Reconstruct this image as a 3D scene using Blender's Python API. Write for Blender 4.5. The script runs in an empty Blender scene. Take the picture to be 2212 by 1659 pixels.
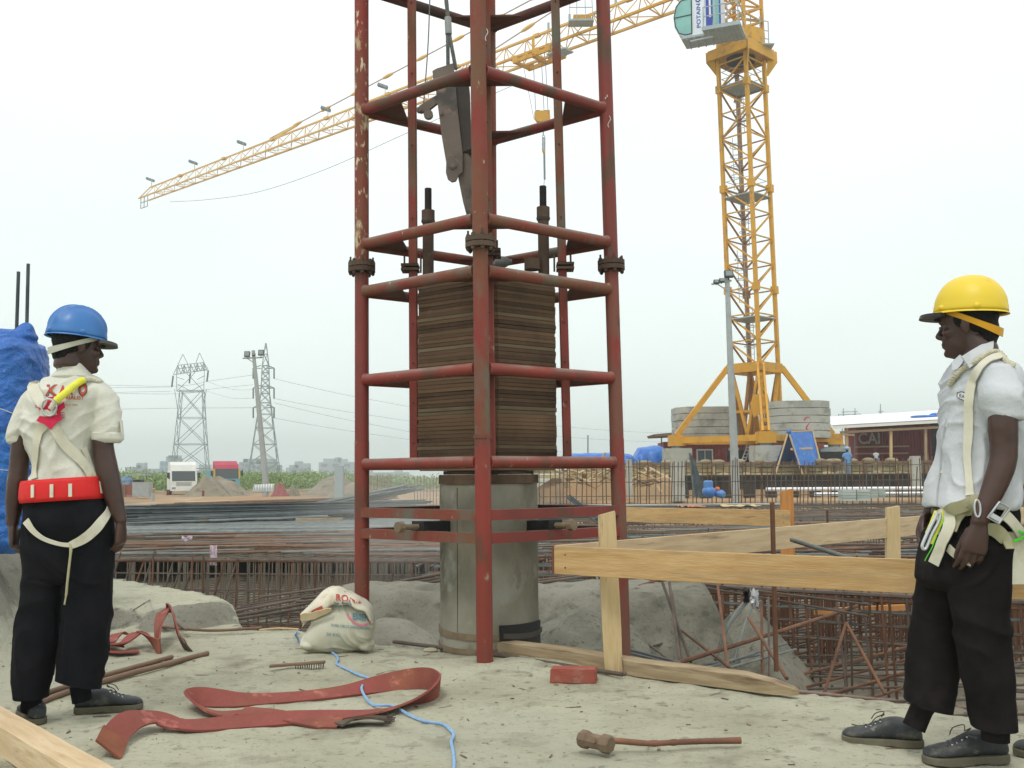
import bpy, bmesh, math, random
import numpy as np
from mathutils import Vector, Matrix, noise
from mathutils.bvhtree import BVHTree
random.seed(7)
S = bpy.context.scene
COL = S.collection
R = math.radians

# ------------------------------------------------------------------ camera
FPX, CX, CY = 2150.0, 1106.0, 829.5          # photograph measured 2212 px wide
CAMP = Vector((0, 0, 1.0))
pitch = math.atan((1030 - CY) / FPX)
roll = 0.0085
fwd = Vector((0, math.cos(pitch), math.sin(pitch)))
r0 = Vector((1, 0, 0)); u0 = Vector((0, -math.sin(pitch), math.cos(pitch)))
RT = r0 * math.cos(roll) - u0 * math.sin(roll)
UP = r0 * math.sin(roll) + u0 * math.cos(roll)
cam = bpy.data.cameras.new('camera'); cam_o = bpy.data.objects.new('camera', cam); COL.objects.link(cam_o)
cam.sensor_width = 36; cam.lens = FPX / 2212 * 36; cam.clip_start = 0.05; cam.clip_end = 6000
Mx = Matrix((RT, UP, -fwd)).transposed().to_4x4(); Mx.translation = CAMP
cam_o.matrix_world = Mx
S.camera = cam_o

# ------------------------------------------------------------------ sky and sun
SUN_EL, SUN_AZ = R(58), R(200)
w = bpy.data.worlds.new('World'); S.world = w; w.use_nodes = True
nt = w.node_tree; N = nt.nodes; L = nt.links; N.clear()
out = N.new('ShaderNodeOutputWorld'); bg = N.new('ShaderNodeBackground'); bg.inputs[1].default_value = 0.1
L.new(bg.outputs[0], out.inputs[0])
sky = N.new('ShaderNodeTexSky'); sky.sky_type = 'NISHITA'; sky.sun_disc = False
sky.sun_elevation = SUN_EL; sky.sun_rotation = SUN_AZ; sky.air_density = 1; sky.dust_density = 5
tc = N.new('ShaderNodeTexCoord'); sep = N.new('ShaderNodeSeparateXYZ'); L.new(tc.outputs['Generated'], sep.inputs[0])
ramp = N.new('ShaderNodeValToRGB'); L.new(sep.outputs['Z'], ramp.inputs[0])
els = ramp.color_ramp.elements
els[0].position = 0.0; els[0].color = (.70, .80, .755, 1)
els[1].position = 1.0; els[1].color = (1., 1., 1., 1)
for p, c in ((.06, (.71, .795, .755)), (.16, (.72, .79, .765)), (.3, (.745, .79, .785)), (.5, (.80, .82, .82))):
    e = els.new(p); e.color = (*c, 1)
sc = N.new('ShaderNodeVectorMath'); sc.operation = 'SCALE'; sc.inputs['Scale'].default_value = 14.3
L.new(ramp.outputs[0], sc.inputs[0])
cn = N.new('ShaderNodeTexNoise'); cn.inputs['Scale'].default_value = 2.2; cn.inputs['Detail'].default_value = 5
mp = N.new('ShaderNodeMapping'); mp.inputs['Scale'].default_value = (1, 1, 3.2); L.new(tc.outputs['Generated'], mp.inputs[0]); L.new(mp.outputs[0], cn.inputs[0])
mr = N.new('ShaderNodeMapRange'); mr.inputs[1].default_value = .3; mr.inputs[2].default_value = .7; mr.inputs[3].default_value = .95; mr.inputs[4].default_value = 1.04
L.new(cn.outputs[0], mr.inputs[0])
sc2 = N.new('ShaderNodeVectorMath'); sc2.operation = 'SCALE'; L.new(sc.outputs[0], sc2.inputs[0]); L.new(mr.outputs[0], sc2.inputs['Scale'])
mx = N.new('ShaderNodeMix'); mx.data_type = 'RGBA'; mx.inputs[0].default_value = .97
L.new(sky.outputs[0], mx.inputs[6]); L.new(sc2.outputs[0], mx.inputs[7]); L.new(mx.outputs[2], bg.inputs[0])

sun = bpy.data.lights.new('sun', 'SUN'); sun.energy = 1.25; sun.angle = R(14); sun.color = (1, .96, .9)
so = bpy.data.objects.new('sun', sun); COL.objects.link(so)
sd = Vector((math.sin(SUN_AZ) * math.cos(SUN_EL), math.cos(SUN_AZ) * math.cos(SUN_EL), math.sin(SUN_EL)))
so.rotation_euler = sd.to_track_quat('Z', 'Y').to_euler(); so.location = (0, -5, 20)
S.view_settings.view_transform = 'Standard'; S.view_settings.look = 'None'
S.view_settings.exposure = 0.0; S.view_settings.gamma = 1; S.view_settings.use_curve_mapping = False
S.cycles.max_bounces = 5; S.cycles.volume_bounces = 0
S.cycles.use_denoising = True
S.cycles.volume_max_steps = 64

# ------------------------------------------------------------------ measuring helpers
def ray(u, v):
    return (fwd * FPX + RT * (u - CX) - UP * (v - CY)).normalized()
def P(u, v, Y):
    d = ray(u, v); return CAMP + d * (Y / d.y)
def G(u, v, z=0.0):
    d = ray(u, v); return CAMP + d * ((z - CAMP.z) / d.z)
def px(Y): return Y / FPX          # metres per measured pixel at depth Y
def sm(a, b, x):
    t = min(1, max(0, (x - a) / (b - a))); return t * t * (3 - 2 * t)
def lerp(a, b, t): return a + (b - a) * t

# ------------------------------------------------------------------ materials
MATS = {}
def rgb(c): return (c[0], c[1], c[2], 1)
def mat(name, c1, c2=None, scale=4, c3=None, s3=1.5, t3=(.55, .7), rough=.8, metal=0, bump=.2, bscale=40, bdist=.01, coords='pos',
        stretch=(1, 1, 1), rnd=0., spec=.3, detail=6, top_tint=None, top_amt=.0, c4=None, s4=20, t4=(.6, .66), wave=None, pos12=(.35, .65), alpha=1, coat=0):
    if name in MATS: return MATS[name]
    m = bpy.data.materials.new(name); m.use_nodes = True
    nt = m.node_tree; N = nt.nodes; L = nt.links
    b = N['Principled BSDF']
    b.inputs['Roughness'].default_value = rough; b.inputs['Metallic'].default_value = metal
    b.inputs['Specular IOR Level'].default_value = spec
    if coat: b.inputs['Coat Weight'].default_value = coat; b.inputs['Coat Roughness'].default_value = .15
    if coords == 'pos': g = N.new('ShaderNodeNewGeometry'); co = g.outputs['Position']
    else: g = N.new('ShaderNodeTexCoord'); co = g.outputs['Object']
    mpn = N.new('ShaderNodeMapping'); mpn.inputs['Scale'].default_value = stretch; L.new(co, mpn.inputs[0])
    V = mpn.outputs[0]
    def noi(s, d=detail, vec=V):
        n = N.new('ShaderNodeTexNoise'); n.inputs['Scale'].default_value = s; n.inputs['Detail'].default_value = d
        n.inputs['Roughness'].default_value = .6; L.new(vec, n.inputs[0]); return n.outputs[0]
    def rng(x, a, bb, lo=0., hi=1.):
        q = N.new('ShaderNodeMapRange'); q.inputs[1].default_value = a; q.inputs[2].default_value = bb
        q.inputs[3].default_value = lo; q.inputs[4].default_value = hi; L.new(x, q.inputs[0]); return q.outputs[0]
    def mixc(f, a, bb, bl='MIX'):
        q = N.new('ShaderNodeMix'); q.data_type = 'RGBA'; q.blend_type = bl
        if hasattr(f, 'is_linked') or hasattr(f, 'links'): L.new(f, q.inputs[0])
        else: q.inputs[0].default_value = f
        for x, i in ((a, 6), (bb, 7)):
            if isinstance(x, tuple): q.inputs[i].default_value = rgb(x)
            else: L.new(x, q.inputs[i])
        return q.outputs[2]
    colr = c1
    if c2:
        f = noi(scale)
        if wave:
            wv = N.new('ShaderNodeTexWave'); wv.inputs['Scale'].default_value = wave; wv.inputs['Distortion'].default_value = 5
            wv.inputs['Detail'].default_value = 3; wv.inputs['Detail Scale'].default_value = 1.5; L.new(V, wv.inputs[0]); f2 = wv.outputs['Fac']
            colr = mixc(rng(f2, .2, .9, 0, .75), c1, c2)
        else: colr = mixc(rng(f, pos12[0], pos12[1]), c1, c2)
    if c3: colr = mixc(rng(noi(s3), t3[0], t3[1]), colr, c3)
    if c4: colr = mixc(rng(noi(s4, 8), t4[0], t4[1]), colr, c4)
    if rnd:
        oi = N.new('ShaderNodeObjectInfo'); v = rng(oi.outputs['Random'], 0, 1, 1 - rnd, 1 + rnd)
        hs = N.new('ShaderNodeHueSaturation'); L.new(v, hs.inputs['Value'])
        if isinstance(colr, tuple): hs.inputs['Color'].default_value = rgb(colr)
        else: L.new(colr, hs.inputs['Color'])
        colr = hs.outputs[0]
    if top_tint:   # noise-broken tint, stronger on faces that point up
        gg = N.new('ShaderNodeNewGeometry'); sx = N.new('ShaderNodeSeparateXYZ'); L.new(gg.outputs['Normal'], sx.inputs[0])
        a = rng(sx.outputs['Z'], .15, .9); n2 = rng(noi(3.5), .35, .6, 0, top_amt)
        mu = N.new('ShaderNodeMath'); mu.operation = 'MULTIPLY'; L.new(a, mu.inputs[0]); L.new(n2, mu.inputs[1])
        colr = mixc(mu.outputs[0], colr, top_tint)
    if isinstance(colr, tuple): b.inputs['Base Color'].default_value = rgb(colr)
    else: L.new(colr, b.inputs['Base Color'])
    if bump:
        bp = N.new('ShaderNodeBump'); bp.inputs['Strength'].default_value = bump; bp.inputs['Distance'].default_value = bdist
        L.new(noi(bscale, 8), bp.inputs['Height']); L.new(bp.outputs[0], b.inputs['Normal'])
        r = rng(noi(bscale * .3), .3, .7, max(.05, rough - .12), min(1, rough + .12)); L.new(r, b.inputs['Roughness'])
    MATS[name] = m
    return m

# ------------------------------------------------------------------ mesh helpers
class MB:
    def __init__(s): s.v = []; s.f = []; s.sm = []
    def add(s, vs, fs, smooth=False):
        o = len(s.v); s.v += [tuple(p) for p in vs]; s.f += [tuple(i + o for i in f) for f in fs]; s.sm += [smooth] * len(fs)
        return s
    def box(s, c, size, rot=None):
        c = Vector(c); hx, hy, hz = size[0] / 2, size[1] / 2, size[2] / 2
        vs = [Vector((x, y, z)) for x in (-hx, hx) for y in (-hy, hy) for z in (-hz, hz)]
        if rot is not None: vs = [rot @ q for q in vs]
        return s.add([q + c for q in vs], [(0, 1, 3, 2), (4, 6, 7, 5), (0, 4, 5, 1), (2, 3, 7, 6), (0, 2, 6, 4), (1, 5, 7, 3)])
    def beam(s, a, b, w, h, up=(0, 0, 1), bev=0):
        a = Vector(a); b = Vector(b); d = (b - a).normalized(); up = Vector(up)
        sd = d.cross(up)
        if sd.length < 1e-4: sd = d.cross(Vector((1, 0, 0)))
        sd.normalize(); u2 = sd.cross(d)
        if bev:
            prof = [(-w/2, -h/2+bev), (-w/2+bev, -h/2), (w/2-bev, -h/2), (w/2, -h/2+bev), (w/2, h/2-bev), (w/2-bev, h/2), (-w/2+bev, h/2), (-w/2, h/2-bev)]
        else: prof = [(-w/2, -h/2), (w/2, -h/2), (w/2, h/2), (-w/2, h/2)]
        n = len(prof); vs = [p + sd * x + u2 * y for p in (a, b) for x, y in prof]
        fs = [(i, (i + 1) % n, (i + 1) % n + n, i + n) for i in range(n)] + [tuple(range(n))[::-1], tuple(range(n, 2 * n))]
        return s.add(vs, fs)
    def tube(s, pts, r, n=10, caps=True, smooth=True, tw=0):
        pts = [Vector(p) for p in pts]; m = len(pts)
        rs = r if isinstance(r, (list, tuple)) else [r] * m
        vs = []; pu = None
        for i, p in enumerate(pts):
            t = (pts[min(i + 1, m - 1)] - pts[max(i - 1, 0)]).normalized()
            if pu is None:
                pu = t.orthogonal().normalized()
            pu = (pu - t * pu.dot(t)).normalized(); bn = t.cross(pu)
            for k in range(n):
                a = 2 * math.pi * k / n + tw * i
                vs.append(p + (pu * math.cos(a) + bn * math.sin(a)) * rs[i])
        fs = []
        for i in range(m - 1):
            for k in range(n):
                k2 = (k + 1) % n
                fs.append((i * n + k, i * n + k2, (i + 1) * n + k2, (i + 1) * n + k))
        s.add(vs, fs, smooth)
        if caps:
            o = len(s.v) - len(vs)
            s.f += [tuple(o + k for k in range(n))[::-1], tuple(o + (m - 1) * n + k for k in range(n))]; s.sm += [False, False]
        return s
    def ell(s, c, r, rot=None, nu=14, nv=9):
        c = Vector(c); vs = []; 
        for j in range(1, nv):
            ph = math.pi * j / nv
            for i in range(nu):
                th = 2 * math.pi * i / nu
                q = Vector((r[0] * math.sin(ph) * math.cos(th), r[1] * math.sin(ph) * math.sin(th), r[2] * math.cos(ph)))
                vs.append((rot @ q if rot is not None else q) + c)
        t = Vector((0, 0, r[2])); 
        if rot is not None: t = rot @ t
        vs += [c + t, c - t]; T = len(vs) - 2; B = T + 1; fs = []
        for j in range(nv - 2):
            for i in range(nu):
                i2 = (i + 1) % nu; fs.append((j * nu + i, (j + 1) * nu + i, (j + 1) * nu + i2, j * nu + i2))
        for i in range(nu):
            i2 = (i + 1) % nu; fs.append((T, i, i2)); fs.append((B, (nv - 2) * nu + i2, (nv - 2) * nu + i))
        return s.add(vs, fs, True)
    def prism(s, poly, a, b=None):
        """poly: 3D points of one face; a: extrusion vector"""
        n = len(poly); a = Vector(a); p = [Vector(q) for q in poly]
        return s.add(p + [q + a for q in p], [tuple(range(n))[::-1], tuple(range(n, 2 * n))] + [(i, (i + 1) % n, (i + 1) % n + n, i + n) for i in range(n)])
    def ribbon(s, pts, wid, width, th):
        """pts centre line, wid: list of unit width vectors, th thickness"""
        n = len(pts); vs = []
        ws = width if isinstance(width, (list, tuple)) else [width] * n
        for i, p in enumerate(pts):
            p = Vector(p); t = (Vector(pts[min(i + 1, n - 1)]) - Vector(pts[max(i - 1, 0)])).normalized()
            wv = Vector(wid[i]).normalized(); nn = t.cross(wv).normalized()
            for a, b in ((-1, -1), (1, -1), (1, 1), (-1, 1)):
                vs.append(p + wv * a * ws[i] / 2 + nn * b * th / 2)
        fs = [(0, 1, 2, 3)[::-1], tuple(4 * (n - 1) + k for k in range(4))]
        for i in range(n - 1):
            for k in range(4):
                k2 = (k + 1) % 4; fs.append((4 * i + k, 4 * i + k2, 4 * i + 4 + k2, 4 * i + 4 + k))
        return s.add(vs, fs, True)
    def mesh(s, name):
        me = bpy.data.meshes.new(name); me.from_pydata(s.v, [], s.f)
        if any(s.sm):
            me.polygons.foreach_set('use_smooth', s.sm); me.set_sharp_from_angle(angle=R(48))
        me.update(); return me
    def build(s, name, m=None, parent=None, ctr=True, autosmooth=False):
        me = s.mesh(name)
        off = Vector((0, 0, 0))
        if ctr and s.v and m is not None:
            off = Vector(np.mean(np.array(s.v), axis=0)); me.transform(Matrix.Translation(-off))
        if autosmooth: me.shade_smooth(); 
        return link(name, me, m, parent, Matrix.Translation(off))
def link(name, me, m=None, parent=None, mw=None):
    o = bpy.data.objects.new(name, me); COL.objects.link(o)
    if m is not None and me is not None and not me.materials: me.materials.append(m)
    mw = mw if mw is not None else Matrix()
    if parent is not None:
        o.parent = parent
        o.matrix_basis = WM(parent).inverted() @ mw
    else: o.matrix_basis = mw
    WMS[o.name] = mw.copy()
    return o
WMS = {}
def WM(o): return WMS[o.name]
def edge_split(o, ang=35):
    me = o.data; me.shade_smooth() if hasattr(me, 'shade_smooth') else None
    bm = bmesh.new(); bm.from_mesh(me)
    for e in bm.edges:
        if len(e.link_faces) == 2 and e.calc_face_angle(0) > R(ang): e.smooth = False
    bm.to_mesh(me); bm.free(); return o
def empty(name, loc, label=None, cat=None, group=None):
    o = bpy.data.objects.new(name, None); COL.objects.link(o); o.empty_display_size = .1
    mw = Matrix.Translation(Vector(loc)); o.matrix_basis = mw; WMS[o.name] = mw
    return tag(o, label, cat, group)
def tag(o, label=None, cat=None, group=None, kind=None):
    if label: o['label'] = label
    if cat: o['category'] = cat
    if group: o['group'] = group
    if kind: o['kind'] = kind
    return o
UNIT = {}
def unitmesh(kind, m):
    k = (kind, m.name)
    if k not in UNIT:
        b = MB()
        if kind == 'box': b.box((0, 0, 0), (1, 1, 1))
        elif kind == 'cyl': b.tube([(0, 0, -.5), (0, 0, .5)], 1, 8)
        elif kind == 'cyl6': b.tube([(0, 0, -.5), (0, 0, .5)], 1, 6)
        elif kind == 'cyl16': b.tube([(0, 0, -.5), (0, 0, .5)], 1, 20)
        me = b.mesh(kind + '_' + m.name); me.materials.append(m); UNIT[k] = me
    return UNIT[k]
def bar(name, a, b, wd, hg, m, parent=None, up=(0, 0, 1)):
    a = Vector(a); b = Vector(b); d = b - a; ln = d.length; z = d.normalized(); up = Vector(up)
    x = z.cross(up)
    if x.length < 1e-3: x = z.cross(Vector((0, 1, 0)))
    x.normalize(); y = z.cross(x)
    M = Matrix((x * wd, y * hg, z * ln)).transposed().to_4x4(); M.translation = (a + b) / 2
    return link(name, unitmesh('box', m), None, parent, M)
def rod(name, a, b, r, m, parent=None, kind='cyl'):
    a = Vector(a); b = Vector(b); d = b - a; ln = d.length; z = d.normalized()
    x = z.orthogonal().normalized(); y = z.cross(x)
    M = Matrix((x * r, y * r, z * ln)).transposed().to_4x4(); M.translation = (a + b) / 2
    return link(name, unitmesh(kind, m), None, parent, M)
def smooth_path(pts, k=6):
    pts = [Vector(p) for p in pts]; o = []
    for i in range(len(pts) - 1):
        a = pts[max(i - 1, 0)]; b = pts[i]; c = pts[i + 1]; d = pts[min(i + 2, len(pts) - 1)]
        for j in range(k):
            t = j / k
            o.append(.5 * ((2 * b) + (c - a) * t + (2 * a - 5 * b + 4 * c - d) * t * t + (3 * b - a - 3 * c + d) * t ** 3))
    o.append(pts[-1]); return o
def copy_tree(o, parent=None, mw=None):
    c = o.copy(); COL.objects.link(c)
    if parent is not None: c.parent = parent
    WMS[c.name] = mw if mw is not None else Matrix(WMS[o.name])
    for ch in list(o.children): copy_tree(ch, c)
    return c
FONT = None
def text_mesh(txt, size=1.0, bold=0.0, align='CENTER'):
    cu = bpy.data.curves.new('lettering', 'FONT'); cu.body = txt; cu.size = size; cu.align_x = align; cu.align_y = 'CENTER'; cu.offset = bold; cu.resolution_u = 3
    o = bpy.data.objects.new('lettering_tmp', cu); COL.objects.link(o)
    dg = bpy.context.evaluated_depsgraph_get(); me = bpy.data.meshes.new_from_object(o.evaluated_get(dg))
    bpy.data.objects.remove(o); bpy.data.curves.remove(cu); return me
def lettering(txt, origin, xdir, ydir, height, m, parent, name='lettering', bold=0, width=None, off=.003):
    """flat print on a surface; origin is the centre"""
    me = text_mesh(txt, 1, bold); xs = [v.co.x for v in me.vertices]; ys = [v.co.y for v in me.vertices]
    cx = (min(xs) + max(xs)) / 2; cy = (min(ys) + max(ys)) / 2; sy = height / (max(ys) - min(ys)); sx = (width / (max(xs) - min(xs))) if width else sy
    X = Vector(xdir).normalized(); Y = Vector(ydir).normalized(); n = X.cross(Y)
    for v in me.vertices: v.co = X * (v.co.x - cx) * sx + Y * (v.co.y - cy) * sy
    me.materials.clear(); me.materials.append(m)
    return link(name, me, None, parent, Matrix.Translation(Vector(origin) + n * off))
# ------------------------------------------------------------------ ground
m_slab = mat('pale_concrete', (.30, .283, .205), (.44, .415, .30), 1.1, c3=(.165, .155, .115), s3=1.7, t3=(.56, .78), c4=(.12, .105, .075), s4=13, t4=(.62, .72), bump=.55, bscale=26, bdist=.012, rough=.9)
m_berm = mat('grey_rough_concrete', (.17, .17, .145), (.27, .265, .225), 1.3, c3=(.085, .085, .07), s3=2.1, t3=(.54, .75), c4=(.34, .33, .27), s4=9, t4=(.62, .72), bump=.6, bscale=22, bdist=.02, rough=.95)
m_soil = mat('brown_soil', (.13, .118, .092), (.20, .18, .14), .7, c3=(.06, .055, .042), s3=.9, t3=(.5, .7), c4=(.26, .24, .19), s4=7, t4=(.6, .7), bump=.7, bscale=14, bdist=.03, rough=.95)

def zone_mat(name, sets, bump=.9):
    m = bpy.data.materials.new(name); m.use_nodes = True; nt = m.node_tree; N = nt.nodes; L = nt.links
    b = N['Principled BSDF']; b.inputs['Roughness'].default_value = .93; b.inputs['Specular IOR Level'].default_value = .2
    g = N.new('ShaderNodeNewGeometry'); V = g.outputs['Position']
    def noi(s, d=7):
        n = N.new('ShaderNodeTexNoise'); n.inputs['Scale'].default_value = s; n.inputs['Detail'].default_value = d; n.inputs['Roughness'].default_value = .62; L.new(V, n.inputs[0]); return n.outputs[0]
    def rng(x, a, bb, lo=0., hi=1.):
        q = N.new('ShaderNodeMapRange'); q.inputs[1].default_value = a; q.inputs[2].default_value = bb; q.inputs[3].default_value = lo; q.inputs[4].default_value = hi; L.new(x, q.inputs[0]); return q.outputs[0]
    def mixc(f, a, bb):
        q = N.new('ShaderNodeMix'); q.data_type = 'RGBA'; L.new(f, q.inputs[0])
        for x, i in ((a, 6), (bb, 7)):
            if isinstance(x, tuple): q.inputs[i].default_value = rgb(x)
            else: L.new(x, q.inputs[i])
        return q.outputs[2]
    n1, n2, n3, n4, n5 = noi(.9), noi(2.4), noi(9), noi(38), noi(.45)
    n6 = noi(17)
    cols = []
    for (a, c, d, e) in sets:
        x = mixc(rng(n1, .35, .65), a, c); x = mixc(rng(n2, .54, .70, 0, .75), x, d); x = mixc(rng(n3, .57, .68, 0, .75), x, d); x = mixc(rng(n4, .58, .70, 0, .8), x, d); x = mixc(rng(n6, .60, .70, 0, .8), x, a); x = mixc(rng(n5, .52, .66, 0, .8), x, e)
        cols.append(x)
    at = N.new('ShaderNodeAttribute'); at.attribute_name = 'zone'; sp = N.new('ShaderNodeSeparateColor'); L.new(at.outputs['Color'], sp.inputs[0])
    def soft(w):
        ad = N.new('ShaderNodeMath'); ad.operation = 'ADD'; L.new(w, ad.inputs[0]); L.new(rng(n3, .3, .7, -.25, .25), ad.inputs[1]); return rng(ad.outputs[0], .35, .65)
    x = mixc(soft(sp.outputs[0]), cols[0], cols[1]); x = mixc(soft(sp.outputs[1]), x, cols[2]); L.new(x, b.inputs['Base Color'])
    bp = N.new('ShaderNodeBump'); bp.inputs['Strength'].default_value = bump; bp.inputs['Distance'].default_value = .02; L.new(noi(20, 10), bp.inputs['Height'])
    bp2 = N.new('ShaderNodeBump'); bp2.inputs['Strength'].default_value = .35; bp2.inputs['Distance'].default_value = .006; L.new(noi(90, 6), bp2.inputs['Height']); L.new(bp.outputs[0], bp2.inputs['Normal']); L.new(bp2.outputs[0], b.inputs['Normal'])
    return m
m_gr = zone_mat('site_ground', [((.315, .308, .222), (.46, .455, .345), (.155, .142, .10), (.255, .262, .212)),
    ((.145, .142, .11), (.26, .252, .20), (.075, .07, .052), (.19, .19, .155)), ((.17, .152, .11), (.25, .23, .175), (.095, .083, .06), (.28, .265, .21))])
m_clay = mat('orange_clay', (.30, .175, .085), (.36, .27, .16), .12, c3=(.12, .10, .07), s3=.09, t3=(.5, .62), c4=(.5, .44, .34), s4=.25, t4=(.6, .7), bump=.3, bscale=2, bdist=.1, stretch=(1, .35, 1), rough=.95)
m_field = mat('dry_field', (.20, .21, .10), (.30, .25, .15), .01, c3=(.10, .16, .05), s3=.02, bump=0)

edge = [G(*p) for p in ((640, 1364), (800, 1386), (1000, 1414), (1047, 1423), (1200, 1436), (1340, 1453), (1500, 1470), (1700, 1490), (1957, 1520), (2212, 1556))]
EDGE = [(-9, 8.9), (-3.6, 8.9), (-3.0, 8.3), (-2.45, 7.7), (-2.02, 7.25), (-1.78, 6.75)] + [(p.x, p.y) for p in edge]
EDGE += [(EDGE[-1][0] + 1.2, EDGE[-1][1] - .55), (7, EDGE[-1][1] - .9)]
EX = [p[0] for p in EDGE]; EY = [p[1] for p in EDGE]
def yedge(x): return float(np.interp(x, EX, EY))
def nz(x, y, s, o=0): return noise.noise(Vector((x * s, y * s, o)))
def hgt(x, y):
    e = yedge(x) + .05 * nz(x, y, 5, 3) + .03 * nz(x, y, 17, 9)
    d = y - e
    z = .014 * nz(x, y, 2.2) + .008 * nz(x, y, 9, 4) - .010 * max(0, nz(x, y, 6, 14) - .25) + .003 * nz(x, y, 30, 2)
    z += .034 * math.exp(-((x + .15) / .6) ** 2 - ((y - 5.42) / .28) ** 2)
    # raised shelf behind the left worker
    lo = float(np.interp(x, [-6, -3.4, -2.6, -2.3, -1.95], [7.0, 6.85, 6.75, 6.75, 7.1]))
    z += .15 * sm(lo - .12, lo + .12, y + .06 * nz(x, y, 4, 7)) * (1 - sm(-2.1, -1.75, x + .25 * (y - 7)))
    # concrete bank at far left
    fy = 5.35 + .25 * nz(x, y, 1.2, 5)
    z += .62 * sm(fy, fy + .75, y) * sm(2.45, 3.0, -x - .42 * (y - 5.3) + .12 * nz(x, y, 2, 8)) * (1 - .85 * sm(7.6, 8.2, y))
    if d > 0:
        k = sm(0, .42, d)
        pit = -1.12 + .05 * nz(x, y, 1.3, 11) + .03 * nz(x, y, 5, 12)
        # bank behind the pile
        t = sm(7.55, 8.75, y + .15 * nz(x, y, 1.6, 21) + .1 * abs(nz(x, y, 4, 22))) * (1 - sm(9.45, 10.3, y))
        tx = sm(-2.1, -1.5, x) * (1 - sm(1.55, 2.15, x + .2 * nz(x, y, 2, 23)))
        b = t * tx * (1.14 + .02 * nz(x, y, 3))
        # rounded lump right of the pile and gravelly filling
        b = max(b, 1.1 * max(0, 1 - ((x - .55) / .75) ** 2 - ((y - 7.7) / .9) ** 2) ** .6 * (1 + .06 * nz(x, y, 5, 31)))
        b = max(b, 1.02 * max(0, 1 - ((x + 1.0) / .75) ** 2 - ((y - 7.9) / .9) ** 2) ** .6)
        # sloped concrete block at the right
        q = .90 - .95 * max(0, (2.35 - x)) - 1.25 * max(0, x - 2.35) - .6 * abs(y - 10.2) * (y > 10.2) - .42 * max(0, 10.2 - y)
        b = max(b, max(0, min(q, .85)))
        b = max(b, .55 * math.exp(-((x - 1.2) / 1.0) ** 2 - ((y - 9.2) / .6) ** 2))
        b += .045 * abs(nz(x, y, 2.7, 33)) * sm(0, .3, b)
        z = lerp(z, pit + b, k)
    return z
def far_h(x, y):
    z = -1.12
    z = lerp(z, -.3, sm(36, 40, y)); z = lerp(z, -.6, sm(70, 100, y))
    z += .10 * nz(x, y, .15, 2) * sm(38, 60, y)
    xb = 2.2 + .08 * (y - 50)
    if y > 44: 
        k = sm(xb - 3, xb + 1.5, x)
        if y > 53.2: z = lerp(z, 1.65, k)
        elif y > 50.1: z = lerp(z, .9, k)
        else: z = lerp(z, -.15, k)
    if y > 240: z = lerp(z, -1.0, sm(240, 400, y))
    return z
def grid(xs, ys, hf):
    nx, ny = len(xs), len(ys); v = np.zeros((nx * ny, 3)); i = 0
    for y in ys:
        for x in xs: v[i] = (x, y, hf(x, y)); i += 1
    f = [(j * nx + i, j * nx + i + 1, (j + 1) * nx + i + 1, (j + 1) * nx + i) for j in range(ny - 1) for i in range(nx - 1)]
    return v, f
def mesh_obj(name, v, f, m, parent=None, smooth=True):
    v = np.asarray(v); used = sorted({i for q in f for i in q}); mp_ = {a: b for b, a in enumerate(used)}
    me = bpy.data.meshes.new(name); me.from_pydata([tuple(v[i]) for i in used], [], [tuple(mp_[i] for i in q) for q in f])
    if smooth: me.polygons.foreach_set('use_smooth', [True] * len(me.polygons))
    me.update(); return link(name, me, m, parent)
xs = list(np.arange(-8, -3.2, .12)) + list(np.arange(-3.2, 3.4, .042)) + list(np.arange(3.4, 9.01, .14))
ys = list(np.arange(.6, 3, .12)) + list(np.arange(3, 11, .042)) + list(np.arange(11, 17.2, .2))
gv, gf = grid(xs, ys, hgt)
sl, pt = [], []
for q in gf:
    cx_ = sum(gv[i][0] for i in q) / 4; cy_ = sum(gv[i][1] for i in q) / 4
    (sl if cy_ < yedge(cx_) + .1 else pt).append(q)
def zone_of(p):
    x, y, z = p; e = yedge(x); d = y - e
    if y > 16.9: return (1, 1)
    if d > -.02: return (sm(-.02, .10, d), 1 - sm(-1.0, -.72, z))
    k = sm(.16, .30, z) * (x < -2.3)
    if x < -1.7 and y > 6.5:
        dz = abs(hgt(x, y - .08) - hgt(x, y + .08)) + abs(hgt(x - .08, y) - hgt(x + .08, y)); k = max(k, sm(.05, .12, dz))
    return (k, 0)
def zoned(o):
    me = o.data; ca = me.color_attributes.new('zone', 'FLOAT_COLOR', 'POINT')
    arr = np.zeros((len(me.vertices), 4), dtype=np.float32); arr[:, 3] = 1
    for i, v in enumerate(me.vertices): arr[i, :2] = zone_of(v.co)
    ca.data.foreach_set('color', arr.ravel()); return o
tag(zoned(mesh_obj('concrete_slab', gv, sl, m_gr)), kind='structure')
tag(zoned(mesh_obj('pit_floor', gv, pt, m_gr)), kind='structure')
# foreground sheet under the photographer
tag(mesh_obj('concrete_slab', *grid([-8, 0, 9], [-12, 0, .62], lambda x, y: -.004), m_gr), kind='structure')
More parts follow.
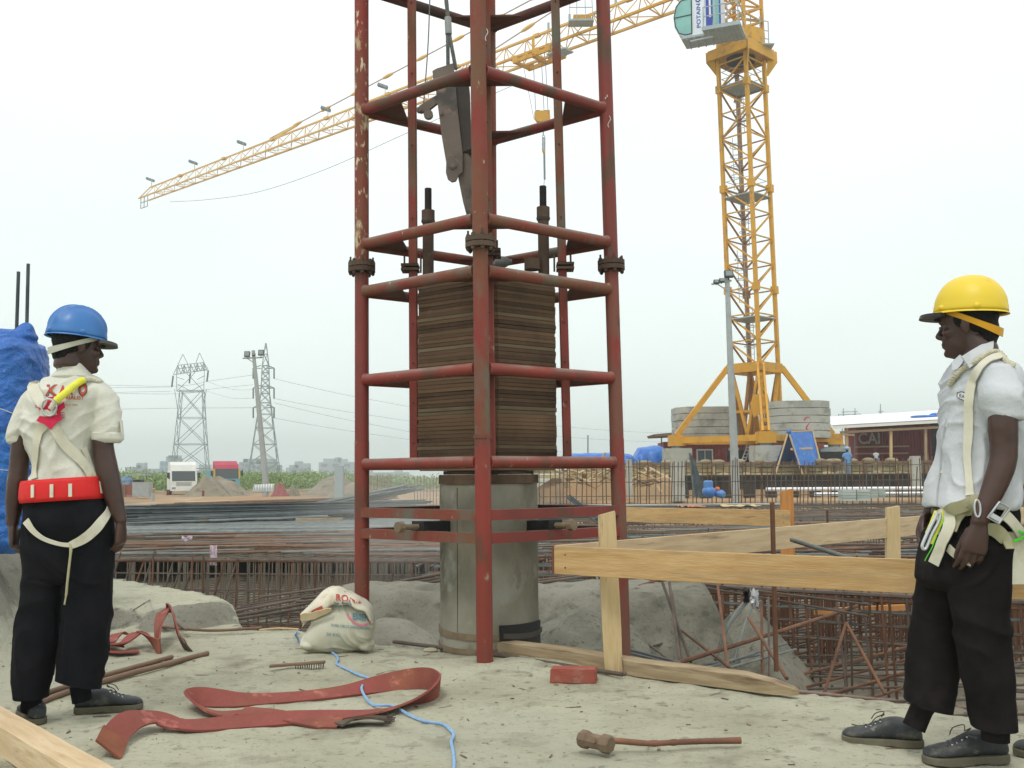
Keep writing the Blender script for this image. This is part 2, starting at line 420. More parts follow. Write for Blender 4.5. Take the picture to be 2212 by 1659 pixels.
# terrain to the horizon
ys2 = [17.0, 25, 34, 36, 37, 38, 39, 40, 42, 44, 44.1, 46, 50.05, 50.15, 51.5, 53.15, 53.25] + [54 * 1.055 ** i for i in range(72)]
cols = list(np.linspace(-1.3, 1.3, 150))
tv = []; 
for y in ys2:
    for c in cols: tv.append((c * (y + 4), y, far_h(c * (y + 4), y)))
nx = len(cols); tf = [(j * nx + i, j * nx + i + 1, (j + 1) * nx + i + 1, (j + 1) * nx + i) for j in range(len(ys2) - 1) for i in range(nx - 1)]
tf0 = [q for q in tf if tv[q[0]][1] < 36]; tf1 = [q for q in tf if 36 <= tv[q[0]][1] < 135]; tf2 = [q for q in tf if tv[q[0]][1] >= 135]
tag(zoned(mesh_obj('pit_floor', tv, tf0, m_gr)), kind='structure')
tag(mesh_obj('soil_ground', tv, tf1, m_clay), kind='structure')
tag(mesh_obj('far_field', tv, tf2, m_field), kind='structure')
def zg(x, y): return hgt(x, y)
def on(u, v, dz=0.0):
    """point of the near ground seen at a measured position"""
    p = G(u, v, 0)
    for _ in range(6): p = G(u, v, zg(p.x, p.y))
    return p + Vector((0, 0, dz))
# loose grit on the slab
b = MB(); rr = random.Random(3)
for i in range(900):
    y = 2.6 + 4.2 * rr.random() ** .8; x = (rr.random() * 1.15 - .55) * y * 1.05
    if y > yedge(x) - .06: continue
    s = rr.choice([.002, .003, .003, .004, .005, .008]) * (.7 + .6 * rr.random())
    b.ell((x, y, zg(x, y) + s * .35), (s, s * .8, s * .6), Matrix.Rotation(rr.random() * 6, 3, 'Z'), 5, 3)
b2 = MB()
for i in range(230):
    y = 2.7 + 4.0 * rr.random() ** .8; x = (rr.random() * 1.15 - .55) * y * 1.05
    if y > yedge(x) - .06: continue
    a = rr.uniform(0, 6.28); l_ = rr.choice((.006, .01, .012, .02, .035)); w_ = rr.uniform(.0012, .004); z = zg(x, y) + w_ * .6; d = Vector((math.cos(a), math.sin(a), 0)) * l_
    b2.beam(Vector((x, y, z)) - d, Vector((x, y, z + rr.uniform(0, .004))) + d, w_ * 1.6, w_)
tag(b2.build('splinters', mat('straw_bits', (.20, .13, .07), (.10, .075, .05), 9, c3=(.34, .28, .18), s3=5, bump=0)), kind='stuff')
m_grit = mat('grit', (.22, .20, .145), (.40, .37, .28), 30, bump=0)
tag(b.build('gravel', m_grit), kind='stuff')
b = MB()
for i in range(700):
    x = rr.uniform(1, 6); y = rr.uniform(8.4, 16); s = rr.uniform(.006, .022)
    z = zg(x, y)
    if z > -.7: continue
    b.ell((x, y, z + s * .3), (s, s * .8, s * .6), Matrix.Rotation(rr.random() * 6, 3, 'Z'), 5, 4)
tag(b.build('rubble', m_soil), kind='stuff')
# haze
bh = MB().box((0, 560, 21), (2600, 1180, 46)); hz = bh.build('haze', mat('haze_dummy', (1, 1, 1), bump=0))
hm = bpy.data.materials.new('haze_air'); hm.use_nodes = True; hn = hm.node_tree; hn.nodes.clear()
ho = hn.nodes.new('ShaderNodeOutputMaterial'); hv = hn.nodes.new('ShaderNodeVolumePrincipled')
hv.inputs['Density'].default_value = .0011; hv.inputs['Color'].default_value = (.93, 1, .97, 1); hv.inputs['Anisotropy'].default_value = .2
hn.links.new(hv.outputs[0], ho.inputs['Volume']); hz.data.materials.clear(); hz.data.materials.append(hm); tag(hz, kind='stuff')
# drifting dust beside the left of the frame
db = MB().ell((0, 0, 0), (1, 1, 1), None, 24, 14); du = db.build('dust_cloud', mat('dust_dummy', (1, 1, 1), bump=0)); du.matrix_basis = Matrix.Translation(P(860, 1095, 12.5)) @ Matrix.Diagonal((1.5, 3.0, 1.05, 1)); WMS[du.name] = du.matrix_basis.copy()
dm = bpy.data.materials.new('dust_air'); dm.use_nodes = True; t_ = dm.node_tree; t_.nodes.clear(); ro = t_.nodes.new('ShaderNodeOutputMaterial'); rv = t_.nodes.new('ShaderNodeVolumePrincipled'); rv.inputs['Color'].default_value = (.97, .96, .90, 1)
g_ = t_.nodes.new('ShaderNodeTexCoord'); l_ = t_.nodes.new('ShaderNodeVectorMath'); l_.operation = 'LENGTH'; t_.links.new(g_.outputs['Object'], l_.inputs[0])
a_ = t_.nodes.new('ShaderNodeMapRange'); a_.inputs[1].default_value = 1; a_.inputs[2].default_value = .1; a_.inputs[3].default_value = 0; a_.inputs[4].default_value = .19; t_.links.new(l_.outputs['Value'], a_.inputs[0])
n_ = t_.nodes.new('ShaderNodeTexNoise'); n_.inputs['Scale'].default_value = 1.6; t_.links.new(g_.outputs['Object'], n_.inputs[0]); k_ = t_.nodes.new('ShaderNodeMath'); k_.operation = 'MULTIPLY'; t_.links.new(n_.outputs[0], k_.inputs[0]); t_.links.new(a_.outputs[0], k_.inputs[1])
t_.links.new(k_.outputs[0], rv.inputs['Density']); t_.links.new(rv.outputs[0], ro.inputs['Volume']); du.data.materials.clear(); du.data.materials.append(dm); tag(du, kind='stuff')
# ------------------------------------------------------------------ steel frame, weights and pile
m_red = mat('red_pipe_paint', (.215, .038, .030), (.160, .038, .028), 3, c3=(.10, .05, .03), s3=5, t3=(.53, .60), c4=(.30, .24, .15), s4=24, t4=(.70, .75), top_tint=(.26, .27, .22), top_amt=.75, bump=.35, bscale=60, bdist=.004, rough=.55, stretch=(1, 1, .45), spec=.3)
m_redlow = mat('red_pipe_paint_bright', (.235, .040, .028), (.175, .042, .028), 3, c3=(.12, .05, .032), s3=6, t3=(.53, .66), c4=(.27, .23, .16), s4=20, t4=(.63, .72), top_tint=(.26, .27, .22), top_amt=.6, bump=.3, bscale=60, bdist=.004, rough=.5, stretch=(1, 1, .45), spec=.3)
m_redworn = mat('worn_red_paint', (.215, .036, .028), (.155, .075, .04), 5, c3=(.12, .115, .085), s3=4.5, t3=(.52, .68), c4=(.42, .34, .22), s4=34, t4=(.66, .74), top_tint=(.24, .25, .21), top_amt=.8, bump=.5, bscale=50, bdist=.005, rough=.7, stretch=(1, 1, .5))
m_redpeel = mat('peeling_red_paint', (.23, .034, .028), (.16, .06, .036), 4, c3=(.46, .37, .23), s3=11, t3=(.54, .62), c4=(.55, .47, .31), s4=40, t4=(.58, .66), bump=.6, bscale=50, bdist=.006, rough=.75, stretch=(1, 1, .4))
m_redbr = mat('faded_brown_red', (.20, .060, .045), (.16, .085, .058), 3.5, c3=(.25, .030, .025), s3=4, t3=(.54, .66), c4=(.10, .05, .03), s4=20, t4=(.62, .7), bump=.4, bscale=50, bdist=.004, rough=.75, stretch=(1, 1, .45))
m_guss = mat('brown_primer', (.085, .030, .022), (.12, .055, .038), 6, c3=(.05, .035, .03), bump=.3, rough=.7)
m_rustdk = mat('dark_rusty_steel', (.060, .036, .025), (.105, .068, .043), 6, c3=(.035, .026, .022), s3=3, c4=(.20, .14, .09), s4=16, t4=(.66, .72), bump=.4, bscale=50, bdist=.004, rough=.75, rnd=.25)
m_device = mat('greasy_steel', (.105, .078, .060), (.145, .112, .088), 5, c3=(.05, .042, .036), s3=3, t3=(.52, .62), c4=(.19, .13, .10), s4=11, t4=(.6, .68), bump=.25, bscale=40, bdist=.003, rough=.55, spec=.5)
m_plate = mat('stacked_plate_steel', (.092, .054, .030), (.120, .072, .040), 2, c3=(.062, .038, .024), s3=1.5, t3=(.5, .7), c4=(.15, .10, .06), s4=30, t4=(.62, .76), bump=.2, bscale=80, bdist=.002, rough=.85, rnd=.42)
m_plate2 = mat('pale_plate_steel', (.15, .11, .068), (.12, .086, .052), 4, bump=.2, bscale=80, bdist=.002, rough=.85, rnd=.2)
m_black = mat('black_thread', (.018, .018, .018), (.035, .03, .028), 20, bump=.4, bscale=150, rough=.5, spec=.5)
m_rope = mat('steel_rope', (.10, .11, .10), (.18, .18, .165), 30, bump=.5, bscale=120, bdist=.004, rough=.55, metal=.3)
m_ferr = mat('aluminium_ferrule', (.38, .40, .38), (.28, .29, .28), 12, bump=.2, rough=.5, metal=.3)
m_pile = mat('pile_concrete', (.20, .185, .135), (.29, .28, .225), 3.2, c3=(.095, .082, .055), s3=2.6, t3=(.50, .66), c4=(.30, .30, .26), s4=6, t4=(.58, .68), bump=.4, bscale=40, bdist=.006, rough=.85, stretch=(1, 1, .75))
m_band = mat('brown_band', (.16, .12, .075), (.22, .17, .11), 14, bump=.3, rough=.7)
m_rub = mat('black_rubber', (.012, .014, .014), (.02, .02, .02), 5, bump=.2, rough=.55)

YF, YL, YR, YB = 5.38, 6.0, 6.0, 6.58
frame = empty('guide_frame', (-.155, 5.97, 0), 'tall red tubular steel frame standing around the concrete pile', 'steel frame')
def lineat(a, b, z):
    t = (z - a.z) / (b.z - a.z); return a.lerp(b, t)
POST = {'L': (P(782, 1390, YL), P(781, -60, YL)), 'F': (P(1047.5, 1432, YF), P(1031, -60, YF)),
        'R': (P(1347, 1425, YR), P(1300.5, -60, YR)), 'B': (P(1064, 1380, YB), P(1056, -60, YB))}
ZJ = 2.285
for k in POST:
    a, c = POST[k]; d = (c - a) / (c.z - a.z)
    POST[k] = (a + d * (({'F': .028, 'L': .03}.get(k, -.35)) - a.z), a + d * (4.6 - a.z))
def post(k, z): return lineat(*POST[k], z)
PR = .044
def turned(pts, r, m, name, par, n=18):
    return MB().tube(pts, r, n).build(name, m, par)
for k, mu, ml in (('L', m_redpeel, m_red), ('F', m_redworn, m_redworn), ('R', m_red, m_redbr), ('B', m_redworn, m_redworn)):
    a, c = POST[k]
    lowz = 1.22
    turned([a, lineat(a, c, lowz)], PR, m_redlow if k != 'R' else m_redbr, 'post', frame)
    turned([lineat(a, c, lowz), lineat(a, c, ZJ - .035)], PR - .0015, ml, 'post', frame)
    turned([lineat(a, c, ZJ + .03), c], PR, mu, 'post', frame)
    # weld collar
    if k == 'F': turned([lineat(a, c, lowz - .012), lineat(a, c, lowz + .006)], PR + .004, m_redlow, 'weld_ring', frame)
    for s in (0, 1):
        zc = ZJ + (.001 if s else -.031)
        f = MB().tube([lineat(a, c, zc), lineat(a, c, zc + .027)], .083, 24, smooth=False).build('flange', m_rustdk if k != 'L' else m_rustdk, frame)
        if s:
            for q in range(8):
                an = q * math.pi / 4 + .2; p = lineat(a, c, ZJ) + Vector((math.cos(an) * .068, math.sin(an) * .068, 0))
                MB().tube([p - Vector((0, 0, .052)), p + Vector((0, 0, .062 if q % 2 == 0 else .045))], .0065, 6).tube([p - Vector((0, 0, .046)), p - Vector((0, 0, .032))], .012, 6).tube([p + Vector((0, 0, .0285)), p + Vector((0, 0, .041))], .012, 6).build('bolt', m_rustdk, f)
ZR = [P(1045, 998, YF).z, P(1044, 795, YF).z, P(1042, 583, YF).z, P(1040, 470, YF).z, P(1036, 150, YF).z, P(1058, 62, YB).z]
order = ['L', 'F', 'R', 'B']
CEN = lambda z: (post('L', z) + post('R', z)) / 2
for iz, z in enumerate(ZR):
    lower = iz < 3
    for i in range(4):
        a, b_ = order[i], order[(i + 1) % 4]; pa, pb = post(a, z), post(b_, z); d = (pb - pa).normalized()
        mm = (m_redlow if iz < 2 else m_redworn) if lower else (m_redworn if iz == 3 else m_guss if iz == 5 else m_red)
        turned([pa + d * .036, pb - d * .036], .034 if lower else .033, mm, 'rail', frame, 14)
        for e_, s_ in ((pa, 1), (pb, -1)): MB().tube([e_ + d * s_ * .037, e_ + d * s_ * .043, e_ + d * s_ * .050], [.040, .0385, .035], 14).build('weld_bead', mm, frame)
    for k in order:   # corner gussets
        p = post(k, z); nb = [post(o, z) for o in order if o != k and {o, k} not in ({'L', 'R'}, {'F', 'B'})]
        ln = .34
        q = [p + (n - p).normalized() * ln for n in nb]; zo = Vector((0, 0, -.012 if lower else .0))
        bp = MB(); c0 = CEN(z); tip = p + (c0 - p).normalized() * .0
        bp.prism([p + (c0 - p).normalized() * .05 + zo, q[0] + zo, q[1] + zo], (0, 0, -.012))
        bp.build('gusset_plate', m_guss, frame)
# inner guides
for k, off in (('L', .315), ('F', .235), ('R', .30), ('B', .25)):
    def gp(z):
        p = post(k, z); c0 = CEN(z); return p + (c0 - p).normalized() * off
    if k == 'F':
        gp = lambda z: post('F', z) + Vector((.028 + .012, .235, 0))
    zb = ZR[0] - .02
    for za, zz, mm in ((zb, ZJ - .02, m_redlow), (ZJ + .02, 4.6, m_redworn)):
        g = MB().beam(gp(za), gp(zz), .052, .052, up=(gp(z := 1) - CEN(1)), bev=.006).build('guide_tube', mm, frame)
        for j in range(5):
            zh = za + (zz - za) * (.12 + j * .2)
            pp = gp(zh) + Vector((0, -.034, 0)) * (1 if k != 'B' else 0)
            MB().tube([pp, pp + Vector((0, .006, 0))], .005, 8).build('bolt_hole', m_rub, g)
    for zc in (ZJ - .022, ZJ + .004):
        MB().beam(gp(zc) - Vector((.07, 0, 0)) * (1 if k != 'R' else .5), gp(zc) + Vector((.07, 0, 0)) * (1 if k != 'L' else .5), .11, .016, up=(0, 0, 1)).build('guide_flange', m_rustdk, frame)
    for sx in (-.05, .05):
        p = gp(ZJ) + Vector((sx, -.035, 0)); MB().tube([p - Vector((0, 0, .045)), p + Vector((0, 0, .06))], .006, 6).build('bolt', m_rustdk, frame)
# clamp beams at the foot
for z in (P(1047, 1113, YF).z, P(1047, 1163, YF).z):
    for i in range(4):
        a, b_ = order[i], order[(i + 1) % 4]; pa, pb = post(a, z), post(b_, z); d = (pb - pa).normalized()
        o = (((pa + pb) / 2) - CEN(z)); o.z = 0; o = o.normalized() * (.03 if i < 2 else .0)
        bb = MB(); A = pa + d * .02 + o; B_ = pb - d * .02 + o; nrm = d.cross(Vector((0, 0, 1)))
        if nrm.dot(o if o.length else nrm) < 0: nrm = -nrm
        bb.beam(A, B_, .008, .056); bb.beam(A - nrm * .02 + Vector((0, 0, .0245)), B_ - nrm * .02 + Vector((0, 0, .0245)), .036, .007); bb.beam(A - nrm * .02 - Vector((0, 0, .0245)), B_ - nrm * .02 - Vector((0, 0, .0245)), .036, .007)
        bb.build('cross_beam', m_redworn if i in (0, 3) else m_red, frame)
pc = P(1057, 1300, 5.97); pc.z = 0
for (hu, hv, hY, eu, ev, eY) in ((858, 1139, 5.55, 975, 1136, 5.85), (1240, 1134, 5.55, 1138, 1136, 5.86)):
    h, e = P(hu, hv, hY), P(eu, ev, eY); d = (e - h).normalized()
    sc_ = MB().tube([h + d * .03, h + d * .2], .016, 10).build('clamp_screw', m_band, frame)
    MB().tube([h, h + d * .035], [.03, .033], 8, smooth=False).build('screw_head', m_band, sc_)
    MB().beam(h + d * .15, e, .10, .062).build('clamp_box', m_rub, frame)
    MB().beam(e - d * .01, e + d * .06, .12, .17).build('clamp_pad', m_band, frame)
# chalk scrawl on two tubes
for u, v0, v1, Y, k in ((1051, 62, 88, YF, 'F'), (1310, 205, 214, YR, 'R'), (1316, 250, 275, YR, 'R')):
    pts = [P(u + 3 * math.sin(t * 6), lerp(v0, v1, t), Y - PR - .004) for t in np.linspace(0, 1, 7)]
    MB().tube(pts, .002, 5).build('chalk_mark', mat('chalk', (.6, .6, .55), bump=0), frame)

# pile
pile = empty('concrete_pile', (pc.x, pc.y, -1.0), 'thick grey precast concrete pile rising out of the pit inside the red frame', 'concrete pile')
zt = P(1057, 1046, 5.68).z
b = MB(); n = 72; prof = [(-1.1, .292), (-.5, .291), (0.05, .293), (.3, .29), (.8, .292), (zt, .29)]
for z, r in prof: pass
vs = []; fs = []
for j, (z, r) in enumerate(prof):
    for i in range(n):
        a = 2 * math.pi * i / n; rr2 = r + .004 * noise.noise(Vector((math.cos(a) * 3, math.sin(a) * 3, z)))
        vs.append((pc.x + rr2 * math.cos(a), pc.y + rr2 * math.sin(a), z))
for j in range(len(prof) - 1):
    for i in range(n): fs.append((j * n + i, j * n + (i + 1) % n, (j + 1) * n + (i + 1) % n, (j + 1) * n + i))
b.add(vs, fs, True); b.add([vs[-n + i] for i in range(n)], [tuple(range(n))]); b.build('shaft', m_pile, pile)
def arc_sheet(a0, a1, z0, z1, r0_, th, name, m, par, k=20, sag=0):
    vs = []
    for i in range(k + 1):
        a = lerp(a0, a1, i / k); s = sag * math.sin(math.pi * i / k)
        for r, z in ((r0_, z0), (r0_, z1), (r0_ + th, z1), (r0_ + th, z0)): vs.append((pc.x + r * math.cos(a), pc.y + r * math.sin(a), z + s))
    fs = [(0, 1, 2, 3), tuple(4 * k + q for q in (3, 2, 1, 0))] + [(4 * i + q, 4 * i + 4 + q, 4 * i + 4 + (q + 1) % 4, 4 * i + (q + 1) % 4) for i in range(k) for q in range(4)]
    return MB().add(vs, fs, True).build(name, m, par)
arc_sheet(R(175), R(370), .105, .14, .294, .005, 'strap_band', m_band, pile, 40, -.02)
arc_sheet(R(178), R(300), .018, .048, .294, .005, 'strap_band', m_band, pile, 30, -.01)
arc_sheet(R(-78), R(-12), -.08, .17, .2935, .012, 'rubber_pad', m_rub, pile, 16)
arc_sheet(R(-74), R(-8), .098, .128, .307, .004, 'pad_strap', mat('dark_strap', (.07, .06, .05), bump=.2), pile, 16, -.01)
# seam lines on the pile
for a in (R(-127),): arc_sheet(a, a + .012, -.1, zt - .02, .2895, .004, 'seam', mat('dark_seam', (.05, .045, .04), bump=.2), pile, 2)
cap = empty('pile_helmet', (pc.x, pc.y, zt), 'rusty round steel helmet and base plate resting on the pile head', 'pile cap')
z2 = P(1057, 1012, 5.5).z
turned([(pc.x, pc.y, zt + .002), (pc.x, pc.y, zt + .055)], .297, mat('rusty_brown_ring', (.085, .052, .032), (.13, .085, .05), 7, c3=(.05, .034, .024), bump=.4, rough=.8), 'ring', cap, 48)
turned([(pc.x, pc.y, zt + .057), (pc.x, pc.y, z2 - .01)], .27, m_rustdk, 'ring', cap, 40)
# weight stack
cw = Vector((-.150, 5.97, 0))
def outline(s=1.0):
    p = [(.415, -.045), (.07, -.305), (-.07, -.305), (-.415, -.045), (-.415, .045), (-.07, .305), (.07, .305), (.415, .045)]
    return [(x * s, y * s) for x, y in p]
MB().prism([(cw.x + x, cw.y + y, z2 - .008) for x, y in outline(.97)], (0, 0, .03)).build('base_plate', m_plate2, cap)
stack = empty('drop_weight', (cw.x, cw.y, z2 + .03), 'heavy drop weight of thin rusty steel plates stacked inside the red frame', 'drop weight')
zb = z2 + .024; ztop = P(1045, 598, 5.66).z; n = 48; hh = (ztop - zb) / n; rr = random.Random(5)
# plates share a few meshes
pm = []
for q in range(7):
    t = hh * (.87 + .10 * rr.random()); s = 1 - .008 * rr.random()
    pl = [Vector((x * s + rr.uniform(-.003, .003), y * s + rr.uniform(-.003, .003), 0)) for x, y in outline()]
    pm.append((t, [MB().prism(pl, (0, 0, t)).mesh('plate'), MB().prism(pl, (0, 0, t)).mesh('plate_pale')]))
for t, (a, c) in pm: a.materials.append(m_plate); c.materials.append(m_plate2)
m_gap = mat('gap_shade', (.02, .016, .012), bump=0)
MB().prism([(cw.x + x * .96, cw.y + y * .96, zb) for x, y in outline()], (0, 0, ztop - zb - .02)).build('gap_shade_core', m_gap, stack)  # filler block; its near-black colour paints the shade in the plate gaps
for i in range(n):
    t, (a, c) = pm[rr.randrange(7)]
    pale = i in (4, 13, 14, 22, 30, 38, 47)
    o = link('plate', c if pale else a, None, stack, Matrix.Translation((cw.x + rr.uniform(-.003, .003), cw.y + rr.uniform(-.003, .003), zb + i * hh + (hh - t) * .3)) @ Matrix.Rotation(rr.uniform(-.006, .006), 4, 'Z'))
for u, vt, vn0, vn1 in ((925, 407, 455, 482), (1174.5, 402, 448, 476)):
    q = P(u, 560, 5.95); x, y = q.x, q.y
    def zz(v): return P(u, v, 5.95).z
    turned([(x, y, ztop - .05), (x, y, zz(vn1))], .034, m_rustdk, 'tie_tube', stack, 20)
    nut = turned([(x, y, zz(vn1) + .001), (x, y, zz(vn0))], .040, m_rustdk, 'tie_nut', stack, 20)
    MB().tube([(x, y, zz(vn1) + .008), (x, y, zz(vn1) + .016)], .0425, 20).build('nut_groove', m_black, nut)
    b = MB(); k = 40; za, zb_ = zz(vn0) + .001, zz(vt)
    b.tube([(x, y, lerp(za, zb_, i / k)) for i in range(k + 1)], [.0225 if i % 2 else .0195 for i in range(k + 1)], 14); b.build('threaded_rod', m_black, stack)
q = P(1085, 566, 5.95)
MB().ell(q, (.05, .04, .035)).tube([q - Vector((.09, 0, .02)), q + Vector((.06, 0, .0))], .018, 10).build('lifting_eye', mat('grey_shackle', (.16, .17, .165), (.10, .09, .08), 12), stack)
MB().tube([P(1150, 583, 5.9), P(1150, 560, 5.9)], .05, 12).build('lifting_lug', m_rustdk, stack)
# release clamp hanging on its rope
YC = 5.93
dev = empty('release_clamp', P(970, 260, YC), 'greasy brown steel release clamp hanging tilted inside the frame', 'lifting clamp')
def plate_px(pts, Y, th, name, m, par):
    poly = [P(u, v, Y) for u, v in pts]; b = MB().prism(poly, (0, th, 0)); return b.build(name, m, par)
front = [(934, 153), (943, 148), (980, 136), (983, 175), (990, 250), (999, 330), (999, 371), (990, 379), (985, 390), (976, 392.5), (967, 386), (963, 372), (964, 352), (955, 300), (946, 230), (941, 190), (936, 176)]
plate_px(front, YC - .075, .022, 'side_plate', m_device, dev)
plate_px([(u + 27, v + 14) for u, v in front[1:]], YC + .065, .022, 'side_plate', m_device, dev)
plate_px([(948, 150), (1005, 160), (1014, 190), (1018, 320), (996, 330), (985, 300), (962, 215), (950, 190)], YC - .05, .11, 'clamp_body', mat('dark_greasy_steel', (.035, .03, .026), (.06, .05, .042), 6, bump=.3, rough=.6), dev)
lk = plate_px([(996, 333), (1003, 330), (1012, 333), (1018, 345), (1022, 400), (1023, 468), (1009, 468), (999, 430), (990, 385), (992, 350)], YC - .04, .06, 'swing_link', m_device, dev)
plate_px([(943, 205), (945, 222), (925, 238), (908, 243), (903, 236), (906, 228)], YC - .06, .03, 'trip_lever', m_device, dev)
for u, v, r, nm in ((978, 356, .024, 'pin'), (925, 246, .028, 'roller'), (953, 243, .013, 'pin'), (905, 236, .016, 'pin')):
    c = P(u, v, YC - .085); MB().tube([c, c + Vector((0, .03, 0))], [r, r], 18).build(nm, m_device, dev)
c = P(978, 356, YC - .09); MB().tube([c, c + Vector((0, .008, 0))], .014, 14).build('pin', mat('worn_pin', (.16, .14, .12), bump=.2, rough=.5), dev)
wr = empty('lifting_rope', P(969, 60, YC), 'thick twisted steel wire rope holding the release clamp', 'wire rope')
def twisted(path, r, strands, m, name, par, turns=60, n=6):
    b = MB(); path = [Vector(p) for p in path]
    for s in range(strands):
        pp = []
        for i, p in enumerate(path):
            t = (path[min(i + 1, len(path) - 1)] - path[max(i - 1, 0)]).normalized(); a = t.cross(Vector((0, 1, .01))).normalized(); c = t.cross(a)
            an = turns * 2 * math.pi * i / len(path) + 2 * math.pi * s / strands
            pp.append(p + (a * math.cos(an) + c * math.sin(an)) * r * .5)
        b.tube(pp, r * .58, n)
    return b.build(name, m, par)
def straight(a, b_, n): return [Vector(a).lerp(Vector(b_), i / n) for i in range(n + 1)]
twisted(straight(P(968, 150, YC), P(967, 70, YC), 40), .012, 3, m_rope, 'rope_leg', wr, 6)
twisted(straight(P(985, 150, YC), P(970, 70, YC), 40), .012, 3, m_rope, 'rope_leg', wr, 6)
twisted(straight(P(968, 40, YC), P(957, -70, YC), 60), .013, 3, m_rope, 'rope_main', wr, 9)
turned([P(969, 74, YC), P(967.5, 38, YC)], .021, m_ferr, 'ferrule', wr, 16)
tag(MB().tube(smooth_path([P(930, -60, YC), P(925, 90, YC), P(915, 225, YC - .05)], 6), .004, 6).build('trip_cord', m_rope), 'thin dark cord running up from the clamp trip lever', 'cord')
# ------------------------------------------------------------------ things on the slab
m_wood = mat('fresh_plank', (.47, .285, .115), (.60, .41, .195), 3, c3=(.31, .21, .11), s3=1.3, t3=(.48, .72), c4=(.24, .13, .06), s4=2.2, t4=(.64, .74), coords='obj', stretch=(1.2, 12, 12), bump=.3, bscale=14, rough=.75, rnd=.06)
m_wood2 = mat('pale_plank', (.46, .335, .20), (.58, .45, .28), 3, c3=(.28, .19, .12), s3=2.5, t3=(.6, .75), coords='obj', stretch=(1.2, 12, 12), bump=.15, bscale=14, rough=.8, rnd=.08)
m_wood3 = mat('orange_stake', (.45, .19, .055), (.55, .27, .09), 3, c3=(.25, .10, .04), coords='obj', stretch=(12, 12, 1.2), bump=.15, bscale=14, rough=.8)
m_stake = mat('rough_stake', (.50, .37, .19), (.60, .47, .27), 3, c3=(.33, .22, .11), s3=3, coords='obj', stretch=(12, 12, 1.2), bump=.25, bscale=14, rough=.85)
m_beam = mat('weathered_beam', (.27, .20, .115), (.40, .32, .20), 2.5, c3=(.15, .10, .06), s3=2, t3=(.52, .7), coords='obj', stretch=(1, 10, 10), bump=.4, bscale=12, rough=.9)
m_rebar = mat('rusty_rebar', (.095, .047, .028), (.165, .080, .044), 5, c3=(.07, .045, .035), s3=3, bump=0, rough=.85, rnd=.35)
m_rebark = mat('dark_rebar', (.075, .062, .052), (.13, .10, .078), 5, bump=0, rough=.8, rnd=.3)
m_rebarg = mat('grey_rebar', (.10, .115, .11), (.16, .175, .165), 5, bump=0, rough=.6, rnd=.3)
m_rod = mat('brown_rod', (.16, .10, .065), (.22, .15, .10), 6, c3=(.10, .07, .05), bump=.3, rough=.8)
m_pink = mat('dusty_pipe', (.27, .185, .15), (.20, .14, .11), 8, bump=.3, rough=.8)

def plank(name, a, b_, th, h, m, parent=None, up=(0, 0, 1)):
    """board with its own local axis along X so grain follows it"""
    a = Vector(a); b_ = Vector(b_); ln = (b_ - a).length; x = (b_ - a).normalized(); up = Vector(up); y = up.cross(x).normalized(); z = x.cross(y)
    bm = MB(); k = 12; vs = []; rr = random.Random(int(ln * 1000))
    for i in range(k + 1):
        xx = -ln / 2 + ln * i / k; w_ = rr.uniform(-.0012, .0012)
        for yy, zz in ((-th/2, -h/2+.002), (-th/2+.002, -h/2), (th/2-.002, -h/2), (th/2, -h/2+.002), (th/2, h/2-.002), (th/2-.002, h/2), (-th/2+.002, h/2), (-th/2, h/2-.002)):
            vs.append((xx, yy + w_, zz + w_ * 1.5))
    fs = [tuple(range(8))[::-1], tuple(8 * k + q for q in range(8))] + [(8 * i + q, 8 * i + (q + 1) % 8, 8 * i + 8 + (q + 1) % 8, 8 * i + 8 + q) for i in range(k) for q in range(8)]
    bm.add(vs, fs); me = bm.mesh(name); M = Matrix((x, y, z)).transposed().to_4x4(); M.translation = (a + b_) / 2
    return link(name, me, m, parent, M)
def stakeobj(name, top, bot, w_, th, m, label, point=True, cat='stake', group=None):
    top = Vector(top); bot = Vector(bot); z = (top - bot).normalized(); x = Vector((1, 0, 0)); y = z.cross(x).normalized(); x = y.cross(z); ln = (top - bot).length
    b = MB(); vs = []
    for zz, s in ((0, .9), (ln * .3, 1.0), (ln * .7, .97), (ln - .01, .93), (ln, .88)):
        for xx, yy in ((-1, -1), (1, -1), (1, 1), (-1, 1)): vs.append((xx * w_ / 2 * s, yy * th / 2, zz + (.01 * xx if zz > ln * .9 else 0)))
    fs = [(0, 1, 2, 3)[::-1], (16, 17, 18, 19)] + [(4 * i + q, 4 * i + (q + 1) % 4, 4 * i + 4 + (q + 1) % 4, 4 * i + 4 + q) for i in range(4) for q in range(4)]
    b.add(vs, fs); me = b.mesh(name); M = Matrix((x, y, z)).transposed().to_4x4(); M.translation = bot
    return tag(link(name, me, m, None, M), label, cat, group)

def nails(pts, parent):
    for p in pts: MB().ell(p, (.004, .004, .004), None, 8, 5).build('nail', m_black, parent)
# batter boards
BT, BH = .022, .142
z1 = P(1205, 1180, 5.12).z - BH / 2
a1 = P(1199, 1210, 5.14); a1.z = z1; b1 = P(1990, 1248, 4.22); d1 = (b1 - a1); b1 = a1 + d1 * 1.5; b1.z = z1 - .01
bd = tag(plank('batter_board', a1, b1, BT, BH, m_wood), 'yellow pine board nailed across the nearest stake and passing behind the worker in yellow helmet', 'board')
a2 = P(1204, 1205, 5.18); a2.z = z1 + .002; b2 = P(1995, 1130, 7.75); b2.z = z1 + .03; d2 = b2 - a2
tag(plank('batter_board', a2, a2 + d2 * 1.6, BT, BH, m_wood2), 'pale board running away from the near corner to the right, middle one of three', 'board')
endm = mat('painted_end_grain', (.20, .06, .04), (.15, .06, .04), 8)
nd = (a1 - b1).normalized(); MB().beam(a1 + nd * .001, a1 + nd * .012, BT + .004, BH - .004).build('board_end', endm, bd)
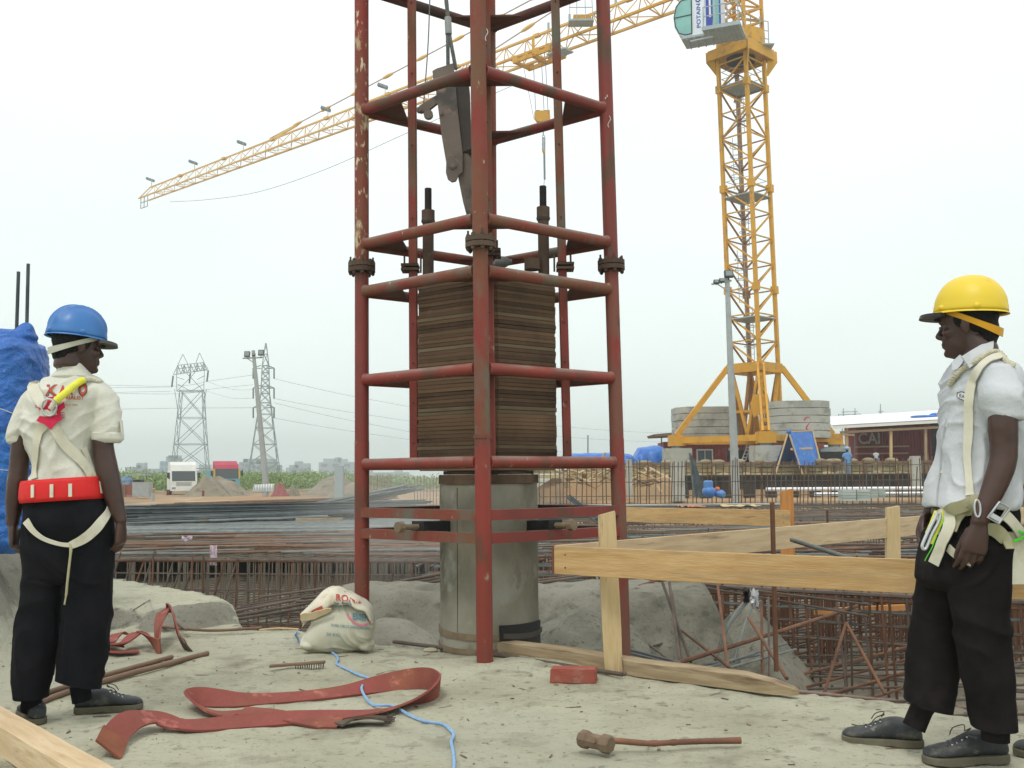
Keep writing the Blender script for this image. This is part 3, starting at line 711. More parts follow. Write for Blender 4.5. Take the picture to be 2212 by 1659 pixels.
def onb(u, v, Y): return P(u, v, Y)
nails([a1.lerp(b1, .022) + Vector((0, -.013, .03)), a1.lerp(b1, .022) + Vector((0, -.013, -.035))], bd)
a3 = P(1337, 1112, 10.0); b3 = P(1706, 1120, 8.75); b3.z = a3.z = P(1706, 1120, 8.75).z
bd3 = tag(plank('batter_board', a3, b3, BT, BH, m_wood), 'short farthest board fixed to the orange stake beyond the frame', 'board')
nails([b3 + Vector((-.06, -.016, .03)), b3 + Vector((-.06, -.016, -.03))], bd3)
pS = on(1326, 1458); stakeobj('wood_stake', P(1310, 1108, pS.y + .01), pS - Vector((0, 0, .03)), .095, .03, m_stake, 'nearest wooden stake standing on the slab behind the front board')
stakeobj('wood_stake', P(1699, 1058, 8.82), P(1703, 1262, 8.82), .115, .045, m_wood3, 'orange brown stake at the end of the farthest board')
stakeobj('wood_stake', P(1928, 1095, 7.38), P(1929, 1264, 7.38), .10, .045, m_stake, 'pale wooden stake holding the middle board left of the worker')
# heavy timber along the slab edge
tb = empty('timber_beam', G(1340, 1440), 'long weathered timber lying along the slab edge with split pointed end', 'timber')
A = G(1072, 1396, .045); B_ = G(1716, 1487, .045); x = (B_ - A).normalized()
b = MB(); secs = [(0, 1, 1, 0), (.02, 1.03, 1, 0), (.3, 1, 1.02, .006), (.55, 1.02, 1.0, -.003), (.85, 1.0, .98, .004), (.93, .8, .8, -.004), (.985, .45, .5, -.012), (1, .2, .3, -.016)]
side = x.cross(Vector((0, 0, 1))).normalized(); LN = (B_ - A).length * 1.02; vs = []; w_, h_ = .10, .075
for t, sw, sh, dz in secs:
    for yy, zz in ((-1, -1), (1, -1), (1, .85), (.8, 1), (-.8, 1), (-1, .85)):
        vs.append(((t - .5) * LN, yy * w_ / 2 * sw, zz * h_ / 2 * sh + dz))
n = 6; k = len(secs) - 1
fs = [tuple(range(n))[::-1], tuple(n * k + q for q in range(n))] + [(n * i + q, n * i + (q + 1) % n, n * i + n + (q + 1) % n, n * i + n + q) for i in range(k) for q in range(n)]
b.add(vs, fs); M = Matrix((x, -side, x.cross(-side))).transposed().to_4x4(); M.translation = (A + B_) / 2
o = link('timber_body', b.mesh('timber_body'), m_beam, tb, M)
# big square timber bottom left
A = Vector((-2.95, 4.98, .052)); B_ = Vector((-.62, 2.44, .052))
m_near = mat('planed_timber', (.50, .37, .215), (.64, .51, .33), 2.5, c3=(.38, .22, .11), s3=2, t3=(.55, .75), c4=(.14, .08, .05), s4=6, t4=(.74, .78), coords='obj', stretch=(1.0, 9, 9), bump=.2, bscale=12, rough=.8)
o = plank('square_timber', A + Vector((.03, -.03, 0)), B_ + Vector((.03, -.03, 0)), .105, .105, m_near); tag(o, 'squared new timber lying across the bottom left corner', 'timber')
# loose rods, pipes
def lying(name, pts, r, m, label, cat, group=None, n=8, res=8, z=None, flat=False):
    pp = smooth_path([(G(u, v, z) if flat else on(u, v, r if z is None else z)) for u, v in pts], res)
    return tag(MB().tube(pp, r, n).build(name, m), label, cat, group)
lying('steel_rod', [(850, 1386), (1060, 1413), (1300, 1450), (1345, 1457)], .011, m_rebark, 'long dark reinforcing bar lying in front of the pile along the slab edge', 'steel rod', z=.024, flat=True)
lying('steel_pipe', [(1345, 1460), (1700, 1497), (1957, 1520), (2090, 1533), (2235, 1550)], .013, m_pink, 'thin dusty pinkish pipe running behind the right worker\'s feet', 'pipe', z=.014)
for pts, r, lb in (([(98, 1503), (219, 1466), (371, 1424)], .0125, 'shorter upper one of two dull brown pipes by the left worker\'s shoe'), ([(90, 1522), (219, 1479), (448, 1417)], .0145, 'longer lower one of two dull brown pipes by the left worker\'s shoe')):
    lying('steel_pipe', pts, r, m_rod, lb, 'pipe', n=12)
lying('steel_pipe', [(239, 1279), (300, 1283), (406, 1301)], .012, m_pink, 'short brown pipe on the raised shelf right of the left worker', 'pipe', n=12)
lying('tie_wire', [(241, 1285), (290, 1286), (326, 1296), (322, 1306), (275, 1335), (240, 1358)], .004, m_rebarg, 'thin grey wire looped on the shelf beside the left worker', 'wire', z=.03)
lying('steel_rod', [(240, 1352), (330, 1361), (450, 1372), (565, 1366)], .009, m_rod, 'thin rusty bar along the foot of the shelf edge', 'steel rod', z=.03)
lying('steel_rod', [(358, 1345), (402, 1378)], .008, m_rebark, 'short dark bar standing up by the red strap pile', 'steel rod', z=.05)
lying('steel_rod', [(560, 1368), (600, 1364), (645, 1366)], .006, m_stake, 'thin pale stick near the cement sack', 'stick', z=.02)
lying('wood_stick', [(832, 1384), (878, 1372)], .014, m_stake, 'short pale stick lying between sack and pile', 'stick', z=.03)
for i, (u, v, s) in enumerate(((930, 1408, .03), (1063, 1418, .04), (755, 1391, .02), (805, 1388, .025))):
    p = on(u, v, s * .3); tag(MB().ell(p, (s * 1.5, s, s * .5), None, 9, 6).build('mortar_lump', m_slab), ('flat mortar lump left of the front post', 'mortar lump just right of the front post', 'tiny mortar lump under the sack corner', 'small mortar crumb right of the sack')[i], 'mortar lump')
# brick
p = on(1241, 1476); br = MB(); bm = bmesh.new(); bmesh.ops.create_cube(bm, size=1)
for v in bm.verts: v.co = Vector((v.co.x * .222, v.co.y * .105, v.co.z * .068))
bmesh.ops.bevel(bm, geom=bm.edges[:], offset=.005, segments=2, affect='EDGES'); bmesh.ops.subdivide_edges(bm, edges=bm.edges[:], cuts=4, use_grid_fill=True)
for v in bm.verts: v.co += v.co.normalized() * .004 * noise.noise(v.co * 30)
me = bpy.data.meshes.new('brick'); bm.to_mesh(me); bm.free()
m_brick = mat('red_brick', (.27, .065, .045), (.32, .10, .07), 9, c3=(.30, .22, .17), s3=9, t3=(.60, .78), bump=.6, bscale=60, bdist=.006, rough=.9)
tag(link('brick', me, m_brick, None, Matrix.Translation(p + Vector((0, .04, .033))) @ Matrix.Rotation(R(-9), 4, 'Z')), 'single red clay brick lying on the slab left of the stake', 'brick')
# sledgehammer
m_ham = mat('muddy_hammer_steel', (.21, .155, .10), (.15, .105, .07), 12, c3=(.12, .08, .05), bump=.4, rough=.75)
p = on(1288, 1632); hm_ = empty('sledgehammer', p, 'muddy sledgehammer with brown wooden handle lying in front', 'sledgehammer')
h0 = P(1256, 1606, p.y + .04) ; h0.z = .047; h1 = P(1318, 1621, p.y - .04); h1.z = .044; d = (h1 - h0).normalized()
b = MB(); L_ = (h1 - h0).length
b.tube([h0 - d * .004, h0 + d * .004, h0 + d * .03, h0 + d * (L_ * .3), h0 + d * (L_ * .5), h0 + d * (L_ * .7), h1 - d * .03, h1 - d * .002, h1 + d * .004], [.027, .033, .033, .027, .026, .027, .034, .034, .028], 8, smooth=False).build('hammer_head', m_ham, hm_)
mid = h0.lerp(h1, .52)
pts = [mid + Vector((-.03, .004, -.002)), mid + Vector((.04, .02, 0)), P(1400, 1599, p.y + .03), P(1455, 1598, p.y + .04), P(1500, 1594, p.y + .05), P(1600, 1589.5, p.y + .06)]
for q in pts[2:]: q.z = max(.016, .03)
b = MB().tube(smooth_path(pts, 5), [.011] * 10 + [.010, .0125, .010, .010, .010, .0125, .010, .010, .0105, .0105, .0105, .0105, .011, .0115, .012, .0125], 10); b.build('handle', mat('reddish_handle', (.19, .085, .05), (.26, .13, .08), 10, c3=(.12, .06, .04), bump=.3, rough=.75), hm_)
c = P(1270, 1605, p.y - .0); MB().tube([mid + Vector((-.012, -.026, .012)), mid + Vector((-.014, -.036, .014))], .010, 8).build('wedge', m_rod, hm_)
# wire brush
p = on(640, 1444); wb = empty('wire_brush', p, 'worn wire brush with brown wooden handle lying on the slab', 'wire brush')
hA = P(583, 1439, p.y); hB = P(702, 1430, p.y)
MB().beam(hA, hB, .028, .014, bev=.003).build('handle', m_rod, wb)
b = MB()
for i in range(13):
    for j in range(3):
        q = hA.lerp(hB, .47 + .5 * i / 12) + Vector((0, (j - 1) * .009, -.006)); b.tube([q, q + Vector((rr.uniform(-.004, .004), rr.uniform(-.005, .005), -.028))], .0014, 4, smooth=False)
tag(b.build('bristles', m_black, wb), kind='stuff')
# red webbing slings
m_web = mat('red_webbing', (.255, .068, .055), (.19, .058, .043), 5, c3=(.24, .09, .05), s3=4, t3=(.52, .68), c4=(.45, .16, .13), s4=8, t4=(.6, .7), bump=.5, bscale=160, bdist=.003, rough=.85)
m_webe = mat('rusty_webbing_edge', (.24, .085, .045), (.17, .06, .035), 8, bump=.4, rough=.9)
m_fray = mat('burnt_webbing', (.075, .055, .04), (.12, .10, .075), 10, c3=(.03, .025, .02), bump=.7, bscale=80, rough=.95)
def sling(name, rows, width, label, par=None, m=m_web):
    """rows: u, v(ground line), lift of centre, tilt degrees (0 flat, 90 on edge)"""
    base = [(*r,) for r in rows]; C_ = [on(r[0], r[1], 0) for r in rows]
    pts = smooth_path([c + Vector((0, 0, r[2])) for c, r in zip(C_, rows)], 8)
    til = [x.x for x in smooth_path([Vector((r[3], 0, 0)) for r in rows], 8)]
    wid = []
    for i, p in enumerate(pts):
        t = (pts[min(i + 1, len(pts) - 1)] - pts[max(i - 1, 0)]).normalized(); t2 = Vector((t.x, t.y, 0)).normalized()
        s = t2.cross(Vector((0, 0, 1))); a = R(til[i]); wid.append(s * math.cos(a) + Vector((0, 0, 1)) * math.sin(a))
    return MB().ribbon(pts, wid, width, .009).build(name, m, par)
sp = on(600, 1560); s1 = empty('webbing_sling', sp, 'long faded red webbing sling folded in loops on the slab', 'sling')
sling('strap', [(238, 1632, .03, -38), (252, 1612, .05, -38), (285, 1592, .065, -30), (330, 1580, .055, -18), (385, 1578, .025, -8), (440, 1576, .018, -14), (520, 1570, .020, -18), (620, 1562, .020, -18), (700, 1556, .018, -12), (790, 1547, .014, 2), (860, 1537, .022, 20), (915, 1525, .040, 45),
  (944, 1511, .048, 75), (947, 1499, .048, 88), (925, 1488, .048, 80), (885, 1486, .042, 62), (830, 1490, .030, 42), (760, 1500, .020, 18), (680, 1510, .017, 13), (590, 1518, .018, 15), (510, 1524, .025, 26), (460, 1524, .032, 38), (428, 1524, .036, 46), (414, 1529, .036, 50), (424, 1537, .030, 42), (465, 1547, .018, 12), (520, 1551, .014, -10)], .10, None, s1)
sling('strap', [(520, 1549, .024, -8), (580, 1553, .022, -8), (640, 1562, .018, -8), (690, 1569, .014, -10), (735, 1571, .016, -12)], .085, None, s1)
sling('frayed_end', [(726, 1572, .014, 4), (760, 1568, .026, 14), (800, 1566, .030, 10), (838, 1566, .024, 5)], .10, None, s1, m_fray)
fr = MB(); e0 = on(838, 1566, .02)
for i in range(26):
    q = e0 + Vector((0, rr.uniform(-.05, .05), rr.uniform(-.012, .014))); fr.tube([q - Vector((.01, 0, 0)), q + Vector((rr.uniform(.005, .03), rr.uniform(-.01, .01), rr.uniform(-.01, .02)))], .002, 4)
tag(fr.build('frayed_threads', m_fray, s1), kind='stuff')
e0 = on(240, 1628, .03)
sling('stitched_end', [(233, 1640, .032, -40), (248, 1618, .052, -40)], .112, None, s1, m_webe)
s2 = empty('webbing_sling', on(330, 1395), 'short red webbing sling heaped up behind the left worker', 'sling')
sling('strap', [(236, 1402, .03, 10), (262, 1412, .05, 20), (300, 1398, .09, 10), (330, 1408, .05, 70), (345, 1412, .04, 100), (342, 1396, .10, 60), (352, 1380, .17, 20), (368, 1378, .18, 60), (378, 1392, .12, 80), (392, 1404, .05, 70), (404, 1406, .03, 60)], .085, None, s2)
sling('strap', [(232, 1404, .04, 5), (255, 1390, .06, 12), (285, 1388, .04, -10)], .085, None, s2)
sling('strap', [(225, 1412, .015, 5), (262, 1416, .02, 5), (300, 1412, .015, 0)], .085, None, s2)
sling('dark_end', [(392, 1405, .05, 70), (408, 1409, .025, 50)], .08, None, s2, m_fray)
# blue rope
bp_ = [(700, 1368), (672, 1361), (651, 1361), (640, 1368), (644, 1383), (663, 1397), (702, 1406), (724, 1417), (731, 1428), (728, 1438), (760, 1454), (781, 1463), (799, 1470), (799, 1481), (783, 1495), (784, 1511), (802, 1524), (820, 1535), (852, 1537), (888, 1551), (920, 1563), (955, 1568), (973, 1581), (980, 1593), (975, 1608), (979, 1625), (981, 1662), (975, 1720)]
pp = []
for u, v in bp_:
    lift = .008
    if v in (1495, 1511): lift = .030
    if v in (1535, 1537): lift = .022
    pp.append(on(u, v, lift))
pp = smooth_path(pp, 10)
m_brope = mat('blue_rope', (.20, .36, .60), (.30, .47, .70), 60, bump=.6, bscale=200, bdist=.003, rough=.8)
tag(twisted(pp, .0066, 3, m_brope, 'blue_rope', None, turns=int(len(pp) / 3.1), n=5), 'thin light blue rope snaking from the sack across the red sling', 'rope')
# ------------------------------------------------------------------ reinforcement
ZT = -.15
m_newbar = mat('new_blue_grey_bar', (.10, .118, .115), (.17, .19, .18), 6, bump=0, rough=.6, rnd=.4)
m_dusty = mat('dusty_rebar', (.16, .135, .10), (.21, .18, .14), .5, c3=(.18, .10, .06), s3=.4, bump=0, rough=.9)
m_dusty2 = mat('dusty_brown_rebar', (.20, .12, .075), (.17, .14, .10), .5, bump=0, rough=.9)
rr = random.Random(11)
def rods_stuff(name, segs, r, m, parent, n=4):
    b = MB()
    for a, c in segs: b.tube([a, c], r, n, caps=False, smooth=False)
    return tag(b.build(name, m, parent), kind='stuff')
# left cage: front edge runs from (240,1180) to (770,1205)
cl = empty('rebar_cage', (-3, 13, -1.1), 'long rusty reinforcement cage in the pit behind the left worker and the sack', 'rebar cage')
eA = P(150, 1185, 14.5); eB = P(960, 1212, 13.6)
eA.z = eB.z = ZT
ex = (eB - eA); el = ex.length; ed = ex.normalized(); back = Vector((-ed.y, ed.x, 0))
back = Vector((.55, 1, 0)).normalized()
n1 = int(el / .16)
for i in range(n1):     # front hooked verticals
    p = eA + ed * (i * .16 + rr.uniform(-.025, .025)); lean = rr.uniform(-.02, .03) + (.14 if i < n1 * .45 else .0) * (rr.random() < .8)
    top = p + Vector((lean * 1.2, 0, rr.uniform(.0, .14) if i < n1 * .5 else rr.uniform(-.03, .02))); bot = Vector((p.x - lean, p.y, -1.12))
    m_ = m_rebar if rr.random() < .45 else m_rebark
    rod('vertical_bar', bot, top, .013, m_, cl, 'cyl6')
    if rr.random() < .5: rod('hook', top, top + Vector((rr.uniform(-.06, .06), .14, -.02)), .011, m_rebar, cl, 'cyl6')
for z, rds in ((ZT, .020), (ZT - .18, .011), (ZT - .42, .011), (ZT - .75, .013), (-1.04, .016), (ZT + .03, .014)):
    for k in range(2 if z > -.5 else 3): 
        o = back * (.02 + k * .16) + Vector((0, 0, rr.uniform(-.01, .01)))
        rod('edge_bar', eA - ed * .5 + o + Vector((0, 0, z - ZT)), eB + ed * .2 + o + Vector((0, 0, z - ZT)), rds * .8, m_rebar if k == 0 and rds > .015 else m_rebark, cl, 'cyl6')
# interior rows of verticals and mat layers
segs, segs2 = [], []
for row in range(1, 22):
    o = back * (row * .38)
    for i in range(0, n1 + 30):
        if rr.random() < .62: continue
        p = eA + ed * (i * .15 - 1.5) + o + Vector((rr.uniform(-.04, .04), rr.uniform(-.05, .05), 0))
        segs.append((Vector((p.x, p.y, -1.1)), Vector((p.x + rr.uniform(-.02, .02), p.y, ZT))))
    for z in (ZT - .0, -1.03): segs2.append((eA - ed * 3 + o + Vector((0, 0, z - ZT)), eB + ed * 1.0 + o + Vector((0, 0, z - ZT))))
for i in range(0, int(n1 * .6) + 22):
    a = eA + ed * (i * .27 - 2.8)
    for z in (ZT + .02, -1.0): segs2.append((a + Vector((0, 0, z - ZT)), a + back * 8.2 + Vector((0, 0, z - ZT))))
for i in range(110):
    y = 14.5 + 7 * rr.random(); x = rr.uniform(-.62 * y * .75, -.4); l_ = rr.uniform(1.5, 5); a_ = rr.uniform(-.3, .5)
    rod('loose_bar', (x, y, ZT + .05), (x + l_ * math.cos(a_), y + l_ * math.sin(a_), ZT + .06), rr.uniform(.010, .018), rr.choice((m_rebark, m_rebar, m_rebarg, m_rod)), cl, 'cyl6')
rods_stuff('inner_bars', segs, .010, m_dusty, cl); rods_stuff('mat_bars', segs2, .011, m_dusty, cl)
# low cage bars crossing toward the pile (dark, new bars)
nb = empty('rebar_bundle', P(720, 1290, 9), 'loose dark new bars lying from the left cage toward the concrete pile', 'rebar bundle')
for (u0, v0, Y0, u1, v1, Y1) in ((500, 1322, 10.2, 960, 1238, 10.4), (505, 1316, 10.3, 960, 1247, 10.3), (510, 1330, 10.0, 962, 1252, 10.2), (500, 1340, 9.9, 820, 1288, 9.9), (640, 1300, 10.0, 955, 1277, 9.8), (650, 1292, 10.1, 955, 1270, 9.9), (520, 1310, 10.4, 940, 1244, 10.5), (1163, 1254, 9.4, 1298, 1237, 9.6), (1163, 1259, 9.3, 1298, 1241, 9.5)):
    rod('bar', P(u0, v0, Y0), P(u1, v1, Y1), .0135, m_rebark, nb, 'cyl6')
rod('bar', P(560, 1290, 12), P(770, 1262, 12), .014, m_rebark, nb, 'cyl6')

# right cage
cr = empty('rebar_cage', (3, 10, -1.1), 'dense cage with hooked rusty bars in the pit left of the yellow helmet worker', 'rebar cage')
fA = P(1560, 1262, 10.6); fB = P(2300, 1300, 9.0); fA.z = fB.z = ZT - .02
fd = (fB - fA).normalized(); fl = (fB - fA).length; fback = Vector((-.25, 1, 0)).normalized()
i = 0; x = 0
while x < fl:
    p = fA + fd * x; m_ = m_rebar if rr.random() < .55 else m_rebark
    lean = rr.uniform(-.03, .03); bot = Vector((p.x + lean, p.y - rr.uniform(0, .2), -1.12)); tp = p + Vector((0, 0, rr.uniform(-.02, .05)))
    rod('vertical_bar', bot, tp, .013 if m_ is m_rebar else .011, m_, cr, 'cyl6')
    if rr.random() < .45:      # hooked top
        q = tp + Vector((.05, 0, .035)); q2 = tp + Vector((.09, .01, 0)); q3 = tp + Vector((.09 + rr.uniform(-.05, .05), .02, -.55))
        MB().tube(smooth_path([tp, tp + Vector((.02, 0, .03)), tp + Vector((.07, 0, .03)), q2, q3], 3), .011, 6).build('hook', m_rebar, cr)
    x += rr.choice((.07, .11, .16, .2))
for k, (z, r, mm) in enumerate(((ZT + .0, .024, m_rebark), (ZT - .06, .016, m_rebar), (ZT - .17, .010, m_rebarg), (ZT - .30, .010, m_rebark), (ZT - .46, .011, m_rebark), (ZT - .80, .011, m_rebark))):
    for j in range(2): rod('edge_bar', fA - fd * .3 + fback * (j * .12) + Vector((0, 0, z - ZT)), fB + fback * (j * .12) + Vector((0, 0, z - ZT)), r, mm, cr, 'cyl6')
for i in range(16):      # long slanting rusty bottom bars
    y0 = 7.3 + i * .42; x0 = lerp(.9, 3.0, i / 15.) ; z0 = -1.02 + .05 * (i % 3)
    if i < 7: x0 += .5
    rod('bottom_bar', (x0, y0 - .2, z0), (x0 + 4.2, y0 + 3.6, z0 + .02), .013, m_rebar if i % 3 else m_rebark, cr, 'cyl6')
for i in range(9):
    y0 = 8.3 + i * .55; rod('bottom_bar', (1.4 + .1 * i, y0, -.98), (6, y0 + .1, -.96), .012, m_rebark, cr, 'cyl6')
for (u0, v0, Y0, u1, v1, Y1, r, mm) in (
    (1431, 1258, 8.2, 1492, 1430, 7.4, .012, m_rebark), (1446, 1258, 8.2, 1468, 1428, 7.4, .013, m_rebark), (1452, 1280, 8.1, 1475, 1436, 7.4, .010, m_rebark),
    (1550, 1262, 8.4, 1572, 1440, 7.2, .012, m_rebar), (1617, 1334, 8.3, 1700, 1466, 6.9, .013, m_rebar), (1455, 1435, 7.0, 1690, 1362, 8.6, .016, m_rebar), (1690, 1362, 8.6, 1880, 1300, 10.5, .016, m_rebar),
    (1345, 1352, 8.4, 1450, 1428, 7.2, .010, m_rebark), (1345, 1400, 7.4, 1470, 1432, 7.0, .010, m_rebarg), (1345, 1407, 7.3, 1460, 1436, 6.9, .010, m_rebarg), (1350, 1372, 9.0, 1560, 1300, 10.5, .010, m_rebark),
    (1340, 1418, 7.6, 1530, 1360, 9, .010, m_rebark), (1380, 1266, 9, 1500, 1228, 9.6, .012, m_rebar), (1472, 1362, 8.2, 1586, 1450, 7.0, .011, m_rebar),
    (1645, 1300, 8.6, 1647, 1470, 7.8, .013, m_rebar), (1660, 1290, 8.6, 1662, 1475, 7.8, .011, m_rebark), (1828, 1345, 8.2, 1912, 1500, 7.6, .012, m_rebar), (1828, 1345, 8.2, 1780, 1500, 7.6, .012, m_rebar), (1480, 1262, 9.4, 1870, 1330, 9.5, .010, m_rebark), (1470, 1256, 9.7, 1880, 1306, 9.8, .010, m_rebark),
    (1500, 1440, 7.3, 1640, 1415, 8.8, .009, m_rebarg), (1520, 1445, 7.2, 1700, 1390, 8.8, .009, m_rebarg), (1540, 1452, 7.1, 1720, 1402, 8.8, .009, m_rebarg)):
    rod('loose_bar', P(u0, v0, Y0), P(u1, v1, Y1), r, mm, cr, 'cyl6')
for pts in (((1620, 1295, 8.8), (1590, 1330, 8.6), (1565, 1370, 8.4), (1545, 1425, 8.2)), ((1632, 1300, 8.8), (1612, 1340, 8.6), (1598, 1385, 8.4), (1585, 1430, 8.2)), ((1612, 1296, 8.8), (1575, 1345, 8.6), (1540, 1420, 8.3))):
    MB().tube(smooth_path([P(*q) for q in pts], 5), .010, 6).build('bent_bar', m_rebarg, cr)
# wooden cross piece, rags
tag(plank('scrap_plank', P(1758, 1322, 10.6), P(1955, 1312, 10.4), .05, .06, m_wood3), 'orange brown scrap plank caught between the cage bars', 'plank')
def rag(name, u, v, Y, s, m, label, seed=0):
    b = MB(); g = 7; c = P(u, v, Y); vs = []
    for i in range(g):
        for j in range(g):
            vs.append(c + Vector(((i / (g - 1) - .5) * s[0] + .02 * noise.noise(Vector((i, j, seed))), .05 * noise.noise(Vector((i * .7, j * .7, seed + 5))), (j / (g - 1) - .5) * s[1] + .03 * noise.noise(Vector((i * .8, seed, j * .4))))))
    b.add(vs, [(i * g + j, i * g + j + 1, (i + 1) * g + j + 1, (i + 1) * g + j) for i in range(g - 1) for j in range(g - 1)], True)
    b2 = MB(); b2.v = b.v + [(x, y + .006, z) for x, y, z in b.v]; nn = len(b.v); b2.f = b.f + [tuple(i + nn for i in f[::-1]) for f in b.f]; b2.sm = [True] * len(b2.f)
    return tag(b2.build(name, m), label, 'rag')
m_rag = mat('white_rag', (.62, .64, .66), (.5, .5, .52), 20, bump=.2)
rag('rag', 1630, 1292, 8.75, (.07, .14), m_rag, 'white rag tied to the right cage', 1)
rag('rag', 1612, 1287, 8.7, (.05, .12), m_rub, 'black rag tied to the right cage', 2)
rag('rag', 404, 1163, 15.5, (.16, .07), mat('pink_rag', (.6, .48, .55), (.5, .4, .45), 20, bump=.2), 'small pinkish rag on top of the left cage', 3)
rag('rag', 461, 1200, 14.6, (.10, .28), mat('pink_rag', (.6, .48, .55)), 'pinkish strip hanging on the left cage', 4)
# big standing bars near the boards
tag(rod('starter_bar', P(1677, 1450, 5.9), P(1668, 1085, 5.9), .0145, m_rebar), 'thick upright rusty starter bar standing in front of the middle board', 'steel bar')
tag(rod('steel_bar', P(1710, 1166, 6.3), P(1870, 1217, 5.4), .014, m_rebarg), 'grey bar poking up over the front board', 'steel bar')
tag(rod('starter_bar', P(1787, 1103, 14), P(1788, 1160, 14), .017, m_rebar), 'short rusty bar standing up between middle board and far cage', 'steel bar')
# wide mat under the right half
mr_ = empty('rebar_mat', (6, 20, ZT), 'wide flat rebar mat stretching from the boards back to the bar fence', 'rebar mat')
y = 10.6; BARS = {0: [], 1: [], 2: [], 3: []}
while y < 41:
    zz_ = ZT + rr.choice((0, .01, .03, .06)); BARS[rr.choice((0, 0, 1, 2, 3))].append((Vector((-1.6 + .05 * y, y, zz_), ), Vector((.56 * y + 3, y + rr.uniform(-.2, .5), zz_))))
    y += rr.choice((.06, .12, .25, .35, .6)) * (1 + .02 * y)
x = -1.3
while x < 26:
    BARS[rr.choice((0, 1, 1, 2, 3))].append((Vector((x, 10.9 + (.3 if x > .5 else 2.5), ZT - .03)), Vector((x + rr.uniform(1.0, 2.2), 41, ZT - .03)))); x += rr.choice((.12, .2, .3, .45))
s3_ = []
for i in range(1100):
    y = 11.2 + 16 * rr.random() ** 1.5; x = rr.uniform(-.9, .56 * y + 1); s3_.append((Vector((x, y, -1.1)), Vector((x, y, ZT + rr.uniform(0, .10)))))
for k, nm_ in enumerate(('dusty_bars', 'brown_bars', 'dark_bars', 'grey_bars')): rods_stuff(nm_, BARS[k], .014, (m_dusty, m_dusty2, m_rebark, m_newbar)[k], mr_)
rods_stuff('support_bars', s3_, .013, m_rebar, mr_)
for i in range(120):     # single bars lying loose on the mat
    y = 11 + 20 * rr.random() ** 1.3; x = rr.uniform(.3, .5 * y); l_ = rr.uniform(1.5, 6); a_ = rr.uniform(-.35, .35)
    rod('loose_bar', (x, y, ZT + .05), (x + l_ * math.cos(a_), y + l_ * math.sin(a_), ZT + .06), rr.uniform(.010, .018), rr.choice((m_rebark, m_rebar, m_newbar, m_rod)), mr_, 'cyl6')
sB = []
for i in range(60): sB.append((Vector((-2, 10.5 + .35 * i, -1.03)), Vector((12, 10.7 + .35 * i, -1.03))))
rods_stuff('bottom_bars', sB, .012, m_rebark, mr_)
# dark formwork deck seen through the far mat
tag(MB().box((4, 30.5, -.40), (46, 20, .05)).build('mat_blinding', mat('wet_grey_deck', (.20, .195, .155), (.27, .26, .21), .6, c3=(.12, .11, .08), s3=.8, bump=.2, rough=.8)), kind='structure')
# flat grey spread of new bars at left (y 1100-1150) and bundles
gb = empty('rebar_stack', (-5, 24, 0), 'broad flat layer of new grey bars laid out left of the frame', 'rebar stack')
m_newbar_dk = mat('new_dark_bar', (.040, .052, .056), (.08, .10, .10), 3, bump=0, rough=.5, rnd=.35, metal=.2)
for i in range(150):
    y = 20.6 + i * .105; z = ZT + .05 + .012 * math.sin(i * .9) + rr.uniform(0, .02)
    rod('bar', (-11.5 + rr.uniform(-.5, .5), y + rr.uniform(-.1, .1), z), (-.6 + rr.uniform(-.8, .6), y + .4 + rr.uniform(-.1, .1), z), .032, m_newbar, gb, 'cyl6')
def bundle(name, label, a, b_, n, rad, r, m, spread=.0, sag=0, seed=1):
    q = random.Random(seed); e = empty(name, a, label, 'rebar bundle'); a = Vector(a); b_ = Vector(b_); d = (b_ - a).normalized(); s = d.cross(Vector((0, 0, 1))).normalized()
    for i in range(n):
        t = q.uniform(-1, 1); h = q.random() * (1 - abs(t) ** 1.5); o = s * t * rad + Vector((0, 0, h * rad * .55)); o2 = s * (t + q.uniform(-.1, .1)) * (rad * (1 + spread)) + Vector((0, 0, h * rad * (.5 - .3 * spread)))
        sh = d * q.uniform(-.6, .6)
        if sag:
            p0, p1 = a + o + sh, b_ + o2 + sh; m_id = p0.lerp(p1, .5) - Vector((0, 0, sag)); MB().tube([p0, p0.lerp(m_id, .5) - Vector((0, 0, sag * .25)), m_id, m_id.lerp(p1, .5) - Vector((0, 0, sag * .25)), p1], r, 5).build('bar', m, e)
        else: rod('bar', a + o + sh, b_ + o2 + sh, r, m, e, 'cyl6')
    return e
bundle('rebar_bundle', 'thick dark bundle of new bars fanning out behind the left worker', (-9.3, 24.0, .04), (-2.8, 27.5, .12), 70, .62, .020, m_newbar_dk, .5, seed=2)
bundle('rebar_bundle', 'brown rusty bundle of bars above the dark one', (-11.2, 31.5, .02), (-4.6, 35.5, .10), 46, .5, .021, m_rod, -.2, seed=3)
bundle('rebar_bundle', 'second dark bundle stretching toward the frame', (-8.5, 29, .0), (-3.0, 30.2, .1), 40, .5, .020, m_newbar_dk, 0, seed=4)
bundle('rebar_bundle', 'tangled grey heap of bars just left of the frame', (-6.2, 33, .02), (-3.6, 31.5, .55), 46, .55, .020, m_newbar, .3, seed=5)
bundle('rebar_bundle', 'grey bars lying behind the pile on its left', (-4.4, 27, -.02), (-.5, 28, .1), 30, .5, .020, m_newbar, .2, seed=8)
bundle('rebar_bundle', 'pointed dark bundle of bars right of the pile', (.0, 22.5, .05), (1.75, 22.0, .12), 30, .22, .018, m_newbar_dk, .0, seed=6)
bundle('rebar_bundle', 'bent ends of dark bars drooping right of the pile', (1.5, 22.0, .30), (1.95, 21.6, -.05), 18, .16, .018, m_newbar_dk, .1, seed=9)
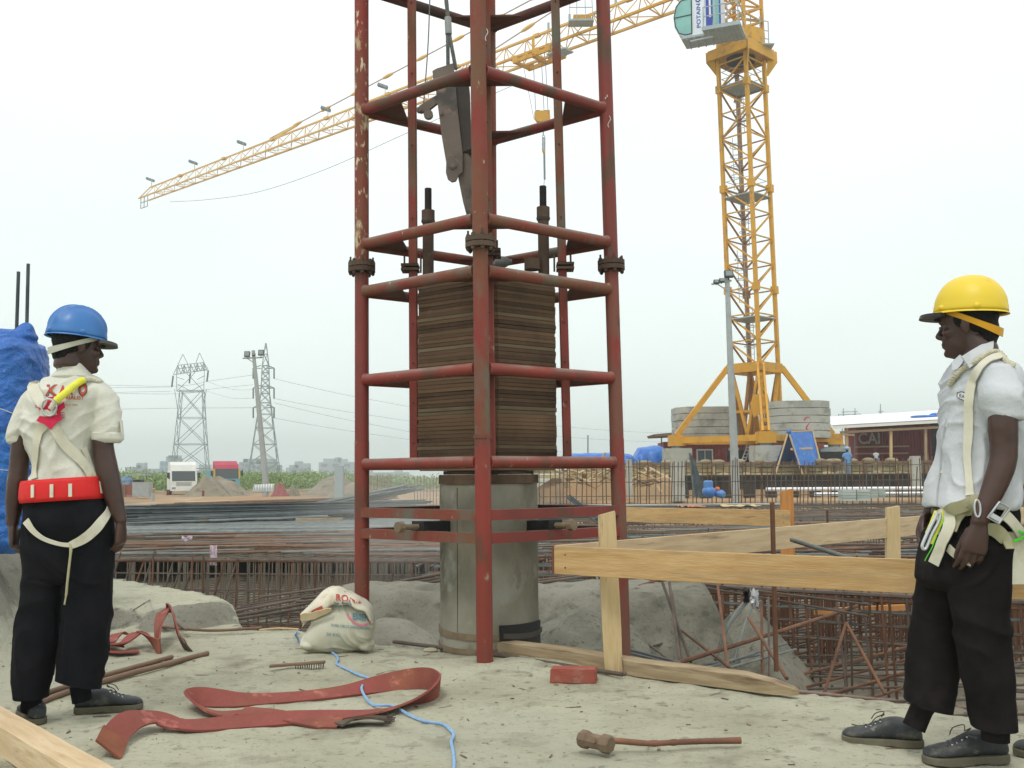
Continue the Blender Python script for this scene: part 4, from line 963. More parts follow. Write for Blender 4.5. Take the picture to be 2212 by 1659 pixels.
for i, (u0, u1, v, Y) in enumerate(((1205, 1245, 1092, 32), (1315, 1350, 1092, 30), (1375, 1412, 1092, 30), (945, 985, 1128, 20), (640, 740, 1107, 25), (425, 450, 1098, 26))):
    a, b_ = P(u0, v, Y), P(u1, v, Y); a.z = b_.z = ZT + .10
    tag(plank('timber_block', a, b_, .12, .14, m_rod if i in (0, 1, 2) else m_beam), ('rusty brown packing block beside the pile, right side', 'brown packing block right of the frame', 'brown packing block in front of the bar fence', 'packing block left of the pile', 'long pale packing board under the grey bars', 'small pale packing block under the brown bundle')[i], 'packing block')
# row of standing bars (fence)
fe = empty('rebar_row', (8, 37, -.2), 'long row of upright starter bars across the site in front of the timber wall', 'starter bars', None)
u = 1165; k = 0
while u < 2330:
    Y = 37.5; hgt_ = 1000 if u > 1330 else 1012
    p = P(u + rr.uniform(-2, 2), 1094, Y); t = P(u + rr.uniform(-3, 3), hgt_ + rr.uniform(-12, 8) + (-14 if 1980 < u < 2100 else 0), Y)
    rod('starter_bar', (p.x, Y, ZT - .15), t, .020, m_rebark if rr.random() < .6 else m_rebar, fe, 'cyl6'); u += rr.choice((7, 10, 13))
for v in (1003, 1036, 1066): rod('tie_bar', P(1165, v + 7, 37.45), P(2330, v - 2, 37.45), .015, m_rebark, fe, 'cyl6')
fe2 = empty('rebar_row', (-4, 42, -.3), 'low row of thin bars standing left of the pile', 'starter bars')
for i in range(52):
    u = 800 + i * 6.8 * (.5 if i < 14 else 1); Y = 42; p = P(u, 1075, Y); rod('starter_bar', (p.x, Y, -.4), P(u + rr.uniform(-1, 1), 1028 + rr.uniform(-3, 5), Y), .018, m_rod, fe2, 'cyl6')
    if u > 960: break
# tall leaning black bars
tl = empty('rebar_bundle', P(1650, 1080, 36), 'narrow bunch of tall dark bars leaning in front of the red cabin', 'rebar bundle')
for i in range(7): rod('bar', P(1500 + i * 4 + rr.uniform(-1, 1), 1074, 36), P(1490 + i * 1.5 + i * rr.uniform(0, 1.2), 979 + i * 3, 36.5), .035, m_newbar_dk, tl, 'cyl6')
# ------------------------------------------------------------------ far left: town, bushes, trucks, pylons, lamps
rr = random.Random(21)
m_gal = mat('galvanised_lattice', (.15, .19, .20), (.20, .24, .25), 1, bump=0, rough=.6)
m_lampdk = mat('dark_lamp_housing', (.045, .05, .05), bump=0, rough=.5)
m_glass = mat('lamp_glass', (.20, .24, .24), bump=0, rough=.15, spec=.6)
m_gpole = mat('grey_lamp_pole', (.36, .39, .38), (.30, .32, .31), 3, bump=0, rough=.6)
# pylons --------------------------------------------------------------
def lattice(name, label, legs_fn, levels, r, Yc, par=None):
    """legs_fn(z)-> four corner points"""
    e = empty(name, legs_fn(levels[0])[0], label, 'pylon')
    for k in range(4):
        MB().tube([legs_fn(z)[k] for z in levels], r * 1.25, 4, smooth=False).build('leg', m_gal, e)
    for i in range(len(levels) - 1):
        a, c = legs_fn(levels[i]), legs_fn(levels[i + 1])
        for k in range(4):
            k2 = (k + 1) % 4
            rod('brace', a[k], c[k2], r, m_gal, e, 'cyl6'); rod('brace', a[k2], c[k], r, m_gal, e, 'cyl6'); rod('brace', c[k], c[k2], r, m_gal, e, 'cyl6')
    return e
def sq(cx, cy, z, h, rot=.5): return [Vector((cx + h * 1.414 * math.cos(rot + math.pi / 4 + q * math.pi / 2), cy + h * 1.414 * math.sin(rot + math.pi / 4 + q * math.pi / 2), z)) for q in range(4)]
Yp = 300.0; s = px(Yp); base = P(411, 1043, Yp)
def zv(v, u, Y): return P(u, v, Y).z
cxp, cyp = base.x, Yp
hw = lambda z: float(np.interp(z, [zv(1045, 411, Yp), zv(905, 411, Yp), zv(845, 411, Yp), zv(800, 411, Yp)], [44 * s, 31 * s, 27 * s, 27 * s])) * .86
e = lattice('power_pylon', 'left one of two tall lattice pylons, with twin peaks', lambda z: sq(cxp, cyp, z, hw(z), .18), [zv(v, 411, Yp) for v in (1045, 1012, 960, 903, 845)], .095, Yp)
A = [P(378, 840, Yp), P(396, 832, Yp), P(428, 832, Yp), P(446, 840, Yp)]
for (u0, v0, u1, v1) in ((382, 845, 381, 797), (440, 845, 442, 790), (382, 845, 412, 815), (440, 845, 412, 815), (412, 815, 396, 800), (412, 815, 430, 794), (398, 820, 383, 815), (426, 820, 441, 812), (384, 830, 412, 845), (440, 830, 412, 845), (382, 845, 440, 845), (386, 900, 377, 840), (437, 900, 446, 840),
    (374, 810, 384, 789), (450, 798, 440, 783), (381, 797, 445, 790), (383, 808, 448, 799), (384, 789, 395, 765), (406, 787, 395, 765), (423, 785, 431, 762), (441, 783, 431, 762), (384, 789, 441, 783), (374, 810, 448, 798)):
    for dy in (-2.2, 2.2): rod('brace', P(u0, v0, Yp + dy), P(u1, v1, Yp + dy), .095, m_gal, e, 'cyl6')
for i in range(9):
    u = 384 + i * 7; rod('brace', P(u, 809 - i, Yp), P(u + (7 if i % 2 else 0), 789 - i * .7, Yp), .12, m_gal, e, 'cyl6'); rod('brace', P(u, 789 - i * .7, Yp), P(u + 7, 808 - i, Yp), .12, m_gal, e, 'cyl6')
for u0, v0, u1, v1 in ((374, 812, 371, 836), (450, 800, 447, 824), (411, 806, 409, 828)): rod('insulator', P(u0, v0, Yp), P(u1, v1, Yp), .26, m_lampdk, e, 'cyl6')
Y2 = 285.0; s = px(Y2); b2 = P(570, 1043, Y2)
hw2 = lambda z: float(np.interp(z, [zv(1045, 570, Y2), zv(850, 570, Y2), zv(785, 570, Y2), zv(745, 570, Y2)], [35 * s, 9 * s, 7 * s, 1 * s]))
e2 = lattice('power_pylon', 'right one of two tall lattice pylons, slender with three short cross arms', lambda z: sq(b2.x, Y2, z, hw2(z), .3), [zv(v, 570, Y2) for v in (1045, 1000, 960, 925, 895, 870, 850, 835, 820, 805, 790, 765, 742)], .09, Y2)
for v in (795, 838, 880):
    for q in (-1, 1):
        uu = 570 + (-23 if q < 0 else 22)
        for dv in (-6, 1): rod('cross_arm', P(570 + 6 * q, v + dv, Y2), P(uu, v, Y2), .15, m_gal, e2, 'cyl6')
        rod('insulator', P(uu, v, Y2), P(uu, v + 23, Y2), .22, m_lampdk, e2, 'cyl6')
# distant pair on the right
Y3 = 520
for (us, vt, vb, lb) in ((( 1818, 1843), 882, 925, 'faint far pylon with twin peaks above the white roof'), ((1898,), 872, 925, 'faint single peaked far pylon above the white roof')):
    e3 = empty('power_pylon', P(us[0], vb, Y3), lb, 'pylon'); r_ = .22
    for u in us:
        u = u + 4
        for q in (-1, 1): rod('leg', P(u + 5 * q, vb + 60, Y3), P(u, vt, Y3), r_, m_gal, e3, 'cyl6'); rod('leg', P(u + 5 * q, vb + 60, Y3 + 8), P(u, vt, Y3 + 4), r_, m_gal, e3, 'cyl6')
        for k in range(5): rod('brace', P(u - 2 - k * .8, vt + 14 + k * 8, Y3), P(u + 2.5 + k * .8, vt + 22 + k * 8, Y3), r_ * .8, m_gal, e3, 'cyl6')
    u0, u1 = us[0] - 7, us[-1] + 16
    rod('cross_arm', P(u0, 896, Y3), P(u1, 894, Y3), r_, m_gal, e3, 'cyl6'); rod('cross_arm', P(u0 + 6, 890, Y3), P(u1 - 6, 889, Y3), r_, m_gal, e3, 'cyl6')
    for u in (u0, u1): rod('insulator', P(u, 895, Y3), P(u, 906, Y3), r_, m_gal, e3, 'cyl6')
# power lines
m_wire = mat('power_wire', (.16, .18, .18), bump=0)
def wire(pts, label, r=.05):
    pp = smooth_path([P(*q) for q in pts], 8); return tag(MB().tube(pp, r, 4, smooth=False).build('power_line', m_wire), label, 'power line', 'power lines between the pylons')
WN = iter(['topmost thin power line left of the twin peaked pylon', 'second thin power line running left from the twin peaked pylon', 'lowest thin power line crossing left behind the blue helmet worker', 'thin power line ending at the left pylon just below its arm', 'thin power line sagging left from the middle of the left pylon', 'highest thin power line falling right from the slender pylon', 'lowest of the thin power lines falling right from the slender pylon', 'third thin power line falling right from the slender pylon', 'second thin power line falling right from the slender pylon', 'upper thin power line between both pylons', 'lower thin power line sagging between both pylons'])
W = 'thin power line strung between the pylons'
for (v0, v1, v2, v3) in ((828, 818, 812, 800), (845, 836, 833, 826)):
    wire([(-300, v0 + 22, 330), (100, v0 + 4, 310), (371, v0 + 6 if v0 > 830 else 834, 300), (460, v1 + 4, 296), (547, v2 - 2, 285)], next(WN), .06)
wire([(-300, 905, 330), (100, 888, 315), (371, 882, 300), (547, 881, 285), (560, 880, 285)], next(WN), .07)
wire([(-300, 845, 330), (371, 836, 300)], next(WN), .06); wire([(-300, 870, 330), (100, 852, 315), (371, 845, 300)], next(WN), .06)
for (v0, dv) in ((818, 60), (861, 48), (903, 46), (870, 62)):
    wire([(592, v0, 285), (700, v0 + dv * .42, 300), (800, v0 + dv * .75, 320), (1000, v0 + dv * 1.3, 350), (1350, v0 + dv * 1.9, 400), (1700, v0 + dv * 2, 450)], next(WN), .06)
for v0, v1 in ((824, 862), (845, 880)): wire([(447, v0, 300), (500, lerp(v0, v1, .6) - 6, 292), (547, v1 - 20, 285)], next(WN), .05)
tag(rod('mast', P(1270, 990, 250), P(1270, 940, 250), .2, m_gal), 'thin grey mast above the blue tarpaulin heap', 'mast')
# flood light masts ----------------------------------------------------
def mast(u0, v0, u1, v1, Y, r, lamps, label, arm):
    e = empty('floodlight_mast', P(u1, v1, Y), label, 'lamp post')
    MB().tube([P(u1, v1, Y) - Vector((0, 0, 1.5)), P(u1, v1, Y), P(u0, v0, Y)], [r * 1.5, r * 1.5, r * .8], 10).build('pole', m_gpole, e)
    (a0, av0, a1, av1) = arm; rod('arm', P(a0, av0, Y - .1), P(a1, av1, Y - .1), r * .35, m_gpole, e, 'cyl6')
    um = (u0 + a0) / 2; rod('arm_brace', P(a0 + (u0 - a0) * .35, av0 - 1, Y - .1), P(u0 + 3, av0 + (u0 - a0) * .45, Y - .1), r * .22, m_gpole, e, 'cyl6')
    for (u, v, w_, h_) in lamps:
        c = P(u, v, Y - .15); W_, H_ = w_ * px(Y), h_ * px(Y); rot = Matrix.Rotation(R(-12), 3, 'X')
        f = MB().box(c, (W_, .18, H_), rot).build('lamp_head', m_lampdk, e); MB().box(c + rot @ Vector((0, -.10, 0)), (W_ * .78, .02, H_ * .76), rot).build('lamp_glass', m_glass, f)
        rod('lamp_bracket', c, P(u, v + h_ * .9, Y - .12), .02, m_lampdk, e, 'cyl6')
    return e
mast(547, 757, 574, 1040, 75, .16, [(534, 765, 12, 12), (548, 766, 7, 5), (564, 762, 12, 12)], 'leaning grey floodlight mast in front of the right pylon', (524, 774, 568, 772))
mast(1570, 588, 1588, 1030, 44, .13, [(1574, 592, 19, 15), (1559, 606, 11, 8), (1547, 609, 11, 8)], 'grey floodlight mast standing before the yellow tower crane', (1537, 614, 1580, 606))
# town -------------------------------------------------------------------
m_bld = mat('far_building_wall', (.24, .30, .32), (.32, .37, .38), .03, bump=0, rnd=.25)
m_bwin = mat('far_window', (.10, .14, .16), bump=0, rough=.4)
m_bblue = mat('bluish_building', (.20, .34, .42), bump=0)
def building(u0, u1, vt, vb, Y, label, m=m_bld, roof=0, st=None, cols_=None):
    a = P(u0, vb, Y); b_ = P(u1, vt, Y); w_ = b_.x - a.x; h = b_.z + 2; dp = max(12, w_ * .5)
    e = empty('town_building', (a.x + w_ / 2, Y, -2), label, 'building')
    MB().box((a.x + w_ / 2, Y + dp / 2, -2 + (h + 0) / 2), (w_, dp, h)).build('wall', m, e)
    ns = st or max(2, int(h / 3.4)); nc = cols_ or max(2, int(w_ / 6))
    for i in range(ns):
        for j in range(nc):
            z = -2 + h * (i + .55) / ns; x = a.x + w_ * (j + .5) / nc
            if z < 1.5: continue
            link('window', unitmesh('box', m_bwin), None, e, Matrix.Translation((x, Y - .15, z)) @ Matrix.Diagonal((w_ / nc * .5, .3, h / ns * .42, 1)))
    for i in range(roof):
        x = a.x + w_ * rr.uniform(.15, .85); hh_ = rr.uniform(1.5, 4); MB().box((x, Y + dp * .4, b_.z + hh_ / 2), (rr.uniform(3, 7), 5, hh_)).build('roof_tank', m, e)
    return e
specs = [(262, 284, 1020, 'row of low grey houses furthest left behind the bushes', 1, m_bld), (286, 306, 1012, 'pale grey block furthest left of the town', 2, m_bld), (308, 325, 1020, 'low grey block left of the bluish one', 1, m_bld), (326, 342, 1018, 'small grey block next to the bluish building', 1, m_bld),
    (344, 366, 996, 'bluish tall building left of the white truck', 1, m_bblue), (363, 381, 990, 'grey block with roof frame behind the bluish building', 2, m_bld), (500, 515, 1012, 'low grey block between the trucks and the pylon', 1, m_bld), (516, 540, 998, 'grey block right of the red roofed truck', 2, m_bld),
    (541, 566, 1003, 'mid grey block behind the right pylon leg', 2, m_bld), (567, 600, 1004, 'broad grey block behind the right pylon', 1, m_bld), (604, 628, 1018, 'low far block with flat roof right of the pylon', 1, m_bld), (626, 664, 1010, 'grey block with stepped roof right of the right pylon', 3, m_bld), (688, 762, 998, 'large wide grey building by the left red post', 3, m_bld),
    (772, 800, 1016, 'low grey block behind the left red post', 1, m_bld), (806, 880, 1020, 'low far block seen between the left posts', 1, m_bld), (410, 455, 1016, 'low block behind the white truck', 1, m_bld)]
for (u0, u1, vt, lb, rf, m_) in specs: building(u0, u1, vt, 1036, 620 + rr.uniform(-30, 60), lb, m_, rf)
# bushes -----------------------------------------------------------------
m_leaf = [mat('bush_leaf_%s' % c, a, b_, .5, bump=0, rough=.8, rnd=.25) for c, a, b_ in (('pale', (.19, .27, .08), (.24, .31, .11)), ('mid', (.12, .19, .06), (.16, .235, .075)), ('dark', (.09, .18, .035), (.12, .22, .045)))]
def leafmesh(seed, n, m):
    q = random.Random(seed); b = MB()
    for i in range(n):
        th = q.uniform(0, 6.28); ph = math.acos(q.uniform(-.2, 1)); r = q.uniform(.55, 1.05) * (1 + .25 * noise.noise(Vector((math.cos(th) * 2, math.sin(th) * 2, seed))))
        c = Vector((r * math.sin(ph) * math.cos(th), r * math.sin(ph) * math.sin(th), r * math.cos(ph))); a = Vector((q.uniform(-1, 1), q.uniform(-1, 1), q.uniform(-1, 1))).normalized(); d = a.orthogonal().normalized(); s_ = q.uniform(.05, .12)
        b.add([c + a * s_, c + d * s_ * .6, c - a * s_, c - d * s_ * .6], [(0, 1, 2, 3)])
    me = b.mesh('foliage'); me.materials.append(m); return me
sc_b = [MB(), MB(), MB()]; q_ = random.Random(5)
def bushmass(u, Y, vt, wid):
    x = P(u, vt, Y).x; zb = far_h(x, Y); zt = P(u, vt, Y).z + q_.uniform(-.3, .5); h = max(1.2, zt - zb)
    for i in range(340):
        th = q_.uniform(0, 6.28); ph = math.acos(q_.uniform(-.1, 1)); r = q_.uniform(.6, 1.05) * (1 + .3 * noise.noise(Vector((math.cos(th) * 2, math.sin(th) * 2, u))))
        c = Vector((x + wid * r * math.sin(ph) * math.cos(th), Y + wid * r * math.sin(ph) * math.sin(th), zb + h * (.25 + .75 * r * math.cos(ph))))
        a = Vector((q_.uniform(-1, 1), q_.uniform(-1, 1), q_.uniform(-1, 1))).normalized(); d = a.orthogonal().normalized(); s_ = q_.uniform(.09, .19)
        sc_b[q_.choice((0, 0, 1, 1, 2))].add([c + a * s_, c + d * s_ * .6, c - a * s_, c - d * s_ * .6], [(0, 1, 2, 3)])
for i in range(250):
    u = (205 + 560 * (i / 210)) if i < 210 else 205 - (i - 210) * 9 + q_.uniform(-4, 4); Y = q_.uniform(116, 190); bushmass(u, Y, q_.uniform(1019, 1033) + (3 if 300 < u < 480 else 0), q_.uniform(1.6, 3.2))
for i in range(30): bushmass(795 + i * 6, q_.uniform(120, 170), q_.uniform(1026, 1036), 2.2)
for i in range(3): tag(sc_b[i].build('scrub', m_leaf[i]), kind='stuff')
# trucks -----------------------------------------------------------------
m_tw = mat('white_truck_paint', (.72, .74, .70), (.64, .66, .62), .8, bump=0, rough=.4); m_tg = mat('truck_glass', (.03, .045, .045), bump=0, rough=.12, spec=.7)
m_blk = mat('black_plastic', (.02, .02, .02), bump=0, rough=.7); m_ty = mat('yellow_truck_paint', (.50, .33, .06), bump=0, rough=.5); m_tb = mat('blue_truck_paint', (.13, .32, .38), bump=0, rough=.5); m_pinkroof = mat('crimson_deflector', (.42, .035, .075), (.35, .03, .06), 1, bump=0, rough=.6)
def truck(u0, u1, vt, Y, name, label, mc, mroof, kind):
    a = P(u0, vt, Y); b_ = P(u1, vt, Y); zb = far_h(a.x, Y); W_ = b_.x - a.x; ht = a.z - zb; e = empty(name, ((a.x + b_.x) / 2, Y, zb), label, 'truck')
    fw = W_ * .70; side = W_ - fw     # seen at an angle: cab turned a little
    cxx = (a.x + b_.x) / 2; rot = Matrix.Rotation(R(28 if kind == 0 else 24), 4, 'Z'); O = Matrix.Translation((cxx, Y, zb)) @ rot
    wd = W_ * .72; dp = 2.1
    def bx(nm, c, s_, m, par=e): return link(nm, unitmesh('box', m), None, par, O @ Matrix.Translation(c) @ Matrix.Diagonal((*s_, 1)))
    zf = ht * (.72 if kind == 0 else .76)
    prof = [(-dp / 2, .55), (-dp / 2 - .03, zf * .56), (-dp / 2 + .28, zf), (dp / 2, zf), (dp / 2, .55)]
    M3 = O.to_3x3()
    def ext(nm, pr, w2, m, par=e): return MB().prism([O @ Vector((-w2 / 2, y, z)) for y, z in pr], M3 @ Vector((w2, 0, 0))).build(nm, m, par)
    cab = ext('cab', prof, wd, mc)
    ext('roof_deflector', [(-dp / 2 + .30, zf), (-dp / 2 + .50, ht * .90), (-dp / 2 + .9, ht), (dp / 2 - .1, ht * .985), (dp / 2, zf)] if kind == 0 else [(-dp / 2 + .2, zf), (-dp / 2 + .5, ht * .88), (dp / 2 - .2, ht), (dp / 2 + .2, zf)], wd * (.97 if kind == 0 else .9), mroof)
    p0, p1 = Vector((-dp / 2 + .0, zf * .57)), Vector((-dp / 2 + .275, zf * .995)); nn = Vector((-(p1.y - p0.y), p1.x - p0.x)).normalized() * -.03
    MB().prism([O @ Vector((sx * wd * .44, y_ - .035, z_)) for sx, y_, z_ in ((-1, p0.x, p0.y), (1, p0.x, p0.y), (1, p1.x, p1.y), (-1, p1.x, p1.y))], M3 @ Vector((0, .02, 0))).build('windscreen', m_tg, e)
    bx('side_window', (-wd / 2 - .01, -.25, zf * .80), (.03, dp * .42, zf * .26), m_tg)
    bx('side_window', (wd / 2 + .01, -.25, zf * .80), (.03, dp * .42, zf * .26), m_tg)
    bx('mirror', (-wd / 2 - .22, -dp / 2 + .1, zf * .82), (.18, .1, .55), m_blk); bx('mirror', (wd / 2 + .22, -dp / 2 + .1, zf * .82), (.18, .1, .55), m_blk)
    bx('grille', (0, -dp / 2 - .045, zf * .45), (wd * .62, .04, zf * .22), mc if kind == 0 else m_blk); bx('bumper', (0, -dp / 2 - .06, .62), (wd * 1.0, .18, .42), m_tw if kind == 0 else m_tb)
    for sx in (-1, 1):
        bx('headlight', (sx * wd * .38, -dp / 2 - .16, .70), (.34, .04, .16), m_glass)
        c = O @ Vector((sx * (wd / 2 - .16), .1, .48)); wv = M3 @ Vector((.28, 0, 0)); wh = MB().tube([c - wv / 2, c + wv / 2], .48, 18).build('wheel', m_blk, e); MB().tube([c - wv * .56, c + wv * .56], .22, 12).build('rim', m_gpole, wh)
    for k in range(4): bx('grille_slat', (0, -dp / 2 - .075, zf * (.38 + .045 * k)), (wd * .58, .02, .03), m_blk)
    ext('chassis', [(dp / 2, .6), (dp / 2, 1.0), (dp / 2 + 5, 1.0), (dp / 2 + 5, .6)], wd * .5, m_blk)
    if kind: ext('cargo_box', [(dp / 2 + .15, 1.0), (dp / 2 + .15, zf * .95), (dp / 2 + 5, zf * .95), (dp / 2 + 5, 1.0)], wd * .98, m_tb); ext('front_band', [(-dp / 2 - .06, .85), (-dp / 2 - .06, zf * .6), (-dp / 2 - .02, zf * .6), (-dp / 2 - .02, .85)], wd * .98, m_tb)
truck(356, 432, 998, 104, 'truck', 'white high roof lorry cab parked beside the dirt mound', m_tw, m_tw, 0)
truck(450, 526, 996, 110, 'truck', 'yellow and blue lorry with crimson roof deflector behind the dirt mound', m_ty, m_pinkroof, 1)
# dirt heaps
m_heap = mat('grey_dirt', (.19, .165, .12), (.27, .24, .18), .9, c3=(.11, .10, .075), s3=1.5, bump=.6, bscale=4, bdist=.08)
def heap(u0, u1, vt, Y, label, m=m_heap, seed=0, name='dirt_mound', cat='mound', v_base=None):
    a, b_ = P(u0, 1050, Y), P(u1, 1050, Y); cx_ = (a.x + b_.x) / 2; w_ = (b_.x - a.x) / 2; zb = far_h(cx_, Y) - .1; h = P(u0, vt, Y).z - zb
    g = 26; vs = []
    for i in range(g + 1):
        for j in range(g + 1):
            x = (i / g * 2 - 1); y = (j / g * 2 - 1); rr_ = math.hypot(x, y); q = (max(0, 1 - rr_ * rr_) ** 1.6) * (1 + .35 * noise.noise(Vector((x * 2.5, y * 2.5, seed)))) + .05 * noise.noise(Vector((x * 9, y * 9, seed))) * (rr_ < 1)
            vs.append((cx_ + x * w_ * 1.1, Y + y * w_ * .9, zb + h * max(0, q) * 1.05))
    return tag(MB().add(vs, [(i * (g + 1) + j, (i + 1) * (g + 1) + j, (i + 1) * (g + 1) + j + 1, i * (g + 1) + j + 1) for i in range(g) for j in range(g)], True).build(name, m), label, cat)
heap(414, 545, 1034, 92, 'grey dirt mound heaped between the two lorries', seed=1)
heap(398, 500, 1036, 80, 'low brown earth bank before the white lorry', m_heap, 2)
heap(660, 790, 1030, 110, 'grey gravel heap beside the left red post', seed=3)
heap(690, 860, 1048, 62, 'low earth heap left of the frame', seed=6)
heap(250, 300, 1052, 85, 'reddish earth bank at the left behind the worker', mat('red_earth', (.25, .10, .06), (.2, .09, .06), 1), 5)
# stacked curved grey slats, red heap etc.
e = empty('formwork_panels', P(570, 1062, 70), 'pale ribbed panels leaning together right of the dirt mound', 'panels')
for i in range(8):
    u = 547 + i * 5.6; MB().beam(P(u, 1063, 70), P(u + 3.4, 1047, 70.6), .10, .10).build('rib', m_gpole, e)
MB().prism([P(545, 1063, 70.3), P(589, 1063, 70.3), P(592, 1045, 71), P(552, 1047, 71)], (0, .08, 0)).build('panel', m_tw, e)
heap(584, 626, 1046, 74, 'small crimson heap of bags right of the ribbed panels', mat('crimson_cloth', (.22, .06, .06), (.3, .12, .12), 1), 8, 'bag_heap', 'bags')
heap(618, 650, 1050, 75, 'small grey rubble heap beside the crimson one', seed=9)
# excavator-like yellow machine, concrete block, blue barrow and red fence left
m_yel = mat('machine_yellow', (.60, .38, .03), (.5, .3, .03), 2, bump=0, rough=.5)
e = empty('small_excavator', P(300, 1062, 88), 'little yellow digger behind the left worker\'s arm', 'digger'); Yx = 88
MB().box(P(300, 1057, Yx), (1.6, 1.4, .7)).build('body', m_yel, e); MB().box(P(297, 1046, Yx), (.8, .9, .8)).build('cab', m_blk, e)
MB().tube([P(305, 1050, Yx), P(318, 1043, Yx), P(326, 1056, Yx)], .16, 6).build('boom', m_yel, e); MB().prism([P(322, 1054, Yx), P(331, 1056, Yx), P(327, 1064, Yx), P(320, 1063, Yx)], (0, .7, 0)).build('bucket', m_yel, e)
for u in (292, 310): MB().tube([P(u, 1063, Yx - .8), P(u, 1063, Yx - .4)], .4, 14).build('wheel', m_blk, e)
MB().box(P(300, 1026, Yx), (1.7, 1.5, .1)).build('canopy', m_gpole, e)
for u in (284, 316): rod('canopy_post', P(u, 1026, Yx), P(u, 1055, Yx), .04, m_gal, e, 'cyl6')
tag(MB().box(P(308, 1057, 70), (1.15, .8, 1.0)).build('concrete_block', m_gpole), 'pale square concrete block behind the left worker\'s forearm', 'concrete block')
tag(MB().box(P(272, 1047, 76), (.8, .7, .6)).ell(P(272, 1038, 76), (.5, .4, .3)).build('blue_drum', mat('drum_blue', (.05, .11, .25), (.2, .3, .4), 2, bump=0)), 'blue drum beside the left worker\'s elbow', 'drum')
e = empty('barrier_mesh', P(275, 1070, 72), 'red brown site barrier at the left edge of the soil', 'barrier')
MB().box(P(268, 1058, 72), (1.7, .1, .75)).build('panel', mat('barrier_red', (.30, .09, .05), (.2, .09, .06), 3, bump=0), e)
for u in (245, 270, 292): rod('post', P(u, 1047, 71.9), P(u, 1073, 71.9), .06, m_rod, e, 'cyl6')
for i, (u, v, Y, h_, lb) in enumerate(((362, 1070, 62, 11, 'short red peg left of the earth bank'), (439, 1072, 62, 12, 'short red peg right of the earth bank'), (330, 1083, 52, 17, 'pale concrete peg on the orange soil'), (606, 1060, 100, 12, 'thin white peg right of the gravel'))):
    tag(rod('peg', P(u, v, Y), P(u, v - h_, Y), .07 if i < 2 else .1, m_red if i < 2 else m_gpole), lb, 'peg')
# concrete columns in the haze
tag(MB().box(P(733, 1045, 56) - Vector((0, 0, .0)), (.45, .45, 2.0), None).build('concrete_column', m_bld), 'pale concrete column stub left of the red frame', 'column')
for k, (u, v, Y) in enumerate(((610, 1082, 52), (545, 1085, 50), (470, 1080, 55), (690, 1084, 50), (380, 1088, 48))):
    c = P(u, v, Y); c.z = far_h(c.x, Y) + .08
    tag(MB().box(c, (2.6 + .4 * k, 1.2, .10), Matrix.Rotation(.2 * k, 3, 'Z')).build('board_pile', (m_beam, m_tw, m_wood2, m_beam, m_rod)[k]), ('flat boards on the soil below the crimson heap', 'white sheet lying on the orange soil', 'pale boards lying below the dirt mound', 'flat boards near the left red post', 'dark boards lying on the orange soil')[k], 'boards')
# ------------------------------------------------------------------ tower crane and the right background
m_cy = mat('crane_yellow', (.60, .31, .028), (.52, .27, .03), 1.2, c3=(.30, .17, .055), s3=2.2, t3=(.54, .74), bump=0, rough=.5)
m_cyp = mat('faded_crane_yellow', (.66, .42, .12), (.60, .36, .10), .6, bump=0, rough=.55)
m_cyshade = mat('crane_yellow_shaded', (.30, .13, .03), (.34, .16, .04), 1, bump=0, rough=.6)  # darker copy of the crane yellow, painting shade onto the rear members
m_cgr = mat('crane_grey_steel', (.34, .40, .42), (.28, .33, .35), 2, bump=0, rough=.5)
m_balc = mat('ballast_concrete', (.34, .35, .31), (.43, .44, .39), .8, c3=(.23, .24, .205), s3=1.5, t3=(.5, .68), c4=(.24, .24, .2), s4=4, t4=(.62, .7), bump=.3, bscale=8, bdist=.02, rough=.9)
m_blue = mat('blue_tarpaulin', (.008, .10, .42), (.02, .17, .56), 1.3, c3=(.10, .28, .68), s3=5, t3=(.58, .7), bump=.6, bscale=9, bdist=.03, rough=.42, spec=.5)
cz = 1.65; YM = 58.0
mast0 = P(1630, 795, YM); mast1 = P(1600, 120, YM)
ax = (mast1 - mast0).normalized()
def mz(v): return P(1615, v, YM).z
# vertical mast axis from measured centre (the slight lean in the picture is the lens)
MXc = (mast0.x + mast1.x) / 2
def mcx(z): t = (z - mast0.z) / (mast1.z - mast0.z); return lerp(mast0.x, mast1.x, t)
HS = .97
rot = R(-2)
def corner(k, z, h=HS):
    a = rot + k * math.pi / 2
    return Vector((mcx(z) + 1.414 * h * math.sin(a), YM - 1.414 * h * math.cos(a), z))      # k=0 front, 1 right, 2 back, 3 left
crane = empty('tower_crane', (mcx(cz), YM, cz), 'tall yellow tower crane with lattice jib reaching far to the left', 'tower crane')
zlow, ztopm = mz(795), mz(130)
for k in range(4):
    MB().beam(corner(k, cz + 1.1), corner(k, ztopm), .20, .20, up=(1, 1, 0)).build('mast_leg', m_cy if k != 2 else m_cyshade, crane)
nlev = 12; zs = [lerp(zlow, ztopm - .3, i / nlev) for i in range(nlev + 1)]
for i in range(nlev + 1):
    for k in range(4):
        a, c = corner(k, zs[i]), corner((k + 1) % 4, zs[i]); mm = m_cy if k in (0, 3) else m_cyshade
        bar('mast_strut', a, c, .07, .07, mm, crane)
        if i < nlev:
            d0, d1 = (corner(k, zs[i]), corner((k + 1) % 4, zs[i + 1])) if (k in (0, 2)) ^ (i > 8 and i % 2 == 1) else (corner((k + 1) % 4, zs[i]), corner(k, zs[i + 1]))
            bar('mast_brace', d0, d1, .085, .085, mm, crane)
        if i % 4 == 3: MB().box(corner(k, zs[i]) , (.34, .34, .46), Matrix.Rotation(rot + math.pi / 4, 3, 'Z')).build('mast_joint', m_cy if k != 2 else m_cyshade, crane)
